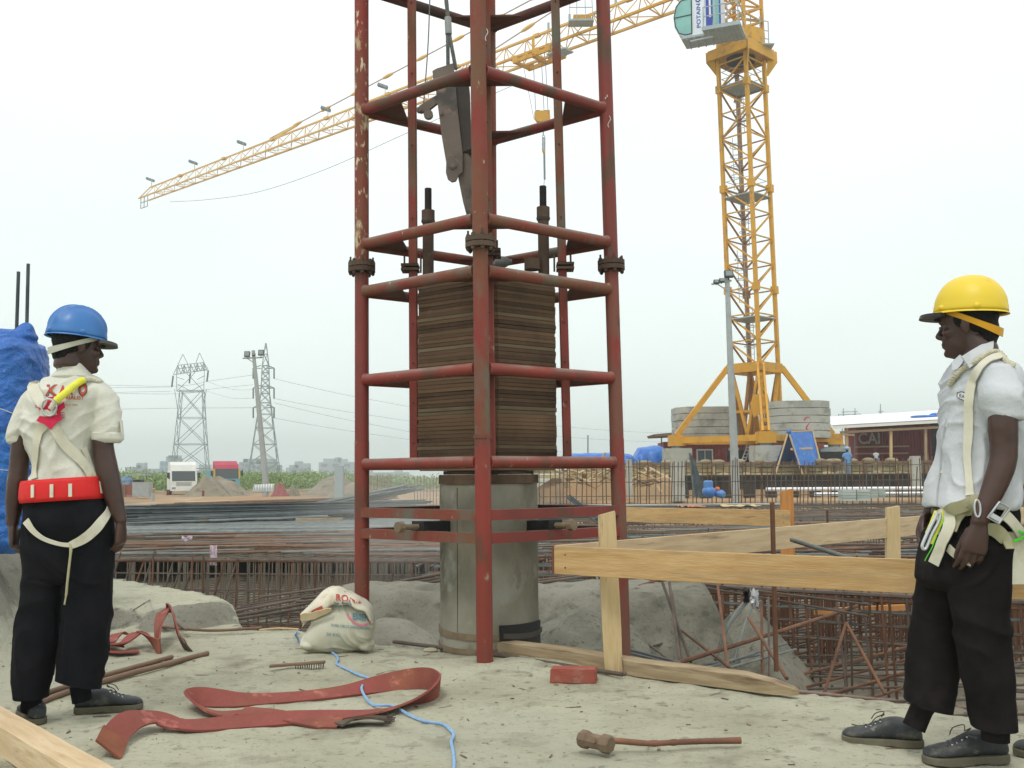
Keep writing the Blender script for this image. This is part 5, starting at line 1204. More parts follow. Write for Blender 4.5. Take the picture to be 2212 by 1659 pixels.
# inner ladders with hoops and platforms
lad = Vector((-.35, .25, 0))
for seg in range(5):
    z0 = lerp(zlow + .5, ztopm - 1, seg / 5); z1 = lerp(zlow + .5, ztopm - 1, (seg + .92) / 5); off = Vector((-.45 if seg % 2 else -.1, .3, 0))
    b = MB()
    for s_ in (-.2, .2): b.beam(Vector((mcx(z0), YM, z0)) + off + Vector((s_, 0, 0)), Vector((mcx(z1), YM, z1)) + off + Vector((s_, 0, 0)), .03, .03)
    for q in range(int((z1 - z0) / .35)): z = z0 + q * .35; b.beam(Vector((mcx(z) - .2, YM, z)) + off, Vector((mcx(z) + .2, YM, z)) + off, .025, .025)
    tag(b.build('ladder', m_cgr, crane), kind='stuff')
    for q in range(4):
        z = lerp(z0 + .8, z1, q / 4); MB().tube([Vector((mcx(z) + .38 * math.cos(t), YM - .3 + .38 * math.sin(t), z)) + off + Vector((.0, .25, 0)) for t in np.linspace(.2, 6.1, 12)], .02, 4).build('ladder_hoop', m_cgr, crane)
for v in (190, 428, 690):
    z = mz(v); pf = MB().box((mcx(z), YM, z), (2.1, 2.1, .06), Matrix.Rotation(rot + math.pi / 4, 3, 'Z')).build('mast_platform', m_cgr, crane)
    if v < 600:
        for q in (.55, 1.0):
            for k in range(4): bar('platform_rail', corner(k, z + q, .85), corner((k + 1) % 4, z + q, .85), .03, .03, m_cgr, crane)
# base: collar, inclined legs, cross beams, ballast
zc = mz(797)
for k in range(4): MB().beam(corner(k, zc, 1.1), corner((k + 1) % 4, zc, 1.1), .18, .55).build('base_collar', m_cy, crane)
feet = [P(1622, 985, 53.2), P(1805, 962, 57.5), P(1640, 962, 63), P(1455, 968, 57)]
zf = 3.0
F = [Vector((P(1625, 970, 54.6).x, 54.6, zf)), Vector((P(1800, 965, 57.6).x, 57.6, zf)), Vector((P(1640, 965, 62).x, 62, zf)), Vector((P(1462, 968, 57.8).x, 57.8, zf))]
F[0] = Vector((P(1655, 970, 53.6).x, 53.6, zf))
for k in range(4):
    a = corner(k, zc + .1, 1.1); s_ = MB()
    if k == 0:
        for o in (-.17, .17): s_.beam(a + Vector((o, -.05, 0)), F[k] + Vector((o, -.05, .3)), .12, .30)
        for q in range(9): p = a.lerp(F[k] + Vector((0, 0, .3)), (q + .5) / 9); s_.beam(p - Vector((.2, .05, 0)), p + Vector((.2, -.05, 0)), .06, .22)
    else: s_.beam(a, F[k] + Vector((0, 0, .3)), .30, .30)
    s_.build('inclined_leg', m_cy, crane)
c0 = Vector((mcx(zf), YM, zf))
for k in range(4):
    MB().beam(c0, F[k], .42, .46).build('cross_beam', m_cy, crane)
    ft = MB().box(F[k], (.9, .9, .62)).build('foot_block', m_cy, crane)
    MB().tube([F[k] - Vector((0, 0, .3)), F[k] - Vector((0, 0, .62))], .3, 14).build('foot_pin', m_cgr, crane)
for k in (3, 2): MB().beam(F[k], F[(k + 1) % 4] if k == 2 else F[0], .3, .34).build('edge_beam', m_cy, crane)
MB().beam(F[0], F[1], .3, .34).build('edge_beam', m_cy, crane)
for k in range(4):   # lower K bracing of base tower
    a = corner(k, cz + 1.4); c = corner((k + 1) % 4, zc); m_ = (corner(k, cz + 1.4) + corner((k + 1) % 4, cz + 1.4)) / 2
    for q in (corner(k, zc), corner((k + 1) % 4, zc)): bar('base_brace', m_ + Vector((0, 0, .2)), q, .18, .18, m_cy if k in (0, 3) else m_cyshade, crane)
    bar('base_brace', corner(k, cz + 3.0), corner((k + 1) % 4, cz + 3.0), .14, .14, m_cy, crane)
MB().prism([corner(0, zc - 1.6) + Vector((-.3, -.1, 0)), corner(0, zc - 1.6) + Vector((.35, -.1, 0)), corner(0, cz + 3.1) + Vector((.55, -.1, 0)), corner(0, cz + 2.6) + Vector((-.5, -.1, 0)), corner(0, cz + 3.4) + Vector((-.65, -.1, 0))], (0, .08, 0)).build('gusset', m_cy, crane)
def foot(k, u, v): return
for k, (x, y) in enumerate([(f.x, f.y) for f in F]):
    q = MB(); q.box((x, y, cz + .45), (1.5, 1.5, .9)); tag(q.build('foundation_block', m_balc), ('front concrete footing under the crane base', 'right concrete footing under the crane base', 'back concrete footing under the crane base', 'left concrete footing under the crane base')[k], 'footing')
def ballast(u0, u1, vts, v1, Y, dp, rotz, side):
    a, b_ = P(u0, v1, Y), P(u1, v1, Y); W_ = b_.x - a.x; zt_ = P(u0, vts, Y).z; z0 = a.z; n_ = 5; h = (zt_ - z0) / n_
    for i in range(n_):
        bm = bmesh.new(); bmesh.ops.create_cube(bm, size=1)
        for v in bm.verts: v.co = Vector((v.co.x * W_, v.co.y * dp, v.co.z * h * .93))
        bmesh.ops.subdivide_edges(bm, edges=bm.edges[:], cuts=5, use_grid_fill=True)
        for v in bm.verts:
            dx = v.co.x / W_; v.co.z += .05 * (1 - (2 * dx) ** 2) * 0 - .05 * max(0, abs(dx) - .3) / .2 + .02 * noise.noise(Vector((v.co.x * 1.2, v.co.y, i * 3)))
            cr_ = max(0, abs(dx) - .42) / .08
            if abs(v.co.y) > dp * .42: v.co.y *= 1 - .08 * cr_
        me = bpy.data.meshes.new('ballast_block'); bm.to_mesh(me); bm.free()
        M = Matrix.Translation(((a.x + b_.x) / 2 + rr.uniform(-.03, .03), Y + dp / 2, z0 + h * (i + .5))) @ Matrix.Rotation(rotz, 4, 'Z')
        pos = ('lowest', 'second lowest', 'middle', 'second highest', 'topmost')[i]
        o = tag(link('ballast_block', me, m_balc, None, M), '%s concrete ballast slab of the %s stack on the crane base' % (pos, side), 'ballast slab', 'ballast slabs on the crane base')
        if side == 'right' and i in (2, 4, 1):
            for t, xx, zz, hh_ in ((('2', .0, 0, .0),) if i == 9 else (('~w~', -.35 if i == 4 else .3, .0, .22),)):
                pass
    return a, b_, z0, h
ballast(1460, 1606, 878, 952, 58.8, 1.6, R(3), 'left')
a_, b__, z0_, h_ = ballast(1667, 1798, 865, 946, 56.0, 1.8, R(-6), 'right')
m_spray = mat('red_spray', (.45, .05, .14), (.5, .12, .2), 3, bump=0)
M6 = Matrix.Rotation(R(-6), 4, 'Z')
def spray(pts, r, par):
    return tag(MB().tube(smooth_path([P(*p) for p in pts], 4), r, 5).build('painted_mark', m_spray), par, 'painted mark')
spray([(1737, 908, 55.98), (1741, 902, 55.98), (1748, 903, 55.98), (1751, 910, 55.98), (1745, 918, 55.98), (1742, 926, 55.98), (1752, 931, 55.98)], .045, 'red painted figure two on the right ballast stack')
# turntable, slewing ring
zt0 = mz(130)
tt = MB(); N8 = 8
def ring8(z, r, ph=0): return [Vector((mcx(z) + r * math.sin(ph + q * math.pi / 4), YM - r * math.cos(ph + q * math.pi / 4), z)) for q in range(8)]
for k in range(4):
    tt.prism([corner(k, zt0 - 1.0, 1.05), corner(k, zt0 + .5, 1.15), corner(k, zt0 + .5, 1.48), corner(k, zt0 - .15, 1.48)], (.12, .12, 0))
    MB().beam(corner(k, zt0 + .25, 1.38), corner((k + 1) % 4, zt0 + .25, 1.38), .12, .62).build('turntable_side', m_cy, crane)
tt.build('turntable_bracket', m_cy, crane)
MB().prism([corner(k, zt0 + .1, 1.33) for k in range(4)], (0, 0, .1)).build('turntable_plate', m_cy, crane)
turned([(mcx(zt0), YM, zt0 - .12), (mcx(zt0), YM, zt0 + .09)], .85, m_blk, 'slew_bearing', crane, 24)
turned([(mcx(zt0), YM, zt0 + .6), (mcx(zt0), YM, zt0 + 1.5)], 1.45, m_cy, 'slew_ring', crane, 32)
# jib geometry
zj = P(1600, -42, YM).z; J0 = Vector((P(1600, -42, YM).x, YM, zj)); tipY = 103.5
J1 = P(323, 438, tipY); J1.z = zj
jd = (J1 - J0).normalized(); jl = (J1 - J0).length; jn = Vector((jd.y, -jd.x, 0)).normalized()
if jn.y > 0: jn = -jn
# tower head above the slewing ring
for k in range(4):
    MB().beam(corner(k, zt0 + 1.4), corner(k, zj + 1.5), .17, .17, up=(1, 1, 0)).build('head_leg', m_cy if k != 2 else m_cyshade, crane)
for i in range(4):
    za, zb_ = lerp(zt0 + 1.5, zj, i / 4), lerp(zt0 + 1.5, zj, (i + 1) / 4)
    for k in range(4): bar('head_brace', corner(k, za), corner((k + 1) % 4, zb_), .10, .10, m_cy, crane); bar('head_brace', corner(k, zb_), corner((k + 1) % 4, zb_), .09, .09, m_cy, crane)
apex = P(1600, -247, YM)
for k in range(4): MB().beam(corner(k, zj + 1.5), Vector((apex.x, YM, apex.z)), .14, .14).build('cathead_leg', m_cy, crane)
# jib truss
wj, hj = .82, 1.55; nb_ = 34; st = 2.2
def jp(t, side): 
    p = J0 + jd * (st + (jl - st) * t); w2 = lerp(wj, .55, t)
    if side == 2: return p + Vector((0, 0, lerp(hj, 1.05, t)))
    return p + jn * (w2 if side == 0 else -w2)
for sd_, r_, m_ in ((0, .10, m_cy), (1, .10, m_cyp), (2, .10, m_cyp)):
    for k in range(4):
        MB().beam(jp(k / 4, sd_), jp((k + 1) / 4, sd_), lerp(.16, .10, k / 4), lerp(.16, .10, k / 4)).build('jib_chord', m_ if k < 2 else m_cyp, crane)
for i in range(nb_):
    t0, t1 = i / nb_, (i + 1) / nb_; tm = (t0 + t1) / 2; s_ = .055 if i < 17 else .045
    for sd_ in (0, 1):
        bar('jib_lacing', jp(t0, sd_), jp(tm, 2), s_, s_, m_cyp, crane); bar('jib_lacing', jp(tm, 2), jp(t1, sd_), s_, s_, m_cyp, crane)
    bar('jib_lacing', jp(t0, 0), jp(t0, 1), s_ * 1.3, s_ * 1.3, m_cyp, crane); bar('jib_lacing', jp(t0, 0 if i % 2 else 1), jp(t1, 1 if i % 2 else 0), s_, s_, m_cyp, crane)
    if i % 4 == 3: MB().box(jp(t0, 2), (.5, .3, .22), Matrix.Rotation(math.atan2(jd.y, jd.x), 3, 'Z')).build('jib_joint', m_cyp, crane)
# tie rods
def tie(p1, n_):
    p0 = Vector((apex.x, YM, apex.z - .2)); rod('tie_rod', p0, p1, .045, mat('tie_rod_mauve', (.36, .26, .22), bump=0), crane, 'cyl6')
    for i in range(1, n_):
        q = p0.lerp(p1, i / n_); d = (p1 - p0).normalized(); MB().ell(q, (.75, .12, .15), d.to_track_quat('X', 'Z').to_matrix(), 10, 6).build('tie_joint', m_cyp, crane)
def on_jib(u, v):      # nearest jib parameter seen at a measured position
    best = min(range(0, 1001), key=lambda k: abs(uvx(jp(k / 1000, 2)) - u)); return best / 1000
def uvx(p):
    q = p - CAMP; return CX + FPX * q.dot(RT) / q.dot(fwd)
tA, tB = on_jib(585, 310), on_jib(1065, 130)
tie(jp(tA, 2) + Vector((0, 0, .2)), 12); tie(jp(tB, 2) + Vector((0, 0, .2)), 6)
MB().beam(jp(tA, 2), jp(tA - .06, 2) + Vector((0, 0, .45)), .12, .2).build('tie_joint', m_cyp, crane)
# jib tip, flood lamps on jib, hanging wire
for sd_ in (0, 1): bar('jib_tip', jp(1, sd_), jp(1, sd_) + jd * 1.2, .12, .12, m_cyp, crane)
bar('jib_tip', jp(1, 2), jp(1, 0) + jd * 1.2, .08, .08, m_cyp, crane)
for q in ((0, -.1), (-1.0, -.1), (-1.0, -1.0), (0, -1.0)):
    pass
tp = jp(1, 0) + jd * .8
for a, c in (((0, 0), (0, -1.2)), ((1.4, 0), (1.4, -1.2)), ((0, -1.2), (1.4, -1.2)), ((0, -.6), (1.4, -.6)), ((.7, 0), (.7, -1.2)), ((-.6, 0), (2.2, 0))):
    bar('tip_cage', tp - jd * a[0] + Vector((0, 0, a[1])), tp - jd * c[0] + Vector((0, 0, c[1])), .07, .07, m_cgr, crane)
for u in (318, 420, 525, 708, 832):
    t = on_jib(u, 0) if u > 330 else .995; p = jp(t, 2) + Vector((0, 0, .85)); bar('lamp_stem', jp(t, 2), p, .05, .05, m_cgr, crane)
    MB().box(p - jd * -.3, (.85, .4, .22), Matrix.Rotation(R(20), 3, 'Y')).build('jib_lamp', m_gal, crane)
for u in (1185, 1230, 1330): 
    t = on_jib(u, 0); bar('jib_post', jp(t, 2), jp(t, 2) + Vector((0, 0, .6)), .16, .16, m_cgr, crane)
# maintenance basket on the jib
t = on_jib(1270, 0); p = jp(t, 0) + Vector((0, 0, .7))
bk = MB().box(p, (1.7, 1.0, .12)).build('service_platform', m_cgr, crane)
for x, z in ((-.8, 0), (.8, 0), (-.3, 0), (.3, 0)): bar('basket_rail', p + Vector((x, -.4, 0)), p + Vector((x * .9, -.4, 1.9)), .045, .045, m_cgr, crane)
for z in (.9, 1.9): bar('basket_rail', p + Vector((-.8, -.4, z)), p + Vector((.8, -.4, z)), .045, .045, m_cgr, crane)
MB().box(p + Vector((.1, .2, .3)), (1.2, .6, .5)).build('jib_motor', m_cy, crane)
# trolley with ropes and hook block
t = on_jib(1165, 0); tc_ = (jp(t, 0) + jp(t, 1)) / 2 + Vector((0, 0, -.35)); R6 = Matrix.Rotation(math.atan2(jd.y, jd.x), 3, 'Z')
for o in (-1, 1):
    MB().box(tc_ + jn * o * .85, (3.4, .16, .28), R6).build('trolley_frame', m_cy, crane)
    for q in (-1.5, -.5, .5, 1.5): MB().tube([tc_ + jn * o * .95 + jd * q + Vector((0, 0, .15)), tc_ + jn * o * .75 + jd * q + Vector((0, 0, .15))], .26, 12).build('trolley_wheel', m_cy, crane)
    bar('trolley_post', tc_ + jn * o * .9 + jd * -.2, tc_ + jn * o * .9 + jd * -.2 + Vector((0, 0, 1.3)), .2, .2, m_cy, crane)
for q in (-1.6, 0, 1.6): MB().box(tc_ + jd * q, (.22, 1.7, .2), R6).build('trolley_cross', m_cy, crane)
MB().box(tc_ - jd * 2.4 + jn * .7 + Vector((0, 0, -.5)), (1.6, 1.0, .1), R6).build('trolley_basket', m_cgr, crane)
hb = P(1171, 252, tc_.y)
for o in (-.55, .55, -.2): rod('hoist_rope', tc_ + jd * o + Vector((0, 0, -.1)), Vector((hb.x, hb.y, hb.z)) + jd * o, .022, m_gal, crane, 'cyl6')
rod('hoist_rope', tc_ + jd * 1.5, Vector((hb.x, hb.y, hb.z)) + jd * .75, .015, m_gal, crane, 'cyl6')
hk = empty('hook_block', hb, 'yellow hook block hanging under the jib behind the frame', 'hook block')
s_ = px(tc_.y)
pl = [(-.95, .35), (-.5, .45), (.5, .45), (.95, .5), (1.0, -.25), (.55, -.5), (-.6, -.5), (-.95, -.15)]
for o in (-.22, .10): MB().prism([hb + Vector((x * 18 * s_, o, z * 26 * s_)) for x, z in pl], (0, .10, 0)).build('cheek_plate', m_cy, hk)
for x in (-.5, .5): MB().tube([hb + Vector((x * 18 * s_, -.1, .2)), hb + Vector((x * 18 * s_, .1, .2))], .26, 14).build('sheave', m_blk, hk)
lnk = hb + Vector((0, 0, -.6))
rod('hook_shank', hb + Vector((.05, 0, -.3)), P(1174, 292, tc_.y), .05, m_cgr, hk, 'cyl6')
sl_ = empty('lifting_chain', P(1174, 300, tc_.y), 'short chain and bundled sling hanging from the hook block', 'chain')
for i in range(7):
    c = P(1174.5, 296 + i * 5, tc_.y); MB().tube([c + Vector((.10 * math.cos(q), 0 if i % 2 else .10 * math.cos(q), .14 * math.sin(q))) for q in np.linspace(0, 6.28, 10)], .03, 4).build('link', m_gal, sl_)
MB().ell(P(1175, 328, tc_.y), (.10, .1, .16)).build('chain_hook', m_cy, sl_)
for du in (0, 2.2): rod('sling_leg', P(1174.5 + du, 331, tc_.y), P(1175.5 + du, 388, tc_.y), .035, m_gal, sl_, 'cyl6')
rod('sling_tail', P(1176, 385, tc_.y), P(1175, 400, tc_.y), .02, m_gal, sl_, 'cyl6')
tag(MB().tube(smooth_path([P(368, 436, 101), P(450, 431, 97), P(560, 414, 93), P(700, 367, 87), P(860, 296, 82), P(1000, 232, 77), P(1130, 175, 73)], 6), .02, 4, smooth=False).build('trolley_cable', m_wire), 'fine slack cable hanging in a curve beneath the crane jib', 'cable')
# operator cabin
m_cab = mat('cabin_white', (.70, .73, .76), (.62, .66, .70), 1, bump=0, rough=.4); m_cblue = mat('cabin_blue', (.02, .05, .30), (.03, .06, .36), 1, bump=0, rough=.4)
m_cglass = mat('green_glass', (.16, .38, .34), (.22, .46, .42), .8, bump=0, rough=.1, spec=.7)
cb = empty('crane_cabin', P(1520, 40, 56), 'white and blue crane operator cabin with rounded green glass front', 'crane cabin'); cb_par = crane
YC2 = 55.2; ang = math.atan2(jd.y, jd.x)
xa, za = P(1482, 82, YC2), P(1578, 62, YC2)
# side profile in the plane parallel to the jib
def cp(s, z, o=0):   # s metres along jib direction from the mast side, z above cabin floor, o outward
    return cab0 + jdc * s + Vector((0, 0, z)) + jnc * o
jdc = Vector((-math.cos(R(22)), math.sin(R(22)), 0)); jnc = Vector((-math.sin(R(22)), -math.cos(R(22)), 0)); cab0 = P(1558, 66, 54.9) 
LN_ = 2.72; H_ = 2.35
side = [(0, 0), (2.1, 0), (2.45, .18), (2.68, .7), (2.74, 1.3), (2.62, 1.9), (2.3, 2.3), (1.9, H_), (0, H_)]
MB().prism([cp(s, z, 0) for s, z in side], -jnc * 1.5).build('shell', m_cab, cb)
glass = [(1.68, .12), (2.08, .10), (2.43, .26), (2.63, .72), (2.69, 1.3), (2.57, 1.86), (2.28, 2.2), (1.86, 2.26), (1.66, 2.2)]
MB().prism([cp(s, z, .03) for s, z in glass], -jnc * .04).build('side_window', m_cglass, cb)
fr_ = [cp(s, z, .05) for s, z in glass]; MB().tube(fr_ + [fr_[0]], .03, 5).build('window_frame', m_blk, cb)
bar('window_bar', cp(1.66, 1.25, .05), cp(2.69, 1.22, .05), .04, .04, m_blk, cb)
MB().prism([cp(s, z, .02) for s, z in ((0, .12), (.85, .12), (.85, H_ - .02), (0, H_ - .02))], -jnc * .04).build('blue_panel', m_cblue, cb)
MB().prism([cp(s, z, .035) for s, z in ((.1, .3), (.45, .3), (.45, 2.2), (.1, 2.2))], -jnc * .04).build('door_glass', m_cglass, cb)
MB().prism([cp(s, z, .05) for s, z in ((.55, .9), (.66, .9), (.66, 2.3), (.55, 2.3))], -jnc * .04).build('white_strip', m_cab, cb)
# front glass wrap
MB().prism([cp(s, z, -.12) + jdc * .02 for s, z in ((2.45, .22), (2.69, .7), (2.755, 1.3), (2.64, 1.9), (2.4, 1.9), (2.3, .7))], -jnc * 1.26).build('front_window', m_cglass, cb)
txt = lettering('POTAIN', cp(1.28, 1.12, .0), Vector((0, 0, 1)), jdc, .24, m_cblue, cb, width=1.45, bold=.03)
bpos = cp(1.28, 2.08, .03); MB().tube([bpos, bpos + jnc * .01], .15, 14).build('emblem', m_cblue, cb); MB().tube([bpos + jnc * .01, bpos + jnc * .02], .08, 10).build('emblem_centre', m_cab, cb)
# cabin platform
pm_ = [cp(-1.2, -.02, .85), cp(.95, -.02, .85), cp(.95, -.02, .08), cp(2.3, -.02, .08), cp(2.3, -.02, -1.4), cp(-1.2, -.02, -1.4)]
MB().prism(pm_, (0, 0, -.12)).build('cabin_floor', m_cgr, cb)
for s in np.linspace(-1.1, 2.0, 8): bar('floor_joist', cp(s, -.17, .80 if s < .95 else .05), cp(s, -.17, -1.35), .07, .09, m_cgr, cb)
bar('floor_edge', cp(-1.2, -.1, .87), cp(.95, -.1, .87), .05, .22, m_cgr, cb)
bar('tool_rail', cp(.4, -.5, .5), cp(1.7, -.55, .5), .08, .08, m_cgr, cb); 
for s in (-1.1, -.5, .2, .85): bar('rail_post', cp(s, 0, .88), cp(s, 1.15, .88), .05, .05, m_cgr, cb)
for z in (.6, 1.15): bar('hand_rail', cp(-1.15, z, .88), cp(.85, z, .88), .05, .05, m_cgr, cb); bar('hand_rail', cp(-1.15, z, .88), cp(-1.15, z, -1.2), .05, .05, m_cgr, cb)
for s in (.3, .85): bar('rail_post', cp(s, 0, .88), cp(s, 1.9, .3), .04, .04, m_cgr, cb)
# small basket right of the slewing ring
q0 = P(1643, 102, 57.5)
for x, z0_r, z1_r in ((-.55, 0, 2.0), (0, 0, 1.9), (.5, 0, 1.6)): bar('basket_post', q0 + Vector((x, 0, z0_r)), q0 + Vector((x, 0, z1_r)), .05, .05, m_cgr, crane)
for z in (.5, 1.0, 1.6): bar('basket_rail', q0 + Vector((-.8, 0, z + .2)), q0 + Vector((.5, 0, z)), .04, .04, m_cgr, crane)
MB().box(q0, (1.4, 1.0, .08)).build('side_platform', m_cgr, crane)

# ------------------------------------------------------------------ retaining wall, sandbags, sheds, containers
m_tim = mat('timber_shoring', (.33, .27, .13), (.42, .36, .20), .9, c3=(.20, .15, .07), s3=1.2, t3=(.52, .7), c4=(.5, .45, .3), s4=3, bump=.3, bscale=6, bdist=.03, rnd=.25)
m_sheet = mat('wet_sheet_piling', (.028, .024, .020), (.05, .042, .034), 1.5, bump=.2)
wall = empty('shoring_wall', (14, 52.9, .9), 'low yellowish timber shoring wall behind the starter bars', 'wall')
zw0, zw1 = .88, 1.62; xw0, xw1 = P(1150, 1000, 52.9).x, 34
for r_ in range(3):
    x = xw0
    while x < xw1:
        ln = rr.uniform(2.2, 3.4); z = zw0 + (zw1 - zw0) * (r_ + .5) / 3
        link('board', unitmesh('box', m_tim), None, wall, Matrix.Translation((x + ln / 2, 52.9 + rr.uniform(-.03, .03), z)) @ Matrix.Diagonal((ln - .03, .10, (zw1 - zw0) / 3 - .05, 1))); x += ln
for i in range(22): bar('post', (xw0 + i * 1.6, 52.78, .85), (xw0 + i * 1.6, 52.78, 1.7), .16, .12, m_rod if i % 3 else m_tim, wall)
bar('top_rail', (xw0, 52.7, 1.62), (xw1, 52.7, 1.62), .12, .10, m_rod, wall)
low = empty('sheet_pile_wall', (14, 50.0, 0), 'dark band of wet steel sheeting at the foot of the timber shoring', 'wall')
xl = P(1475, 1050, 50).x
for i in range(46):
    x = xl + i * .55
    if x > 32: break
    o = .12 if i % 2 else 0; link('sheet', unitmesh('box', m_sheet), None, low, Matrix.Translation((x, 50.0 + o, .40)) @ Matrix.Diagonal((.56, .06, 1.06, 1)))
bar('cap_beam', (xl - .3, 49.9, .95), (32, 49.9, .95), .22, .10, m_sheet, low)
m_bag = mat('sandbag_cloth', (.24, .20, .12), (.34, .30, .19), 2, c3=(.13, .10, .06), s3=2, bump=.3, bscale=10, bdist=.02, rnd=.2)
sb = MB().ell((0, 0, 0), (.36, .22, .15), None, 12, 7).mesh('sandbag'); sb.materials.append(m_bag)
SN = [('on top of the shoring wall', 1.70, 52.95), ('on the ledge in front of the shoring wall', 1.0, 52.4)]
SP = ['behind the right red post', 'in front of the tall blue tarpaulin', 'under the left crane foot', 'left of the cabin window', 'behind the leaning black bars', 'left of the floodlight mast', 'behind the floodlight mast', 'left of the blue tent', 'right of the blue tent', 'left of the far blue worker', 'right of the far blue worker', 'left of the open shed bench', 'under the open shed', 'nearest the yellow helmet worker']
for i, where in enumerate(SP):
    for k in range(2):
        u = (1330, 1395, 1448, 1498, 1528, 1556, 1604, 1648, 1778, 1808, 1852, 1885, 1935, 1985)[i] + k * 9 + rr.uniform(-3, 3); p = P(u, 1006, 52.3)
        if k and i % 3 == 1: continue
        tag(link('sandbag', sb, None, None, Matrix.Translation((p.x, SN[k][2], SN[k][1])) @ Matrix.Rotation(rr.uniform(-.4, .4), 4, 'Z') @ Matrix.Diagonal((rr.uniform(.8, 1.25), 1, rr.uniform(.7, 1.1), 1))), 'sandbag %s, %s' % (SN[k][0], where), 'sandbag', 'sandbags along the shoring wall')
# concrete columns in front of wall
for k, (u0, u1, vt, vb, lb) in enumerate(((1354, 1364, 992, 1056, 'slim concrete column stub right of the red frame'), (1452, 1476, 990, 1062, 'stout concrete column stub under the left end of the crane base'), (1970, 1985, 985, 1036, 'rear concrete column stub near the open shed'))):
    Y = 44; a, b_ = P(u0, vb, Y), P(u1, vt, Y); w_ = abs(b_.x - a.x)
    tag(MB().box(((a.x + b_.x) / 2, Y, (a.z - .4 + b_.z) / 2), (w_, w_, b_.z - a.z + .4)).build('concrete_column', m_balc), lb, 'column')
# red cabin container with windows
m_cr = mat('red_container', (.30, .045, .045), (.25, .04, .038), 1, c3=(.36, .11, .10), s3=1, bump=0, rough=.6, rnd=.08)
def container(u0, u1, vt, vb, Y, dp, label, mm=m_cr, roofm=None, windows=(), corr=.22):
    a, b_ = P(u0, vb, Y), P(u1, vt, Y); W_ = b_.x - a.x; H = b_.z - cz; e = empty('site_container', ((a.x + b_.x) / 2, Y, cz), label, 'container')
    MB().box(((a.x + b_.x) / 2, Y + dp / 2, cz + H / 2), (W_, dp, H)).build('shell', mm, e)
    n_ = int(W_ / corr)
    for i in range(n_): link('rib', unitmesh('box', mm), None, e, Matrix.Translation((a.x + (i + .5) * W_ / n_, Y - .03, cz + H / 2)) @ Matrix.Diagonal((W_ / n_ * .5, .06, H * .92, 1)))
    for z in (cz + .06, cz + H - .06): bar('rail', (a.x, Y - .04, z), (b_.x, Y - .04, z), .12, .14, mm, e)
    for (wu0, wu1, wv0, wv1) in windows:
        p, q = P(wu0, wv1, Y - .1), P(wu1, wv0, Y - .1); f = MB().box(((p.x + q.x) / 2, Y - .10, (p.z + q.z) / 2), (q.x - p.x, .08, q.z - p.z)).build('window', m_tw, e)
        for s_ in (-1, 1): MB().box(((p.x + q.x) / 2 + s_ * (q.x - p.x) * .225, Y - .15, (p.z + q.z) / 2), ((q.x - p.x) * .38, .04, (q.z - p.z) * .78)).build('pane', m_bwin, f)
    return e
c1 = container(1434, 1780, 952, 1004, 66, 2.6, 'red corrugated site cabin with white framed windows behind the crane base', windows=((1505, 1540, 970, 999), (1632, 1660, 972, 999)))
a, b_ = P(1413, 938, 64.5), P(1478, 932, 64.5)
MB().prism([a, b_, b_ + Vector((6, 0, .15)), b_ + Vector((6, 0, -.0)), a + Vector((.1, 0, -.15))], (0, 3.6, 0)).build('overhanging_roof', m_rod, c1)
rod('roof_post', P(1429, 942, 64.6), P(1429, 1000, 64.6), .04, m_lampdk, c1, 'cyl6')
c2 = container(1852, 2010, 912, 980, 74, 2.6, 'dark red shipping container standing under the white roofed shed', mat('dark_red_container', (.26, .03, .04), (.20, .025, .032), 1, bump=0, rnd=.1))
lettering('CAI', P(1876, 947, 73.9), (1, 0, 0), (0, 0, 1), 0.85, m_balc, c2, width=1.6, bold=.02, off=.12)
# open shed
shd = empty('open_shed', (P(1930, 950, 68).x, 68, cz), 'open timber shed with thin white roof right of the crane', 'shed')
r0_, r1_ = P(1800, 926, 66), P(2330, 880, 66); r0_.z = P(1800, 926, 66).z
MB().prism([P(1800, 926, 66), P(2260, 901, 66), P(2260, 894, 66), P(1800, 919, 66)], (0, .10, 0)).build('roof_edge', m_tw, shd)
q0, q1 = P(1800, 920, 66), P(2260, 895, 66)
MB().prism([q0, q1, q1 + Vector((0, 11, 1.1)), q0 + Vector((0, 11, 1.0))], (0, 0, .07)).build('roof_sheet', mat('white_roof_sheet', (.80, .82, .84), (.74, .76, .78), .5, bump=0, rough=.5), shd)
for u in (1829, 1924, 1999, 2110): bar('post', P(u, 925, 66.5) , Vector((P(u, 985, 66.5).x, 66.5, cz)), .16, .16, m_stake if u < 1990 else m_beam, shd)
bar('beam', P(1815, 934, 66.3), P(2240, 912, 66.3), .14, .16, m_beam, shd); bar('beam', P(1815, 938, 66.0), P(1845, 940, 66.2), .12, .12, m_beam, shd)
MB().box((P(2120, 950, 73).x, 75.5, 3.3), (7.6, .2, 3.6)).build('interior_shade_panel', m_blk, shd)  # black panel; the shade inside the shed is put into its colour
bar('bench', P(1850, 966, 70), P(1960, 964, 70), .7, .10, m_beam, shd); bar('bench', P(1850, 980, 70), P(1960, 979, 70), .5, .10, m_beam, shd)
tag(MB().ell(P(2000, 900, 69), (1.1, .5, .12)).ell(P(2020, 897, 69), (.4, .3, .18)).ell(P(2036, 895, 69), (.4, .3, .22)).build('tarpaulin', m_blue), 'flat blue tarpaulin lying on the white shed roof', 'tarpaulin')
# lattice between
for u in (1832, 1846): bar('shed_prop', P(u, 930, 69), P(u, 990, 69), .06, .06, m_gal, shd)
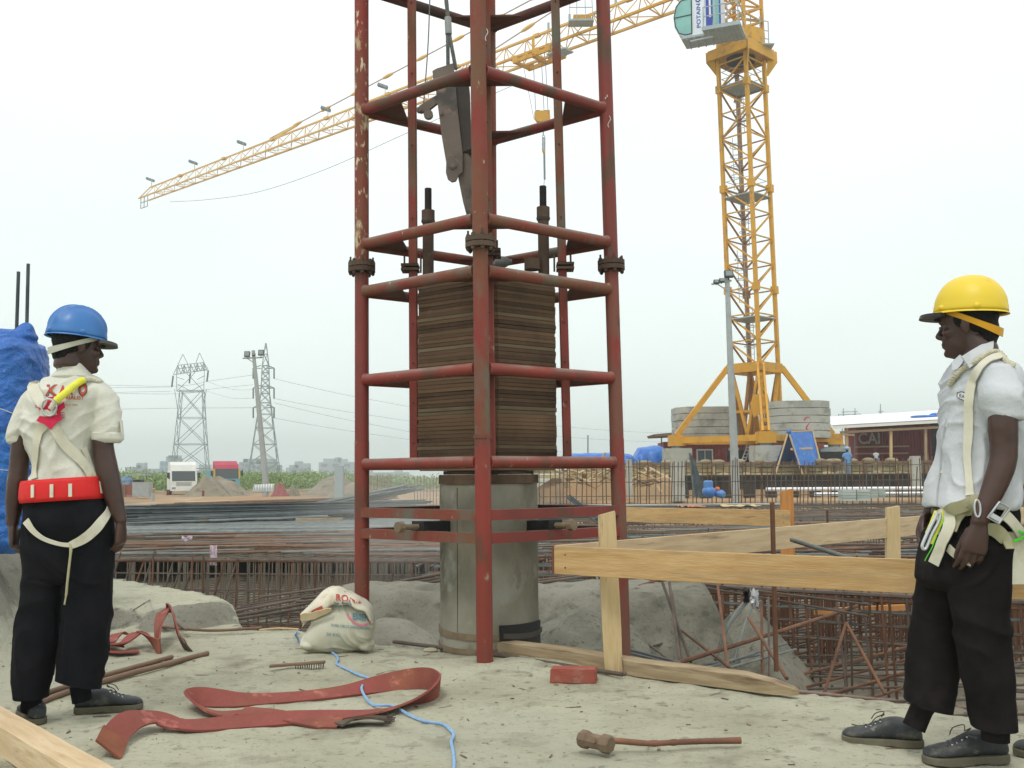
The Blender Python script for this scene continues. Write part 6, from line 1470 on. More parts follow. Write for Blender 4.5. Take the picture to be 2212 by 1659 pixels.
# blue tarpaulin heaps
def tarp_heap(pts_top, v_base, Y, dp, label):
    n_ = 30; us = np.linspace(pts_top[0][0], pts_top[-1][0], n_); b = MB(); vs = []; g = 10
    for i, u in enumerate(us):
        vt = float(np.interp(u, [p[0] for p in pts_top], [p[1] for p in pts_top])); top = P(u, vt, Y).z; bot = P(u, v_base, Y).z
        for j in range(g + 1):
            a = math.pi * j / g; yy = -math.cos(a) * dp / 2; zz = math.sin(a) ** .45
            nn_ = noise.noise(Vector((u * .05, j * .5, 2))) 
            vs.append((P(u, vt, Y).x, Y + dp / 2 + yy + .12 * nn_, bot + (top - bot) * zz * (1 + .05 * nn_)))
    f = [(i * (g + 1) + j, (i + 1) * (g + 1) + j, (i + 1) * (g + 1) + j + 1, i * (g + 1) + j + 1) for i in range(n_ - 1) for j in range(g)]
    f += [tuple(range(g + 1)), tuple((n_ - 1) * (g + 1) + j for j in range(g, -1, -1))]
    return tag(b.add(vs, f, True).build('tarpaulin', m_blue), label, 'tarpaulin')
tarp_heap([(1215, 984), (1225, 979), (1290, 977), (1340, 977), (1366, 980), (1380, 990)], 1004, 60, 2.5, 'long low blue tarpaulin behind the right red post')
tarp_heap([(1368, 990), (1374, 985), (1384, 966), (1400, 963), (1430, 961), (1440, 966), (1445, 985)], 1006, 61, 2.8, 'tall blue tarpaulin heap left of the red cabin')
# A frame tent
tn = empty('tent', P(1740, 1000, 52), 'blue tarpaulin tent propped on poles in front of the ballast', 'tent'); Yt = 51.6
apx, apx2 = P(1703, 932, Yt), P(1755, 930, Yt + 2.2)
lf, rg, rg2 = P(1672, 1035, Yt), P(1737, 1035, Yt), P(1775, 1008, Yt + 1.2)
MB().add([apx + Vector((.02, -.02, 0)), P(1724, 1006, Yt - .1), P(1772, 1004, Yt + 1.4), apx2], [(0, 1, 2, 3)]).build('canvas', m_blue, tn)
MB().add([apx + Vector((.02, .1, 0)), apx2, P(1745, 1004, Yt + 3.4), P(1676, 1000, Yt + .8)], [(0, 1, 2, 3)]).build('canvas', m_blue, tn)
MB().prism([P(1707, 968, Yt - .14), P(1754, 966, Yt + 1.1), P(1756, 970, Yt + 1.15), P(1708, 973, Yt - .12)], (0, -.03, 0)).build('tent_band', m_stake, tn)
for a, b_ in ((apx, lf), (apx, rg), (apx2, rg2), (apx2, P(1690, 1000, Yt + 2.6))): rod('pole', a + (a - b_) * .03, b_, .045, m_stake, tn, 'cyl6')
MB().ell(P(1704, 933, Yt), (.13, .12, .12)).build('knot', m_blue, tn); bar('ridge_pole', apx, apx2 + (apx2 - apx) * .05, .07, .07, m_stake, tn)
# generators / machines
def machine(u, v, Y, w_, h_, label, m, seed):
    q = random.Random(seed); c = P(u, v, Y); e = empty('generator', c, label, 'generator')
    MB().box(c, (w_, 1.0, h_ * .7)).build('body', m, e); MB().box(c + Vector((0, -.55, 0)), (w_ * .5, .05, h_ * .45)).build('grille', m_blk, e)
    MB().box(c + Vector((-w_ * .2, 0, h_ * .42)), (w_ * .4, .8, h_ * .25)).build('cover', m_cgr, e)
    for s_ in (-1, 1): MB().tube([c + Vector((s_ * w_ * .35, -.6, -h_ * .42)), c + Vector((s_ * w_ * .35, -.4, -h_ * .42))], h_ * .22, 12).build('wheel', m_blk, e)
    rod('exhaust', c + Vector((w_ * .3, 0, h_ * .3)), c + Vector((w_ * .3, 0, h_ * .7)), .04, m_blk, e, 'cyl6')
machine(1593, 984, 56, 1.0, .8, 'dark generator standing behind the floodlight mast', m_blk, 1)
machine(1655, 985, 55, 1.3, .9, 'grey machine beside the blue tent, on its left', m_cgr, 2)
machine(1795, 988, 57, 1.7, .9, 'dark generator right of the blue tent', m_blk, 3)
machine(1460, 990, 58, 1.2, .8, 'grey pump unit under the left crane foot', m_cgr, 4)
tag(MB().tube([P(1812, 988, 58), P(1812, 960, 58)], .35, 16).build('water_drum', m_balc), 'pale drum standing right of the crane ballast', 'drum')
e = empty('step_ladder', P(1640, 985, 55), 'pale ladder leaning on the crane base', 'ladder')
for du in (0, 9): rod('rail', P(1598 + du, 1008, 54.8), P(1614 + du * .8, 962, 55), .035, m_gpole, e, 'cyl6')
for i in range(6): rod('rung', P(1600 + i * 2.6, 1002 - i * 7, 54.8), P(1608 + i * 2.4, 1002 - i * 7, 54.8), .025, m_gpole, e, 'cyl6')
# white pipes, block stacks, blue cans, orange cloth
m_white = mat('white_pipe', (.78, .80, .82), bump=0, rough=.4)
for k, (u0, u1, v, Y, lb) in enumerate(((1655, 2110, 1057, 41, 'upper white pipe lying behind the starter bars'), (1760, 2130, 1068, 39.5, 'lower white pipe lying behind the starter bars'))):
    tag(rod('white_pipe', P(u0, v, Y), P(u1, v - 3, Y), .075, m_white, None, 'cyl16'), lb, 'pipe')
tag(MB().box((P(1480, 1085, 36).x, 36.0, ZT + .10), (7, .7, .05)).build('pale_sheet', m_balc), 'thin pale sheet lying along the foot of the starter bars', 'sheet')
m_blkst = mat('pale_block', (.34, .38, .34), (.42, .45, .40), 2, bump=.2, rnd=.15)
for (u0, u1, vt, vb, Y, lb) in ((1815, 1875, 1057, 1082, 34, 'larger stack of pale concrete blocks behind the bar row'), (1876, 1908, 1055, 1076, 34.6, 'smaller stack of pale concrete blocks on the right')):
    a, b_ = P(u0, vb, Y), P(u1, vt, Y); e = empty('block_stack', ((a.x + b_.x) / 2, Y, a.z), lb, 'block stack'); nx_ = max(2, int((b_.x - a.x) / .40)); nz_ = 4
    for i in range(nx_):
        for j in range(nz_):
            link('block', unitmesh('box', m_blkst), None, e, Matrix.Translation((lerp(a.x, b_.x, (i + .5) / nx_), Y + rr.uniform(-.02, .02), lerp(a.z, b_.z, (j + .5) / nz_))) @ Matrix.Diagonal(((b_.x - a.x) / nx_ * .94, .5, (b_.z - a.z) / nz_ * .9, 1)))
m_can = mat('blue_plastic', (.05, .16, .45), (.12, .26, .5), 3, bump=0, rough=.4); m_or = mat('orange_cloth', (.55, .14, .05), (.5, .22, .1), 3, bump=.2)
for k, (u, v, s, m_, lb, nm, ct) in enumerate(((1532, 1062, (.24, .22, .20), m_can, 'blue plastic sack heaped at the foot of the leaning bars', 'plastic_sack', 'sack'), (1530, 1048, (.28, .28, .30), m_can, 'blue drum on top of the blue sack', 'drum', 'drum'), (1555, 1067, (.20, .18, .14), m_can, 'small blue bag right of the blue sack', 'bag', 'bag'), (1549, 1056, (.10, .10, .09), m_or, 'red bag behind the blue sack', 'bag', 'bag'))):
    c = P(u, v, 34); q = MB()
    if nm == 'drum': q.tube([c - Vector((0, 0, .16)), c + Vector((0, 0, .12)), c + Vector((0, 0, .16))], [.16, .165, .10], 16)
    else: q.ell(c, s, None, 14, 10); q.v = [tuple(Vector(p) + Vector((0, 0, 1)) * .05 * noise.noise(Vector(p) * 6)) for p in q.v]
    tag(q.build(nm, m_), lb, ct)
for k, (u0, u1, v, m_, lb) in enumerate(((1470, 1522, 1073, m_or, 'orange cloth spread left of the blue sack'), (1560, 1640, 1070, m_stake, 'pale tan cloth spread right of the blue sack'))):
    a, b_ = P(u0, v, 34.5), P(u1, v, 34.5); g = 12; vs = [(lerp(a.x, b_.x, i / g), 34.2 + j * .25, ZT + .07 + .10 * abs(noise.noise(Vector((i * .8, j * .8, k))))) for i in range(g + 1) for j in range(6)]
    tag(MB().add(vs, [(i * 6 + j, (i + 1) * 6 + j, (i + 1) * 6 + j + 1, i * 6 + j + 1) for i in range(g) for j in range(5)], True).build('cloth', m_), lb, 'cloth')
# timber scrap behind the right red post and right edge
for k, (u, v, Y, lb) in enumerate(((1240, 1030, 47, 'jumbled pale formwork boards behind the right side of the pile'), (1300, 1020, 48, 'pale formwork boards beside the right red post'), (2200, 1040, 44, 'orange formwork boards at the right picture edge'), (1400, 1032, 47.5, 'jumbled boards right of the right red post'))):
    e = empty('board_heap', P(u, v, Y), lb, 'boards')
    for i in range(13):
        c = P(u + rr.uniform(-30, 30), v + rr.uniform(-12, 14), Y + rr.uniform(-.5, .5)); d = Vector((rr.uniform(-1, 1), rr.uniform(-.5, .5), rr.uniform(-.35, .35))).normalized() * rr.uniform(.5, 1.0)
        bar('board', c - d, c + d, .20, .04, (m_wood2, m_stake, m_beam)[i % 3] if k != 2 else (m_wood, m_wood3)[i % 2], e)
# ------------------------------------------------------------------ people
m_skin = mat('dark_brown_skin', (.046, .021, .015), (.062, .029, .020), 9, c3=(.034, .016, .012), s3=5, bump=.2, bscale=120, bdist=.002, rough=.42, spec=.5)
m_hair = mat('black_hair', (.006, .006, .006), (.014, .013, .012), 60, bump=.8, bscale=160, bdist=.006, rough=.75, spec=.2)
m_shirtL = mat('cream_shirt', (.57, .565, .49), (.64, .635, .555), 4, c3=(.47, .45, .37), s3=3.5, t3=(.56, .72), bump=.55, bscale=20, bdist=.014, rough=.95)
m_shirtR = mat('pale_grey_shirt', (.47, .50, .52), (.55, .57, .585), 4, c3=(.38, .40, .42), s3=3.5, t3=(.56, .72), bump=.55, bscale=20, bdist=.014, rough=.95)
m_trL = mat('black_trousers', (.0055, .006, .008), (.010, .010, .012), 8, bump=.2, bscale=90, rough=.95, spec=.12)
m_trR = mat('charcoal_trousers', (.008, .007, .007), (.015, .013, .013), 8, c3=(.026, .021, .019), s3=3, t3=(.6, .7), bump=.2, bscale=90, rough=.95, spec=.12)
m_shoe = mat('dusty_black_leather', (.022, .026, .030), (.045, .05, .052), 7, c3=(.15, .145, .12), s3=9, t3=(.55, .72), c4=(.20, .19, .15), s4=40, t4=(.6, .72), bump=.3, bscale=60, bdist=.003, rough=.62, spec=.4)
m_sole = mat('muddy_sole', (.11, .10, .065), (.17, .155, .11), 12, c3=(.05, .045, .03), bump=.5, bscale=60, rough=.9)
m_strap = mat('cream_webbing', (.56, .54, .42), (.63, .61, .50), 10, c3=(.46, .42, .30), s3=8, bump=.5, bscale=300, bdist=.002, rough=.9)
m_strap2 = mat('tan_webbing', (.36, .34, .20), (.42, .40, .26), 10, bump=.4, bscale=300, bdist=.002, rough=.9)
m_hblue = mat('blue_helmet_plastic', (.022, .125, .36), (.035, .165, .44), 3, c3=(.10, .24, .45), s3=9, t3=(.62, .72), bump=.1, bscale=60, bdist=.002, rough=.42, spec=.5)
m_hyel = mat('yellow_helmet_plastic', (.66, .47, .014), (.72, .53, .03), 3, c3=(.5, .34, .03), s3=7, t3=(.6, .74), bump=.1, bscale=60, bdist=.002, rough=.42, spec=.5)
m_hyel2 = mat('orange_yellow_band', (.60, .30, .012), bump=.1, rough=.5)
m_chrome = mat('bare_metal', (.55, .57, .58), bump=0, rough=.3, metal=.8)
m_redbelt = mat('red_belt', (.56, .012, .012), (.62, .02, .018), 5, bump=.2, bscale=200, bdist=.001, rough=.6)
m_redplate = mat('red_harness_plate', (.58, .012, .06), (.5, .01, .05), 5, bump=.1, rough=.5)
m_yelslv = mat('yellow_sleeve', (.68, .66, .02), (.75, .74, .10), 20, bump=.4, bscale=80, rough=.6)
m_cream = mat('cream_band', (.42, .42, .34), (.48, .48, .40), 10, bump=.3, rough=.8)
m_printred = mat('red_print', (.50, .07, .05), (.42, .10, .07), 40, bump=0, rough=.9)
m_printdk = mat('dark_print', (.05, .05, .06), bump=0, rough=.9)
m_lime = mat('lime_edge', (.08, .62, .03), bump=0, rough=.7)

def loft(mb, rings, n=26, ex=2.2, sub=4, cap=True, cf=.25):
    """rings: (centre, half axis a, half axis b)"""
    k = len(rings); C_ = [Vector(r[0]) for r in rings]; A_ = [Vector(r[1]) for r in rings]; B_ = [Vector(r[2]) for r in rings]
    if sub > 1: C_, A_, B_ = smooth_path(C_, sub), smooth_path(A_, sub), smooth_path(B_, sub)
    if cap:
        d0 = (C_[0] - C_[1]).normalized(); d1 = (C_[-1] - C_[-2]).normalized(); e0 = min(A_[0].length, B_[0].length) * .25; e1 = min(A_[-1].length, B_[-1].length) * cf
        C_ = [C_[0] + d0 * e0] + C_ + [C_[-1] + d1 * e1]; A_ = [A_[0] * .75] + A_ + [A_[-1] * (1 - cf)]; B_ = [B_[0] * .75] + B_ + [B_[-1] * (1 - cf)]
    vs = []
    for c, a, b in zip(C_, A_, B_):
        for i in range(n):
            t = 2 * math.pi * i / n; ct, st = math.cos(t), math.sin(t)
            vs.append(c + a * (abs(ct) ** (2 / ex) * (1 if ct > 0 else -1)) + b * (abs(st) ** (2 / ex) * (1 if st > 0 else -1)))
    m_ = len(C_); fs = [(j * n + i, j * n + (i + 1) % n, (j + 1) * n + (i + 1) % n, (j + 1) * n + i) for j in range(m_ - 1) for i in range(n)]
    fs += [tuple(range(n))[::-1], tuple((m_ - 1) * n + i for i in range(n))]
    return mb.add(vs, fs, True)
def loftpx(mb, rows, Y0, ex=2.2, rz=0, n=26, cap=True, sub=4, cf=.25):
    ca, sa = math.cos(rz), math.sin(rz); rings = []
    for r in rows:
        uL, uR, v, ry = r[:4]; dy = r[4] if len(r) > 4 else 0; Y = Y0 + dy
        c = P((uL + uR) / 2, v, Y); rx = (uR - uL) / 2 * px(Y) * .99
        rings.append((c, Vector((rx * ca, rx * sa, 0)), Vector((-ry * sa, ry * ca, 0))))
    return loft(mb, rings, n, ex, sub, cap, cf)
def organic(mb, voxel, name, m, parent, smooth=4, fn=None, decim=None):
    me = mb.mesh('tmp_src'); o = bpy.data.objects.new('tmp_src', me); COL.objects.link(o)
    r = o.modifiers.new('r', 'REMESH'); r.mode = 'VOXEL'; r.voxel_size = voxel
    if smooth: s_ = o.modifiers.new('s', 'SMOOTH'); s_.iterations = smooth; s_.factor = .6
    dg = bpy.context.evaluated_depsgraph_get(); me2 = bpy.data.meshes.new_from_object(o.evaluated_get(dg)); bpy.data.objects.remove(o); bpy.data.meshes.remove(me)
    me2.name = name
    if fn:
        n_ = len(me2.vertices); co = np.zeros(n_ * 3); me2.vertices.foreach_get('co', co); co = co.reshape(-1, 3); no = np.array([v.normal[:] for v in me2.vertices])
        d = np.array([fn(Vector(c), Vector(q)) for c, q in zip(co, no)]); co = co + no * d[:, None]; me2.vertices.foreach_set('co', co.ravel())
    me2.polygons.foreach_set('use_smooth', [True] * len(me2.polygons)); me2.update(); me2.materials.clear()
    off = Vector(parent.matrix_basis.translation); me2.transform(Matrix.Translation(-off))
    return link(name, me2, m, parent, Matrix.Translation(off))
def hem(o, fn):
    M = WM(o)
    for v in o.data.vertices:
        p = M @ v.co
        if p.z < .4:
            h = fn(p)
            if p.z < h: p.z = h + (p.z - h) * .06; v.co = M.inverted() @ p
    o.data.update()
def folds(seed, amp=.006, sc=7, dirv=(1, 0, .6), fine=.25):
    dv = Vector(dirv).normalized()
    def f(c, n):
        s_ = c.dot(dv); q = c - dv * s_; p = q * sc + dv * (s_ * sc * 3.2) + Vector((seed, seed * 2, 0))
        a = noise.noise(p + Vector((1, 1, 1)) * noise.noise(c * 4) * 1.5); a = (1 - abs(a)) ** 3 * 1.2 - .55
        return amp * a + amp * fine * noise.noise(c * sc * 5)
    return f
def bvh_of(objs):
    vs, fs = [], []
    for o in objs:
        M = WM(o); k = len(vs); vs += [M @ v.co for v in o.data.vertices]; fs += [tuple(i + k for i in p.vertices) for p in o.data.polygons]
    return BVHTree.FromPolygons(vs, fs)
def hit(bv, u, v, Y0):
    d = ray(u, v); loc, nrm, i, dist = bv.ray_cast(CAMP, d)
    if loc is None:
        q = P(u, v, Y0); loc, nrm, i, dist = bv.find_nearest(q)
    return loc, nrm
def surf_ribbon(name, pts, wpx, bv, Y0, m, par, th=.004, lift=.004, k=6, flat=None):
    pp = smooth_path([Vector((p[0], p[1], p[2] if len(p) > 2 else 0)) for p in pts], k); H = []; Nn = []
    for p in pp:
        h, n_ = hit(bv, p.x, p.y, Y0)
        if n_.dot(ray(p.x, p.y)) > 0: n_ = -n_
        H.append(h + n_ * (lift + th / 2) - ray(p.x, p.y) * p.z); Nn.append(n_)
    for _ in range(2):
        H = [H[0]] + [(H[i - 1] + H[i] * 2 + H[i + 1]) / 4 for i in range(1, len(H) - 1)] + [H[-1]]
        Nn = [Nn[0]] + [(Nn[i - 1] + Nn[i] + Nn[i + 1]).normalized() for i in range(1, len(Nn) - 1)] + [Nn[-1]]
    wid = []
    for i in range(len(H)):
        t = (H[min(i + 1, len(H) - 1)] - H[max(i - 1, 0)]).normalized(); wid.append(t.cross(Nn[i]).normalized())
    ws = [w_ * px(Y0) for w_ in (wpx if isinstance(wpx, list) else [wpx] * len(H))]
    if len(ws) != len(H): ws = list(np.interp(np.linspace(0, 1, len(H)), np.linspace(0, 1, len(ws)), ws))
    return MB().ribbon(H, wid, ws, th).build(name, m, par)
def surf_text(txt, u, v, w_, h_, bv, Y0, m, par, slant=0, bold=.02, lift=.005, name='lettering', rot_=0):
    me = text_mesh(txt, 1, bold); xs_ = [q.co.x for q in me.vertices]; ys_ = [q.co.y for q in me.vertices]; x0, x1, y0, y1 = min(xs_), max(xs_), min(ys_), max(ys_)
    for q in me.vertices:
        a = ((q.co.x - x0) / (x1 - x0) - .5) * w_; b = ((q.co.y - y0) / (y1 - y0) - .5) * h_; uu = u + a + slant * b; vv = v - b + a * rot_
        h, n_ = hit(bv, uu, vv, Y0)
        q.co = h - ray(uu, vv) * lift
    me.materials.clear(); off = WM(par).translation; me.transform(Matrix.Translation(-off)); return link(name, me, m, par, Matrix.Translation(off))
def hand(mb, wrist, d, pn, side, sc=1., curl=(25, 35, 25), th_curl=20, spread=4, wr=.024, th_out=38):
    """d: direction of the hand, pn: palm normal, side: direction toward the thumb"""
    d, pn, side = Vector(d).normalized(), Vector(pn).normalized(), Vector(side).normalized(); wrist = Vector(wrist)
    pn = (pn - d * pn.dot(d)).normalized(); side = d.cross(pn) * (1 if d.cross(pn).dot(side) > 0 else -1)
    K = wrist + d * .092 * sc
    loft(mb, [(wrist - d * .02, side * wr, pn * wr * .8), (wrist, side * wr, pn * wr * .75), (wrist + d * .03 * sc, side * .034 * sc, pn * .018 * sc), (wrist + d * .07 * sc, side * .041 * sc, pn * .0155 * sc), (K, side * .040 * sc, pn * .012 * sc)], 18, 2.4, 3)
    mb.ell(wrist + d * .04 * sc + side * .022 * sc + pn * .008 * sc, (.018 * sc, .016 * sc, .026 * sc), None, 10, 8)
    for i, (o, ln, r) in enumerate(((.030, .078, .0098), (.0105, .088, .0100), (-.010, .082, .0095), (-.029, .064, .0085))):
        a = R(0); p = K + side * o * sc - d * .012 * sc; dd = (d + side * math.tan(R(spread)) * (1.5 - i) * .6).normalized(); pts = [p - d * .02, p]; rs = [r * sc, r * sc]
        for j, (f, c_) in enumerate(zip((.45, .30, .25), curl)):
            a += R(c_ + i * 3); q = dd * math.cos(a) + pn * math.sin(a); p = p + q * ln * f * sc * 1.12; pts.append(p); rs.append(r * sc * (1 - .10 * (j + 1)))
            mb.ell(p, (rs[-1] * 1.02,) * 3, None, 8, 6)
        mb.tube(pts, rs, 9)
    p = wrist + d * .022 * sc + side * .022 * sc + pn * .006; a = R(th_out); td = d * math.cos(a) + side * math.sin(a) * .8 + pn * .35; td.normalize(); pts = [p]; rs = [.014 * sc]
    for j, (f, r) in enumerate(((.045, .013), (.034, .0115), (.027, .0095))):
        p = p + td * f * sc; pts.append(p); rs.append(r * sc); mb.ell(p, (r * sc,) * 3, None, 8, 6); td = (td + pn * math.sin(R(th_curl)) + d * .25 - side * .12).normalized()
    mb.tube(pts, rs, 10)
def head(mb, M, s=1.0):
    """M maps head space (x right, y forward, z up) to the world"""
    def T(x, y, z): return M @ Vector((x * s, y * s, z * s))
    X, Yv = M.to_3x3() @ Vector((1, 0, 0)), M.to_3x3() @ Vector((0, 1, 0))
    sec = [(-.119, .066, .018, .016), (-.114, .080, -.004, .026), (-.102, .090, -.028, .038), (-.086, .088, -.044, .047), (-.070, .088, -.056, .053), (-.052, .087, -.066, .058), (-.030, .085, -.080, .063), (-.008, .082, -.090, .068), (.008, .086, -.095, .071), (.022, .092, -.097, .073), (.045, .093, -.098, .075), (.070, .084, -.092, .072), (.092, .064, -.075, .060), (.108, .034, -.045, .036)]
    loft(mb, [(T(0, (f + b) / 2, z), X * w_ * s, Yv * (f - b) / 2 * s) for z, f, b, w_ in sec], 30, 2.25, 3)
    rot = M.to_3x3()
    loft(mb, [(T(0, .084, .012), X * .007, Yv * .008), (T(0, .096, -.010), X * .009, Yv * .010), (T(0, .104, -.030), X * .013, Yv * .014), (T(0, .098, -.042), X * .013, Yv * .010)], 12, 2, 3)
    for x in (-1, 1):
        mb.ell(T(x * .012, .094, -.037), (.009, .010, .008), rot, 10, 7); mb.ell(T(x * .030, .083, .016), (.020, .011, .007), rot, 10, 7); mb.ell(T(x * .044, .060, -.028), (.020, .022, .018), rot, 10, 7)
        e = rot @ Matrix.Rotation(R(-10), 3, 'X')
        mb.ell(T(x * .074, -.006, -.012), (.008, .017, .030), e, 12, 9); mb.ell(T(x * .080, -.012, -.002), (.006, .013, .021), e, 12, 9)
        mb.ell(T(x * .030, .078, -.003), (.013, .010, .009), rot, 10, 7)
    mb.ell(T(0, .090, -.062), (.023, .009, .006), rot, 12, 7); mb.ell(T(0, .089, -.073), (.020, .009, .007), rot, 12, 7); mb.ell(T(0, .082, -.100), (.020, .013, .014), rot, 12, 7)
    mb.ell(T(0, .082, -.052), (.028, .012, .012), rot, 12, 7)
def eyes(M, par):
    for x in (-1, 1):
        e = MB().ell(M @ Vector((x * .030, .0835, -.003)), (.011, .006, .0055), M.to_3x3(), 12, 8).build('eye', mat('eye_white', (.16, .13, .11), bump=0, rough=.3), par)
        MB().ell(M @ Vector((x * .030, .0885, -.003)), (.0045, .002, .0045), M.to_3x3(), 10, 6).build('iris', m_black, e)
def hairdo(M, par, nape=-.06):
    mb = MB(); rot = M.to_3x3()
    mb.ell(M @ Vector((0, -.030, .030)), (.083, .076, .088), rot, 20, 14); mb.ell(M @ Vector((0, -.066, -.030)), (.060, .036, .050), rot, 16, 10); mb.ell(M @ Vector((0, -.062, nape)), (.048, .028, .028), rot, 16, 10)
    for x in (-1, 1): mb.ell(M @ Vector((x * .068, .012, .012)), (.012, .020, .030), rot, 10, 8)
    return organic(mb, .005, 'hair', m_hair, par, 3, lambda c, n: .0025 * noise.noise(c * 90))
def helmet(M, par, m, brimfront=.045, ridges=0, mband=m_cream, tilt=0, visor=None, studs=()):
    """hard hat as child with brim, ridges, suspension"""
    M = M @ Matrix.Rotation(tilt, 4, 'X'); rt = M.to_3x3(); a_, b_, c_ = .101, .120, .128; b = MB(); nu, nv = 72, 22; vs = []
    for j in range(nv + 1):
        ph = math.pi / 2 * j / nv
        for i in range(nu):
            th = 2 * math.pi * i / nu; x, y = math.sin(th), math.cos(th); r = math.cos(ph) ** .86; z = math.sin(ph) ** 1.0
            rr_ = 1 + (.012 * (1 - ph / 1.57) if j < 3 else 0); q = Vector((a_ * x * r * rr_, b_ * y * r * rr_ - .006, .040 + c_ * z))
            if ridges: 
                xx = q.x; g = (math.exp(-(xx / .009) ** 2) + math.exp(-((abs(xx) - .036) / .010) ** 2)) * sm(.06, .10, q.z); q += Vector((xx * .4, q.y * .4, (q.z - .04))).normalized() * .010 * g
            else:
                g = math.exp(-(q.x / .022) ** 2) * sm(.05, .09, q.z); q += Vector((0, q.y * .4, (q.z - .04))).normalized() * .004 * g
            vs.append(M @ q)
    fs = [(j * nu + i, (j + 1) * nu + i, (j + 1) * nu + (i + 1) % nu, j * nu + (i + 1) % nu) for j in range(nv) for i in range(nu)]
    fs = [f[::-1] for f in fs]; b.add(vs, fs, True)
    # inner shell
    k0 = len(vs); inner = [M @ (M.inverted() @ v * 1.0 - Vector((0, 0, 0))) for v in vs]
    sh = b.build('helmet_shell', m, par); 
    sd_ = sh.modifiers.new('thick', 'SOLIDIFY'); sd_.thickness = .003; sd_.offset = -1
    br = MB(); vs = []; 
    for i in range(nu):
        th = 2 * math.pi * i / nu; x, y = math.sin(th), math.cos(th); fr = max(0, y) ** 3; ext = .007 + brimfront * fr
        for kk, (o, dz) in enumerate(((-.002, .003), (ext, -.004 - .010 * fr), (ext + .001, -.008 - .010 * fr), (-.002, -.003))):
            vs.append(M @ Vector(((a_ + o * (1 if kk in (0, 3) else 1)) * x * (1 - .04 * fr), (b_ + o) * y - .006, .040 + dz)))
    fs = [(4 * i + q, 4 * i + (q + 1) % 4, 4 * ((i + 1) % nu) + (q + 1) % 4, 4 * ((i + 1) % nu) + q) for i in range(nu) for q in range(4)]
    br.add(vs, fs, True); br.build('helmet_brim', m, par)
    for th in studs:
        x, y = math.sin(th), math.cos(th); c = M @ Vector((a_ * 1.0 * x, b_ * 1.0 * y - .006, .050)); br_ = MB().ell(c, (.013, .013, .012), rt, 14, 8).build('helmet_stud', m, par)
    # headband hanging at the back
    pts, wid = [], []
    for i in range(25):
        t = lerp(-2.3, 2.3, i / 24) + math.pi; x, y = math.sin(t), math.cos(t); dz = -.078 * (max(0, math.cos((t - math.pi) * .62))) ** 1.6 + .02
        pts.append(M @ Vector((.084 * x, .103 * y - .008, .022 + dz))); wid.append(rt @ Vector((x * .1, y * .1, 1)))
    MB().ribbon(pts, wid, [.020 + .010 * math.exp(-((i - 12) / 5) ** 2) for i in range(25)], .003).build('headband', mband, par)
    if visor:
        vb = MB(); vs = []; n_ = 24; x0 = visor
        for i in range(n_ + 1):
            t = lerp(-1.05, 1.05, i / n_); x, y = math.sin(t), math.cos(t)
            for o, dz in ((.0, -.006), (.038 * y ** 1.5 + .008, -.004), (.042 * y ** 1.5 + .008, -.018), (.0, -.020)):
                vs.append(M @ Vector(((a_ + o) * x, (b_ + o) * y - .002, .036 + dz)))
        vb.add(vs, [(4 * i + q, 4 * i + (q + 1) % 4, 4 * i + 4 + (q + 1) % 4, 4 * i + 4 + q) for i in range(n_) for q in range(4)] + [(0, 1, 2, 3), tuple(4 * n_ + q for q in (3, 2, 1, 0))], True); vb.build('peak', visor, par)
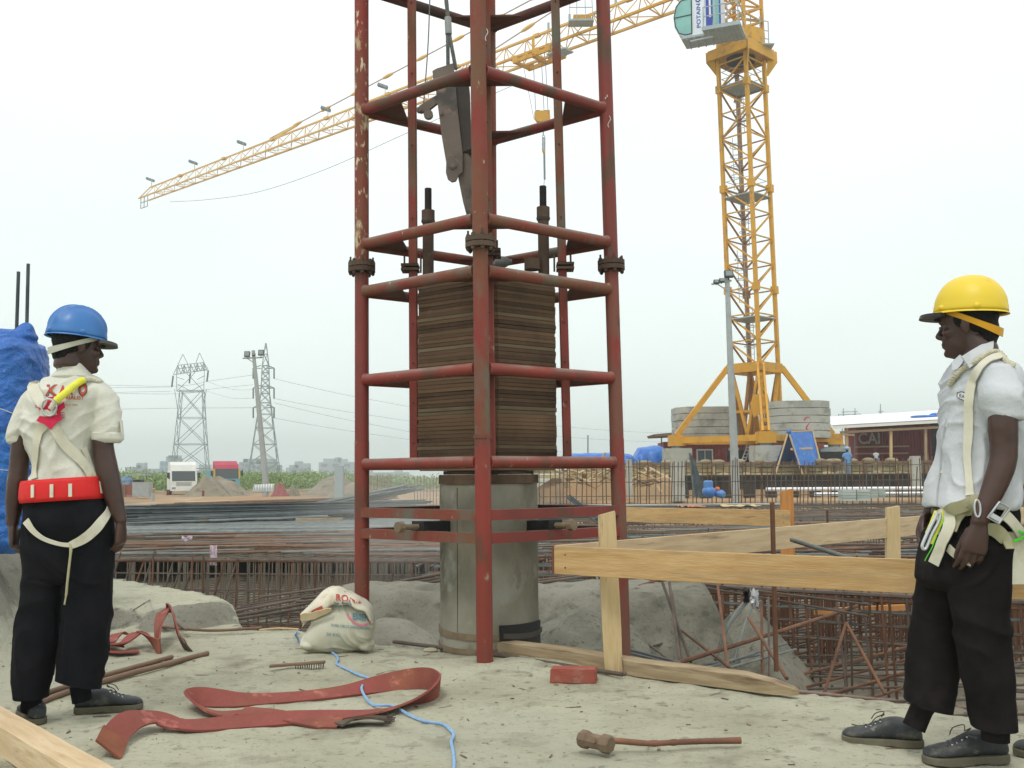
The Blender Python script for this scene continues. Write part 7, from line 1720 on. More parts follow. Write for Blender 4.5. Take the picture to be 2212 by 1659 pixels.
def shoe(heel, toe, par, sc=1.0, zb=0.0):
    heel, toe = Vector(heel), Vector(toe); d = toe - heel; d.z = 0; L_ = d.length; d.normalize(); s_ = Vector((-d.y, d.x, 0)); c = (heel + toe) / 2; c.z = zb; k = L_ / .285
    def T(x, y, z): return c + d * x * k + s_ * y * k + Vector((0, 0, z * k))
    rows = [(-.137, .020, .050, .026), (-.128, .031, .072, .022), (-.105, .037, .088, .020), (-.065, .039, .098, .020), (-.030, .040, .098, .020), (.005, .042, .086, .020), (.040, .046, .068, .020), (.080, .049, .056, .020), (.112, .044, .050, .020), (.130, .030, .042, .022), (.139, .014, .034, .026)]
    b = MB()
    rings = [(T(x, 0, (zt_ + z0) / 2), s_ * w_ * k, Vector((0, 0, (zt_ - z0) / 2 * k))) for x, w_, zt_, z0 in rows]; loft(b, rings, 24, 2.5, 3)
    up = organic(b, .005, 'shoe_upper', m_shoe, par, 3, lambda q, n: .0016 * noise.noise(q * 45) + .0025 * max(0, noise.noise(q * 22)))
    o = MB(); out_ = []; N_ = 40
    for i in range(N_):
        t = 2 * math.pi * i / N_; x = .143 * math.cos(t); w_ = float(np.interp(x, [r[0] for r in rows], [r[1] for r in rows])) * 1.0
        out_.append((x, (1 if math.sin(t) > 0 else -1) * max(.004, min(w_ + .004, abs(math.sin(t)) * .12))))
    vs = []
    for z, g in ((.0, .985), (.004, 1.0), (.022, 1.0), (.026, .98)):
        for x, y in out_:
            lift = .010 if -.055 < x < -.005 and z < .003 else (.008 * sm(.08, .143, x) if z < .003 else 0)
            vs.append(T(x * g, y * g, z + lift))
    fs = [(j * N_ + i, j * N_ + (i + 1) % N_, (j + 1) * N_ + (i + 1) % N_, (j + 1) * N_ + i) for j in range(3) for i in range(N_)] + [tuple(range(N_))[::-1], tuple(3 * N_ + i for i in range(N_))]
    o.add(vs, fs, False).build('shoe_sole', m_sole, par)
    for i in range(4):
        x = .005 + i * .017; z = float(np.interp(x, [r[0] for r in rows], [r[2] for r in rows])) + .002
        MB().tube([T(x - .006, -.020, z - .007), T(x, 0, z + .0015), T(x + .006, .020, z - .007)], .0022, 5).build('lace', m_black, par)
        for y in (-.021, .021): MB().tube([T(x, y, z - .006), T(x, y * 1.04, z - .003)], .0035, 8).build('eyelet', m_chrome, par)
    for y in (-1, 1):
        MB().tube(smooth_path([T(0, 0, .098), T(-.01, y * .022, .112), T(.02, y * .036, .100), T(.035, y * .030, .080)], 4), .002, 5).build('lace_loop', m_black, par)
def headM(u, v, Y, yaw, tilt=0, rl=0):
    """head centre (between the ears) seen at u, v; yaw 0 faces +Y"""
    return Matrix.Translation(P(u, v, Y)) @ Matrix.Rotation(yaw, 4, 'Z') @ Matrix.Rotation(tilt, 4, 'X') @ Matrix.Rotation(rl, 4, 'Y')

# ================================================================ left worker
YL_ = 4.22
wl = empty('person', (P(140, 1540, YL_).x, YL_, 0), 'worker in blue helmet, cream shirt and red belt, seen from behind at left', 'person')
HM = headM(168, 748, YL_, R(-48), R(-2))
b = MB(); head(b, HM, .96)
loft(b, [(HM @ Vector((0, -.030, -.04)), Vector((.056, 0, 0)), Vector((0, .060, 0))), (HM @ Vector((0, -.036, -.09)), Vector((.056, 0, 0)), Vector((0, .058, 0))), (P(157, 800, YL_ + .01), Vector((.062, 0, 0)), Vector((0, .06, 0))), (P(155, 830, YL_ + .02), Vector((.085, 0, 0)), Vector((0, .07, 0)))], 24, 2, 3)
loftpx(b, [(60, 235, 850, .08, 0), (66, 205, 900, .09), (72, 198, 960, .085), (84, 202, 1010, .085), (72, 214, 1060, .09), (66, 228, 1110, .10)], YL_)     # trunk under the clothes
armL = [(52, 84, 868, .034), (40, 74, 905, .042), (29, 67, 945, .048), (25, 62, 980, .045), (22, 60, 1010, .043), (17, 55, 1045, .044), (14, 50, 1085, .036), (14.5, 42, 1118, .027), (14, 40.5, 1132, .025)]
armR = [(205, 236, 868, .034), (205, 243, 905, .044), (202, 243, 940, .048), (203, 246, 975, .044), (206, 253, 1005, .044), (215, 262, 1045, .045), (229, 267, 1085, .036), (242, 272, 1112, .028), (247, 274, 1126, .026)]
loftpx(b, armL, YL_ - .01); loftpx(b, armR, YL_ - .01)
hand(b, P(28, 1134, YL_ - .01), (.06, .10, -1), (1, .15, .1), (0, 1, 0), .98, curl=(24, 30, 22), th_curl=16)
hand(b, P(261, 1128, YL_ - .01), (-.02, .10, -1), (-1, .10, .1), (0, 1, 0), .98, curl=(24, 30, 20), th_curl=16)
organic(b, .0042, 'body', m_skin, wl, 3, lambda c, n: .0012 * noise.noise(c * 30))
hairdo(HM, wl, -.075); eyes(HM, wl)
helmet(HM @ Matrix.Translation((0, -.004, -.002)), wl, m_hblue, .030, 1, m_cream, R(-3), mat('grey_peak', (.09, .09, .08), bump=.1), studs=(R(95), R(165), R(-130)))
# shirt
b = MB()
loftpx(b, [(120, 190, 806, .060, .01), (100, 212, 820, .085, .01), (76, 236, 836, .105, .01), (62, 236, 856, .118), (54, 222, 885, .126), (52, 212, 920, .126), (56, 203, 955, .120), (66, 203, 985, .114), (76, 207, 1010, .110), (71, 212, 1038, .115), (64, 216, 1062, .12)], YL_, 2.4)
loftpx(b, [(62, 108, 842, .056), (46, 96, 856, .060), (35, 82, 885, .060), (27, 72, 912, .060), (21, 64, 942, .060), (20, 61, 952, .058)], YL_ - .005, 2.2, cf=.03)
loftpx(b, [(190, 236, 840, .056), (196, 248, 856, .060), (202, 255, 885, .062), (201, 260, 912, .063), (200, 264, 938, .064), (200, 265, 944, .062)], YL_ - .005, 2.2, cf=.03)
fL = folds(3.1, .012, 2.2, (.75, 0, .65), .1); f2 = folds(8.7, .008, 3.6, (-.65, .2, .7), .15)
shL = organic(b, .006, 'shirt', m_shirtL, wl, 5, lambda c, n: fL(c, n) + f2(c, n) * .8)
b = MB()   # collar
loftpx(b, [(134, 184, 783, .058, -.004), (130, 187, 792, .064, -.002), (124, 192, 803, .070), (112, 202, 815, .082, .005)], YL_, 2.1)
organic(b, .004, 'collar', m_shirtL, wl, 2)
for rows in ([(19, 62, 943, .062), (18.5, 61, 951, .060), (18.5, 60, 955, .058)], [(199.5, 265.5, 936, .066), (199.5, 266, 945, .064), (200, 266, 949, .062)]):
    b = MB(); loftpx(b, rows, YL_ - .005, 2.2, sub=2); b.build('sleeve_cuff', m_shirtL, wl)
MB().beam(P(262, 908, YL_ - .03), P(265, 934, YL_ - .03), .02, .004, up=(1, 0, 0)).build('sleeve_tab', m_shirtL, wl)
# trousers
b = MB()
loftpx(b, [(60, 222, 1070, .122), (57, 231, 1095, .130), (55, 240, 1130, .135, -.01), (54, 243, 1165, .130), (53, 242, 1205, .12), (53, 241, 1245, .10)], YL_, 2.5)
loftpx(b, [(54, 146, 1175, .108), (53, 144, 1240, .100), (46, 139, 1305, .092), (39, 132, 1345, .088), (35, 124, 1400, .084), (32, 112, 1450, .082), (34, 103, 1490, .082), (38, 100, 1530, .082)], YL_ + .005, 2.3, cf=.03)
loftpx(b, [(146, 243, 1175, .108), (143, 242, 1240, .100), (137, 240, 1305, .092), (133, 237, 1350, .088), (130, 231, 1400, .085), (128, 222, 1450, .084), (127, 217, 1472, .084), (127, 215, 1506, .084)], YL_ - .005, 2.3, cf=.03)
trL = organic(b, .0065, 'trousers', m_trL, wl, 2, folds(5.5, .009, 2.0, (.7, 0, .6), .15))
def hl(p):
    u = uvx(p); return P(u, 1506 if u < 114 else lerp(1466, 1486, (u - 127) / 88), YL_).z
hem(trL, hl)
# shoes
MB().tube([P(172, 1480, YL_), P(178, 1515, YL_)], .040, 14).build('sock', m_trL, wl)
h0 = G(150, 1545); t0 = G(306, 1532); shoe(h0 + Vector((.0, .04, 0)), t0 + Vector((.0, .02, 0)), wl)
h0 = P(82, 1540, YL_ - .03); shoe(Vector((h0.x, YL_ - .02, 0)), Vector((h0.x - .16, YL_ + .20, 0)), wl)
MB().tube([P(70, 1500, YL_), P(66, 1530, YL_ + .03)], .040, 14).build('sock', m_trL, wl)
# belt
def ringband(name, rows, Y0, th, m, par, ex=2.4):
    n = 64; vs = []
    for (uL, uR, vL, vR, ry) in rows:
        for i in range(n):
            t = 2 * math.pi * i / n; ct, st = math.cos(t), math.sin(t); u = (uL + uR) / 2 + (uR - uL) / 2 * abs(ct) ** (2 / ex) * (1 if ct > 0 else -1); f = (u - uL) / (uR - uL)
            y = Y0 + ry * abs(st) ** (2 / ex) * (1 if st > 0 else -1); z = P((uL + uR) / 2, lerp(vL, vR, f), Y0).z
            xx = P((uL + uR) / 2, 1030, Y0).x + (u - (uL + uR) / 2) * px(Y0); vs.append((xx, y, z))
    k = len(rows); b = MB().add(vs, [(j * n + i, j * n + (i + 1) % n, (j + 1) * n + (i + 1) % n, (j + 1) * n + i) for j in range(k - 1) for i in range(n)], True)
    o = b.build(name, m, par); q = o.modifiers.new('t', 'SOLIDIFY'); q.thickness = th; q.offset = 0; return o
belt = ringband('belt', [(57, 221, 1040, 1030, .133), (55, 223, 1046, 1037, .137), (54, 226, 1062, 1054, .141), (54, 228, 1076, 1068, .143), (57, 228, 1086, 1077, .141)], YL_, .008, m_redbelt, wl)
bvB = bvh_of([belt])
for u in (73.5, 113.5, 152): surf_ribbon('belt_slot', [(u, 1048 - (u - 73) * .03), (u, 1075 - (u - 73) * .03)], 7, bvB, YL_, m_strap, wl, lift=.007)
surf_ribbon('belt_slot', [(214, 1040), (217, 1066)], 9, bvB, YL_, m_strap, wl, lift=.007)
# prints on the back
bvL = bvh_of([shL]); bvLT = bvh_of([shL, trL])
surf_text('K', 113, 843, 27, 25, bvL, YL_, m_printdk, wl, .12, .035, .004); surf_text('K', 113, 843, 25, 23, bvL, YL_, m_printred, wl, .12, .015, .006)
surf_text('A.R', 143, 843, 32, 22, bvL, YL_, m_printred, wl, .1, .05, .005)
surf_text('O', 179, 841, 20, 29, bvL, YL_, m_printdk, wl, .05, .06, .004); surf_text('O', 179, 841, 16, 25, bvL, YL_, m_printred, wl, .05, .05, .006)
surf_text('RIALIST', 162, 859, 40, 8, bvL, YL_, m_printred, wl, 0, .02, .005, rot_=.04)
surf_text('(PVT). MAR', 154, 875, 28, 3.4, bvL, YL_, m_printred, wl, 0, .01, .005); surf_text('SP', 80, 878, 10, 6, bvL, YL_, m_printred, wl, 0, .01, .005)
for v in (892, 897, 902): surf_ribbon('print_line', [(131, v), (141, v - 1)], 1.2, bvL, YL_, m_printred, wl, th=.0015, lift=.004, k=2)
# harness
for (pts, w0) in (([(70, 826), (75, 838), (84, 858), (96, 880)], [20, 27, 24, 17]), ([(115, 922), (132, 948), (158, 978), (182, 1008), (196, 1032)], [20, 22, 22, 22, 24]), ([(104, 915), (90, 925), (82, 950), (80, 985), (76, 1035)], [19, 20, 17, 14, 14]), ([(178, 968), (190, 1000), (200, 1032)], [12, 14, 16])):
    surf_ribbon('harness_strap', pts, w0, bvL, YL_, m_strap, wl, th=.004, lift=.007)
def surf_poly(name, poly, bv, Y0, m, par, lift=.012, th=.005):
    vs = []; 
    for u, v in poly:
        h, n_ = hit(bv, u, v, Y0); vs.append(h - ray(u, v) * lift)
    c = sum(vs, Vector()) / len(vs); nn_ = -ray(*poly[0]); k = len(vs)
    return MB().add([c] + vs + [v - nn_ * th for v in vs], [(0, 1 + i, 1 + (i + 1) % k) for i in range(k)] + [(1 + i, 1 + k + i, 1 + k + (i + 1) % k, 1 + (i + 1) % k) for i in range(k)]).build(name, m, par)
surf_poly('harness_plate', [(79, 878), (92, 884), (104, 868), (116, 884), (138, 868), (141, 880), (131, 888), (132, 898), (135, 906), (124, 912), (116, 921), (109, 928), (98, 918), (78, 909), (86, 898), (90, 890)], bvL, YL_, m_redplate, wl, .024)
surf_poly('harness_plate', [(103, 858), (116, 856), (124, 872), (114, 888), (100, 880)], bvL, YL_, m_redplate, wl, .026)
surf_ribbon('harness_loop', [(92, 891), (109, 892), (126, 889)], 14, bvL, YL_, m_strap, wl, th=.006, lift=.022)
hh, nn = hit(bvL, 106, 880, YL_); q0 = hh - ray(106, 880) * .035
MB().tube([q0 + Vector((.030 * math.cos(t), -.006 * math.sin(t), .034 * math.sin(t))) for t in np.linspace(0, 6.2832, 18)], .0045, 7).build('ring', m_chrome, wl)
lan = smooth_path([hit(bvL, u, v, YL_)[0] - ray(u, v) * o for u, v, o in ((110, 882, .04), (121, 866, .045), (140, 850, .04), (160, 833, .035), (180, 821, .03), (198, 819, .022), (212, 823, .016))] + [P(217, 828, YL_ + .06), P(214, 850, YL_ + .11)], 6)
MB().tube(lan[6:25], .0150, 12).build('lanyard_sleeve', m_yelslv, wl)
twisted(lan[:8], .012, 3, m_strap, 'lanyard_rope', wl, 2); twisted(lan[24:], .012, 3, m_strap, 'lanyard_rope', wl, 4)
# seat straps
surf_ribbon('seat_strap', [(60, 1125), (76, 1146), (100, 1163), (132, 1174), (152, 1176)], [16, 12, 9, 8, 9], bvLT, YL_, m_strap, wl, lift=.010)
surf_ribbon('seat_strap', [(231, 1084), (228, 1108), (208, 1137), (182, 1162), (154, 1177)], [12, 17, 22, 20, 15], bvLT, YL_, m_strap, wl, lift=.012)
MB().ribbon([P(236, 1084, YL_ + .02), P(243, 1108, YL_ + .05), P(245, 1120, YL_ + .08), P(240, 1150, YL_ + .1)], [Vector((.7, -.7, 0))] * 4, .03, .004).build('seat_strap', m_strap, wl)
MB().tube(smooth_path([P(152, 1174, YL_ - .135), P(153, 1190, YL_ - .14), P(149, 1225, YL_ - .14), P(145, 1262, YL_ - .135), P(143, 1284, YL_ - .13), P(139, 1306, YL_ - .13)], 4), [.006] * 5 + [.005] * 12 + [.0035] * 4, 7).build('strap_tail', m_strap2, wl)

# ================================================================ right worker
YR_ = 3.52
wr_ = empty('person', (P(2080, 1620, YR_).x, YR_, 0), 'worker in yellow helmet and pale grey shirt with safety harness standing at right', 'person')
HM = headM(2090, 701, YR_, R(53), R(-4))
b = MB(); head(b, HM, .96)
loft(b, [(HM @ Vector((0, -.020, -.05)), Vector((.056, 0, 0)), Vector((0, .056, 0))), (HM @ Vector((0, -.034, -.10)), Vector((.058, 0, 0)), Vector((0, .058, 0))), (P(2110, 775, YR_), Vector((.062, 0, 0)), Vector((0, .062, 0))), (P(2118, 800, YR_), Vector((.085, 0, 0)), Vector((0, .09, 0)))], 24, 2, 3)
loftpx(b, [(2060, 2190, 830, .15), (2050, 2195, 900, .15), (2045, 2190, 980, .14), (2030, 2180, 1060, .14), (2020, 2170, 1110, .14)], YR_)
loftpx(b, [(2136, 2180, 850, .045), (2138, 2192, 885, .050), (2138, 2195, 925, .052), (2142, 2195, 960, .049), (2141, 2194, 990, .048), (2132, 2186, 1023, .048), (2117, 2166, 1070, .040), (2104, 2144, 1105, .031), (2097, 2136, 1128, .028)], YR_ - .215)
hand(b, P(2116, 1133, YR_ - .215), (-.26, .04, -1), (.15, 1, .1), (-1, 0, 0), 1.02, curl=(14, 24, 16), th_curl=8, wr=.026, th_out=16)
loftpx(b, [(2050, 2110, 850, .05, .16), (2035, 2090, 930, .05, .16), (2026, 2076, 1000, .045, .16), (2012, 2052, 1060, .038, .15), (2000, 2030, 1092, .027, .14), (1996, 2024, 1104, .025, .14)], YR_)
hand(b, P(2008, 1106, YR_ + .14), (-.28, -.05, -1), (.3, -1, 0), (-1, 0, 0), 1.0, curl=(26, 26, 16), th_curl=14, th_out=16)
bodR = organic(b, .0042, 'body', m_skin, wr_, 3, lambda c, n: .0012 * noise.noise(c * 30))
hairdo(HM, wr_, -.065); eyes(HM, wr_)
helmet(HM @ Matrix.Translation((0, -.004, .002)), wr_, m_hyel, .030, 0, m_hyel2, R(7), mat('black_peak', (.018, .018, .018), bump=.1, rough=.4), studs=(R(-50), R(-110), R(110)))
b = MB()
loftpx(b, [(2082, 2150, 762, .070, .0), (2072, 2164, 778, .120), (2060, 2178, 796, .165), (2050, 2190, 822, .19), (2043, 2199, 850, .195), (2040, 2202, 885, .175), (2035, 2203, 920, .165), (2030, 2203, 960, .160), (2024, 2202, 1000, .160), (2016, 2198, 1035, .165), (2008, 2194, 1070, .180), (2005, 2192, 1092, .185)], YR_, 2.3, cf=.03)
loftpx(b, [(2108, 2180, 792, .065, .07), (2112, 2194, 822, .072, .03), (2119, 2202, 855, .072), (2130, 2207, 885, .070), (2140, 2209, 905, .068)], YR_ - .20, 2.2, cf=.03)
f3 = folds(2.2, .012, 2.2, (-.6, .2, .7), .1); f4 = folds(6.1, .008, 3.6, (.6, 0, .7), .15)
shR = organic(b, .006, 'shirt', m_shirtR, wr_, 5, lambda c, n: f3(c, n) + f4(c, n) * .7)
b = MB(); loftpx(b, [(2086, 2148, 748, .062, .0), (2084, 2152, 760, .07, .0), (2076, 2158, 772, .085), (2070, 2164, 782, .10)], YR_, 2.1); organic(b, .004, 'collar', m_shirtR, wr_, 2)
for pts, Yc_ in ((((2147, 736), (2146, 752), (2125, 768), (2095, 795), (2078, 770), (2098, 757), (2124, 742)), -.105), (((2074, 766), (2056, 783), (2058, 799), (2068, 797), (2079, 784), (2084, 774)), -.05)):
    MB().prism([P(u, v, YR_ + Yc_ + .03 * math.cos(i)) for i, (u, v) in enumerate(pts)], (0, .006, 0)).build('collar_flap', m_shirtR, wr_)
b = MB()
loftpx(b, [(2034, 2180, 1076, .14), (2026, 2186, 1108, .158), (2008, 2184, 1150, .165), (1993, 2179, 1200, .155), (1985, 2178, 1250, .14)], YR_, 2.4)
loftpx(b, [(1990, 2112, 1180, .10), (1981, 2100, 1270, .092), (1972, 2086, 1340, .086), (1965, 2074, 1405, .082), (1961, 2064, 1460, .080), (1960, 2057, 1500, .080), (1963, 2053, 1548, .080)], YR_ + .09, 2.3, cf=.03)
loftpx(b, [(2040, 2178, 1180, .108), (2052, 2179, 1270, .10), (2064, 2176, 1345, .094), (2074, 2181, 1410, .09), (2086, 2185, 1470, .088), (2096, 2188, 1520, .086), (2103, 2190, 1550, .084), (2110, 2190, 1592, .084)], YR_ - .09, 2.3, cf=.03)
trR = organic(b, .0065, 'trousers', m_trR, wr_, 2, folds(1.5, .010, 2.0, (.7, 0, .6), .15))
def hr(p):
    u = uvx(p); return P(u, 1571, YR_ - .09).z if p.y < YR_ and u > 2085 else P(u, lerp(1512, 1533, (u - 1960) / 92), YR_ + .09).z
hem(trR, hr)
MB().tube(smooth_path([P(2012, 1500, YR_ + .1), P(1992, 1530, YR_ + .1), P(1974, 1572, YR_ + .1)], 4), [.042] * 4 + [.040] * 5, 14).build('sock', m_trR, wr_)
MB().tube([P(2150, 1555, YR_ - .1), P(2150, 1600, YR_ - .1)], .045, 14).build('sock', m_trR, wr_)
h0, t0 = G(2004, 1618), G(1824, 1605); shoe(h0 + Vector((0, .03, 0)), t0 + Vector((0, .03, 0)), wr_)
h0, t0 = G(2186, 1648), G(2004, 1655); shoe(h0 + Vector((0, .03, 0)), t0 + Vector((0, .03, 0)), wr_)
bvR = bvh_of([shR]); bvRT = bvh_of([shR, trR])
surf_ribbon('harness_strap', [(2166, 772), (2150, 776), (2128, 790), (2110, 814), (2100, 845), (2096, 880), (2095, 930), (2092, 980), (2094, 1030), (2097, 1074)], [14, 20, 23, 23, 22, 21, 20, 17, 14, 17], bvR, YR_ - .17, m_strap, wr_, lift=.010)
rp = [hit(bvR, u, v, YR_ - .15)[0] - ray(u, v) * .016 for u, v in ((2190, 790), (2176, 772), (2158, 761), (2138, 762), (2118, 774), (2098, 786), (2080, 798), (2064, 812), (2052, 832))]
twisted(smooth_path(rp, 8), .0105, 3, mat('cotton_rope', (.50, .47, .33), (.58, .55, .42), 30, bump=.5, bscale=200, rough=.9), 'neck_rope', wr_, turns=12)
# name badge
bx_ = [(2068, 848), (2076, 846), (2092, 850), (2094, 864), (2086, 866), (2074, 862), (2067, 857)]
surf_poly('badge', bx_, bvR, YR_, mat('badge_white', (.72, .74, .75), bump=0), wr_, .006, .002)
rim = [hit(bvR, u, v, YR_)[0] - ray(u, v) * .008 for u, v in bx_]; MB().tube(rim + [rim[0]], .0013, 5).build('badge_rim', m_printdk, wr_)
surf_text('RADI', 2082, 856, 20, 8, bvR, YR_, m_printdk, wr_, .1, .01, .010, rot_=.12)
surf_ribbon('placket', [(2046, 905), (2036, 960), (2032, 1020), (2027, 1060), (2025, 1092)], 2, bvR, YR_, mat('shirt_seam', (.40, .42, .44), bump=0), wr_, th=.002, lift=.003)
for v, u in ((920, 2044), (1020, 2033)): 
    h, n_ = hit(bvR, u, v, YR_); MB().tube([h, h - ray(u, v) * .004], .004, 8).build('button', m_strap, wr_)
# harness around the hips
YF_ = YR_ - .2
surf_ribbon('hip_strap', [(2046, 1102), (2064, 1096), (2092, 1086), (2108, 1080)], [24, 28, 26, 14], bvRT, YF_, m_strap2, wr_, lift=.012)
surf_ribbon('hip_strap', [(2110, 1078), (2090, 1102), (2074, 1128), (2062, 1156)], [20, 25, 18, 14], bvRT, YF_, m_strap2, wr_, lift=.022)
surf_ribbon('leg_strap', [(2128, 1142), (2150, 1146), (2164, 1160), (2174, 1186)], [24, 30, 28, 22], bvRT, YF_, m_strap2, wr_, lift=.014)
surf_ribbon('leg_strap', [(2056, 1184), (2074, 1200), (2100, 1215)], [18, 18, 16], bvRT, YF_, m_strap, wr_, lift=.012)
surf_ribbon('strap_tail', [(2052, 1103), (2062, 1122), (2058, 1150), (2046, 1186), (2030, 1220)], [22, 30, 27, 26, 26], bvRT, YF_, m_strap, wr_, lift=.034)
surf_ribbon('webbing_fold', [(2036, 1106), (2040, 1130), (2036, 1158)], [14, 14, 10], bvRT, YF_, m_strap, wr_, lift=.020)
surf_ribbon('lime_trim', [(2052, 1128), (2046, 1150), (2034, 1182), (2018, 1216)], 1.6, bvRT, YF_, m_lime, wr_, th=.002, lift=.040)
surf_ribbon('back_strap', [(2158, 1112), (2174, 1130), (2190, 1150), (2200, 1160)], [26, 28, 30, 30], bvRT, YF_, m_strap, wr_, lift=.022)
MB().ribbon([P(2170, 1150, YR_ - .17), P(2196, 1154, YR_ - .16), P(2196, 1200, YR_ - .15), P(2196, 1262, YR_ - .15)], [Vector((1, .1, 0))] * 4, .055, .005).build('back_strap', m_strap, wr_)
surf_ribbon('lime_trim', [(2178, 1164), (2196, 1154), (2212, 1146)], 5, bvRT, YR_ - .2, m_lime, wr_, lift=.034)
MB().ribbon([P(2190, 1085, YR_ - .05), P(2200, 1040, YR_ - .04), P(2212, 1005, YR_ - .02), P(2222, 985, YR_)], [Vector((.8, -.5, .3))] * 4, .04, .004).build('back_strap', m_strap, wr_)
bk = [P(u, v, YR_ - .25) for u, v in ((2159, 1084), (2182, 1098), (2157, 1131), (2134, 1118))]; MB().tube([bk[0], bk[1], bk[2], bk[3], bk[0]], .0048, 8).build('buckle', m_chrome, wr_)
MB().beam(bk[3] * .8 + bk[0] * .2, bk[2] * .8 + bk[1] * .2, .016, .006, up=(0, 1, 0)).build('buckle_bar', m_chrome, wr_)
rg = P(2110, 1098, YR_ - .25); MB().tube([rg + Vector((.010 * math.cos(t), -.004, .028 * math.sin(t))) for t in np.linspace(0, 6.283, 16)], .0035, 7).build('d_ring', m_chrome, wr_)
ca = smooth_path([P(u, v, YR_ - .20) for u, v in ((2024, 1108), (2031, 1112), (2026, 1130), (2014, 1152), (2006, 1172), (1999, 1186), (1992, 1182), (1996, 1168), (2008, 1142), (2020, 1118), (2024, 1108))], 4)
MB().tube(ca, .0055, 8).build('snap_hook', m_chrome, wr_)
MB().tube([P(2022, 1104, YR_ - .19), P(2012, 1130, YR_ - .19), P(2002, 1152, YR_ - .19)], .006, 8).build('hook_sleeve', m_yelslv, wr_)
MB().tube(smooth_path([P(2036, 1104, YR_ - .19), P(2032, 1130, YR_ - .19), P(2018, 1160, YR_ - .19), P(2012, 1175, YR_ - .19)], 3), .004, 6).build('hook_sleeve', m_yelslv, wr_)
nl = P(1993, 1163, YR_ + .10); MB().ell(nl, (.007, .003, .008), None, 10, 6).build('thumb_nail', mat('nail', (.35, .12, .11), bump=0, rough=.4), wr_)

# third worker: only a shoe tip reaches into the picture
third = wr_.copy(); COL.objects.link(third)
third.matrix_basis = Matrix.Translation((.545, -.20, 0)) @ wr_.matrix_basis; tag(third, 'dusty black shoe tip of a further worker at the lower right corner', 'person')
for ch in list(wr_.children):
    if ch.name.split('.')[0] in ('body', 'shirt', 'trousers', 'sock', 'shoe_upper', 'shoe_sole', 'lace', 'lace_loop', 'helmet_shell', 'helmet_brim', 'hair', 'collar'):
        c = ch.copy(); COL.objects.link(c); c.parent = third

# small far people
def far_person(u, v0, v1, Y, label, ms, mt, hel, sit=False):
    p0, p1 = P(u, v1, Y), P(u, v0, Y); H = p1.z - p0.z; x, z = p0.x, p0.z; e = empty('person', (x, Y, z), label, 'person'); k = H / (1.72 if not sit else 1.2)
    def t(a, b_, c): return Vector((x + a * k, Y + b_ * k, z + c * k))
    lo = 0 if not sit else -.45
    b = MB().ell(t(0, 0, 1.60 + lo), (.09 * k, .10 * k, .12 * k), None, 12, 9).tube([t(0, 0, 1.52 + lo), t(0, 0, 1.4 + lo)], .05 * k, 8)
    for s_ in (-1, 1): b.tube([t(s_ * .2, 0, 1.38 + lo), t(s_ * .27, -.02, 1.12 + lo), t(s_ * .12, -.22, 1.02 + lo)], [.045 * k, .04 * k, .03 * k], 8).ell(t(s_ * .10, -.25, 1.0 + lo), (.04 * k, .05 * k, .04 * k), None, 8, 6)
    organic(b, .03, 'body', m_skin, e, 1)
    b = MB(); loft(b, [(t(0, 0, 1.43 + lo), Vector((.10 * k, 0, 0)), Vector((0, .08 * k, 0))), (t(0, 0, 1.36 + lo), Vector((.21 * k, 0, 0)), Vector((0, .11 * k, 0))), (t(0, 0, 1.1 + lo), Vector((.18 * k, 0, 0)), Vector((0, .12 * k, 0))), (t(0, 0, .82 + lo), Vector((.19 * k, 0, 0)), Vector((0, .13 * k, 0)))], 16, 2.2, 3)
    for s_ in (-1, 1): b.tube([t(s_ * .18, 0, 1.37 + lo), t(s_ * .25, -.01, 1.17 + lo)], [.075 * k, .07 * k], 9)
    organic(b, .03, 'shirt', ms, e, 1)
    b = MB()
    for s_ in (-1, 1):
        if sit: b.tube([t(s_ * .09, 0, .45), t(s_ * .1, -.42, .42), t(s_ * .1, -.45, .05)], [.10 * k, .08 * k, .06 * k], 9)
        else: b.tube([t(s_ * .09, 0, .9), t(s_ * .10, -.01, .5), t(s_ * .11, 0, .06)], [.10 * k, .085 * k, .07 * k], 9).ell(t(s_ * .11, -.06, .04), (.05 * k, .13 * k, .05 * k), None, 8, 6)
    organic(b, .03, 'trousers', mt, e, 1)
    if hel:
        MB().ell(t(0, 0, 1.68 + lo), (.13 * k, .15 * k, .10 * k), None, 14, 8).tube([t(0, 0, 1.665 + lo), t(0, 0, 1.68 + lo)], .17 * k, 16).build('hard_hat', hel, e)
    else: MB().ell(t(0, .01, 1.65 + lo), (.10 * k, .11 * k, .09 * k), None, 12, 8).build('hair', m_hair, e)
m_bsh = mat('blue_work_shirt', (.10, .25, .52), (.14, .3, .58), 3, bump=0); m_btr = mat('blue_grey_trousers', (.15, .20, .26), bump=0); m_hb2 = mat('light_blue_helmet', (.25, .45, .75), bump=0)
far_person(1832, 967, 1032, 51.7, 'far worker in blue shirt and light blue helmet standing on the ledge', m_bsh, m_btr, m_hb2)
far_person(1893, 973, 1000, 63, 'far seated person in pale shirt under the white roofed shed', m_shirtR, m_btr, None, True)
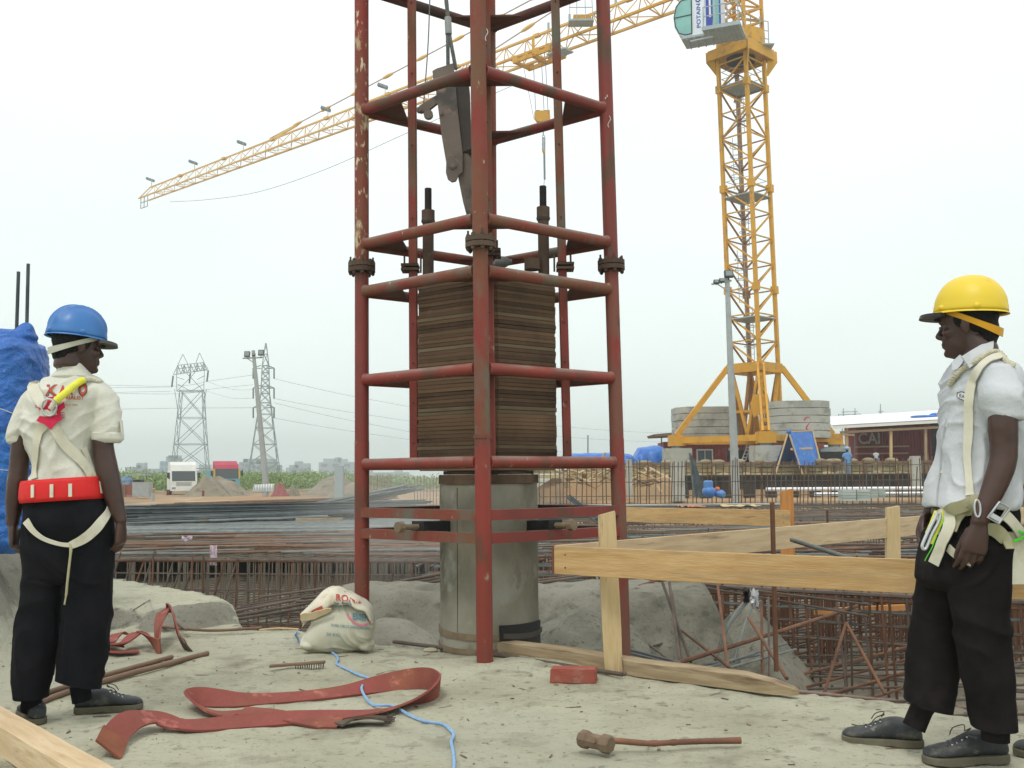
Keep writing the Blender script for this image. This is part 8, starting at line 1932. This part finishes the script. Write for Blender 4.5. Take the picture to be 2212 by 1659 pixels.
# ------------------------------------------------------------------ cement sack
m_sack = mat('woven_sack', (.50, .49, .38), (.58, .57, .46), 6, c3=(.36, .35, .25), s3=5, t3=(.54, .7), bump=.35, bscale=220, bdist=.003, rough=.9)
m_sack2 = mat('sack_flap', (.62, .58, .45), (.68, .64, .52), 6, c3=(.5, .42, .3), s3=6, t3=(.56, .7), bump=.3, bscale=220, bdist=.003, rough=.9)
YS = 5.86
sk = empty('cement_sack', on(725, 1388), 'half full white cement sack folded over beside the left red post', 'sack')
b = MB()
loftpx(b, [(662, 778, 1399, .09), (652, 800, 1386, .125), (662, 806, 1366, .145), (672, 808, 1348, .145), (684, 807, 1330, .13), (698, 804, 1312, .11), (710, 792, 1298, .085), (722, 778, 1290, .05)], YS, 2.5)
b.ell(P(668, 1392, YS - .04), (.05, .08, .03), None, 12, 8); b.ell(P(788, 1392, YS), (.055, .09, .035), None, 12, 8)
sf = folds(4.4, .010, 3.4, (.6, 0, .7), .15)
bag = organic(b, .006, 'sack_body', m_sack, sk, 4, sf)
b = MB()     # folded over top, thick sheet
top = [(652, 1330, -.02), (668, 1310, .0), (694, 1284, .02), (716, 1268, .02), (738, 1272, .03), (764, 1282, .03), (788, 1300, .02), (801, 1322, .0), (806, 1345, -.02)]
low = [(655, 1334, -.06), (672, 1330, -.09), (700, 1318, -.12), (722, 1308, -.13), (742, 1306, -.13), (762, 1312, -.14), (782, 1320, -.13), (796, 1332, -.10), (806, 1350, -.06)]
tp_ = smooth_path([P(u, v, YS + d) for u, v, d in top], 4); lw = smooth_path([P(u, v, YS + d) for u, v, d in low], 4); g = 8; vs = []
for i in range(len(tp_)):
    for j in range(g + 1):
        t = j / g; p = tp_[i].lerp(lw[i], t); p += Vector((0, -.05 * math.sin(math.pi * t), .012 * math.sin(math.pi * t) + .006 * math.sin(i * .9 + t * 4))); vs.append(p)
        vs[-1] = vs[-1] + Vector((.003 * noise.noise(p * 14), .005 * noise.noise(p * 8), .004 * noise.noise(p * 10)))
n_ = len(tp_); fl = MB().add(vs, [(i * (g + 1) + j, (i + 1) * (g + 1) + j, (i + 1) * (g + 1) + j + 1, i * (g + 1) + j + 1) for i in range(n_ - 1) for j in range(g)], True).build('sack_flap', m_sack2, sk)
q = fl.modifiers.new('t', 'SOLIDIFY'); q.thickness = .010; q.offset = 0
bk_ = MB(); bvs = []
back_pts = smooth_path([P(u, v + 26, YS + .06) for u, v, d in top], 4)
for i in range(n_):
    for j in range(5): bvs.append(tp_[i].lerp(back_pts[i], j / 4) + Vector((0, .03 * math.sin(math.pi * j / 4), 0)))
fb = bk_.add(bvs, [(i * 5 + j, i * 5 + j + 1, (i + 1) * 5 + j + 1, (i + 1) * 5 + j) for i in range(n_ - 1) for j in range(4)], True).build('sack_flap', m_sack2, sk); q = fb.modifiers.new('t', 'SOLIDIFY'); q.thickness = .006
MB().ribbon(smooth_path([P(650, 1333, YS - .10), P(672, 1331, YS - .13), P(694, 1324, YS - .15), P(716, 1316, YS - .15)], 4), [Vector((.1, -.3, 1))] * 13, [.03, .045, .05, .045, .04, .045, .045, .04, .035, .035, .03, .02, .012], .012).build('rolled_edge', mat('tan_lining', (.46, .36, .20), (.55, .45, .28), 9, bump=.4), sk)
bvS = bvh_of([bag]); bvF = bvh_of([fl]); m_pb = mat('blue_green_print', (.10, .22, .26), (.16, .28, .32), 40, bump=0, rough=.9); m_pp = mat('pink_print', (.60, .17, .24), (.55, .25, .3), 30, bump=0, rough=.9)
surf_text('SEVEN CIRCLE (BANGLADESH)', 757, 1355, 84, 7.5, bvS, YS, m_pb, sk, 0, .012, .006, rot_=.10)
surf_text('EMEN', 780, 1333, 36, 14, bvS, YS, m_pb, sk, 0, .03, .007, rot_=.12)
surf_text('50 KG', 719, 1371, 28, 6.5, bvS, YS, m_pb, sk, 0, .01, .006, rot_=.12)
surf_ribbon('print_arc', [(750, 1326), (760, 1341), (778, 1350), (794, 1348), (804, 1338)], 4.5, bvS, YS, m_pp, sk, th=.001, lift=.004)
surf_text('RONIB', 755, 1293, 58, 15, bvF, YS, m_printred, sk, 0, .02, .022, rot_=.10)
surf_text('R-NG', 741, 1305, 36, 6, bvF, YS, m_pb, sk, 0, .02, .022, rot_=-.04)
surf_ribbon('print_patch', [(675, 1322), (686, 1317), (698, 1312)], 8, bvF, YS, m_printred, sk, th=.001, lift=.008)
# ------------------------------------------------------------------ wrapped column at the left edge
YT = 6.2
wc = empty('wrapped_column', (P(20, 1155, YT).x, YT, .55), 'tall column wrapped in crinkled blue tarpaulin at the left edge', 'wrapped column')
b = MB()
loftpx(b, [(-100, 70, 1170, .28), (-102, 72, 1120, .30), (-100, 74, 1060, .31), (-100, 78, 990, .32), (-100, 82, 930, .32), (-100, 84, 880, .32), (-100, 86, 820, .32), (-98, 87, 765, .31), (-94, 82, 748, .29), (-90, 66, 736, .24), (-80, 60, 726, .16), (-70, 56, 722, .10)], YT, 2.8, n=60)
b.ell(P(56, 722, YT), (.05, .06, .07), None, 12, 9); b.ell(P(-4, 726, YT), (.14, .1, .03), None, 12, 9); b.ell(P(40, 728, YT), (.11, .12, .04), None, 12, 9)
t1 = folds(1.3, .009, 1.6, (-.5, .1, .85), .05); t2 = folds(7.7, .007, 3.2, (-.6, .2, .75), .1); t3 = folds(9.1, .005, 6, (-.35, .3, .85), .15)
m_tarp2 = mat('crinkled_blue_tarpaulin', (.006, .095, .40), (.015, .16, .55), 2, c3=(.07, .30, .70), s3=7, t3=(.60, .72), bump=.9, bscale=11, bdist=.05, rough=.34, spec=.6)  # lighter blue patches are highlights painted into the colour
wt = organic(b, .010, 'tarpaulin', m_tarp2, wc, 2, lambda c, n: t1(c, n) + t2(c, n) + t3(c, n))
bvW = bvh_of([wt])
for pts in (((-60, 862), (20, 890), (55, 905), (78, 914)), ((-40, 1008), (20, 1016), (70, 1006))):
    MB().tube(smooth_path([hit(bvW, u, v, YT)[0] - ray(u, v) * .004 for u, v in pts], 8), .0028, 5).build('tie_cord', m_strap, wc)
for (u0, v0, u1, v1, nm) in ((40, 587, 36, 725, 'shorter left'), (61, 570, 59, 720, 'taller right')):
    a, c = P(u1, v1, YT) - Vector((0, 0, .3)), P(u0, v0, YT); n_ = 90
    MB().tube([a.lerp(c, i / n_) for i in range(n_ + 1)], [.0105 if i % 2 else .0120 for i in range(n_ + 1)], 8).build('starter_bar', m_newbar_dk, wc)
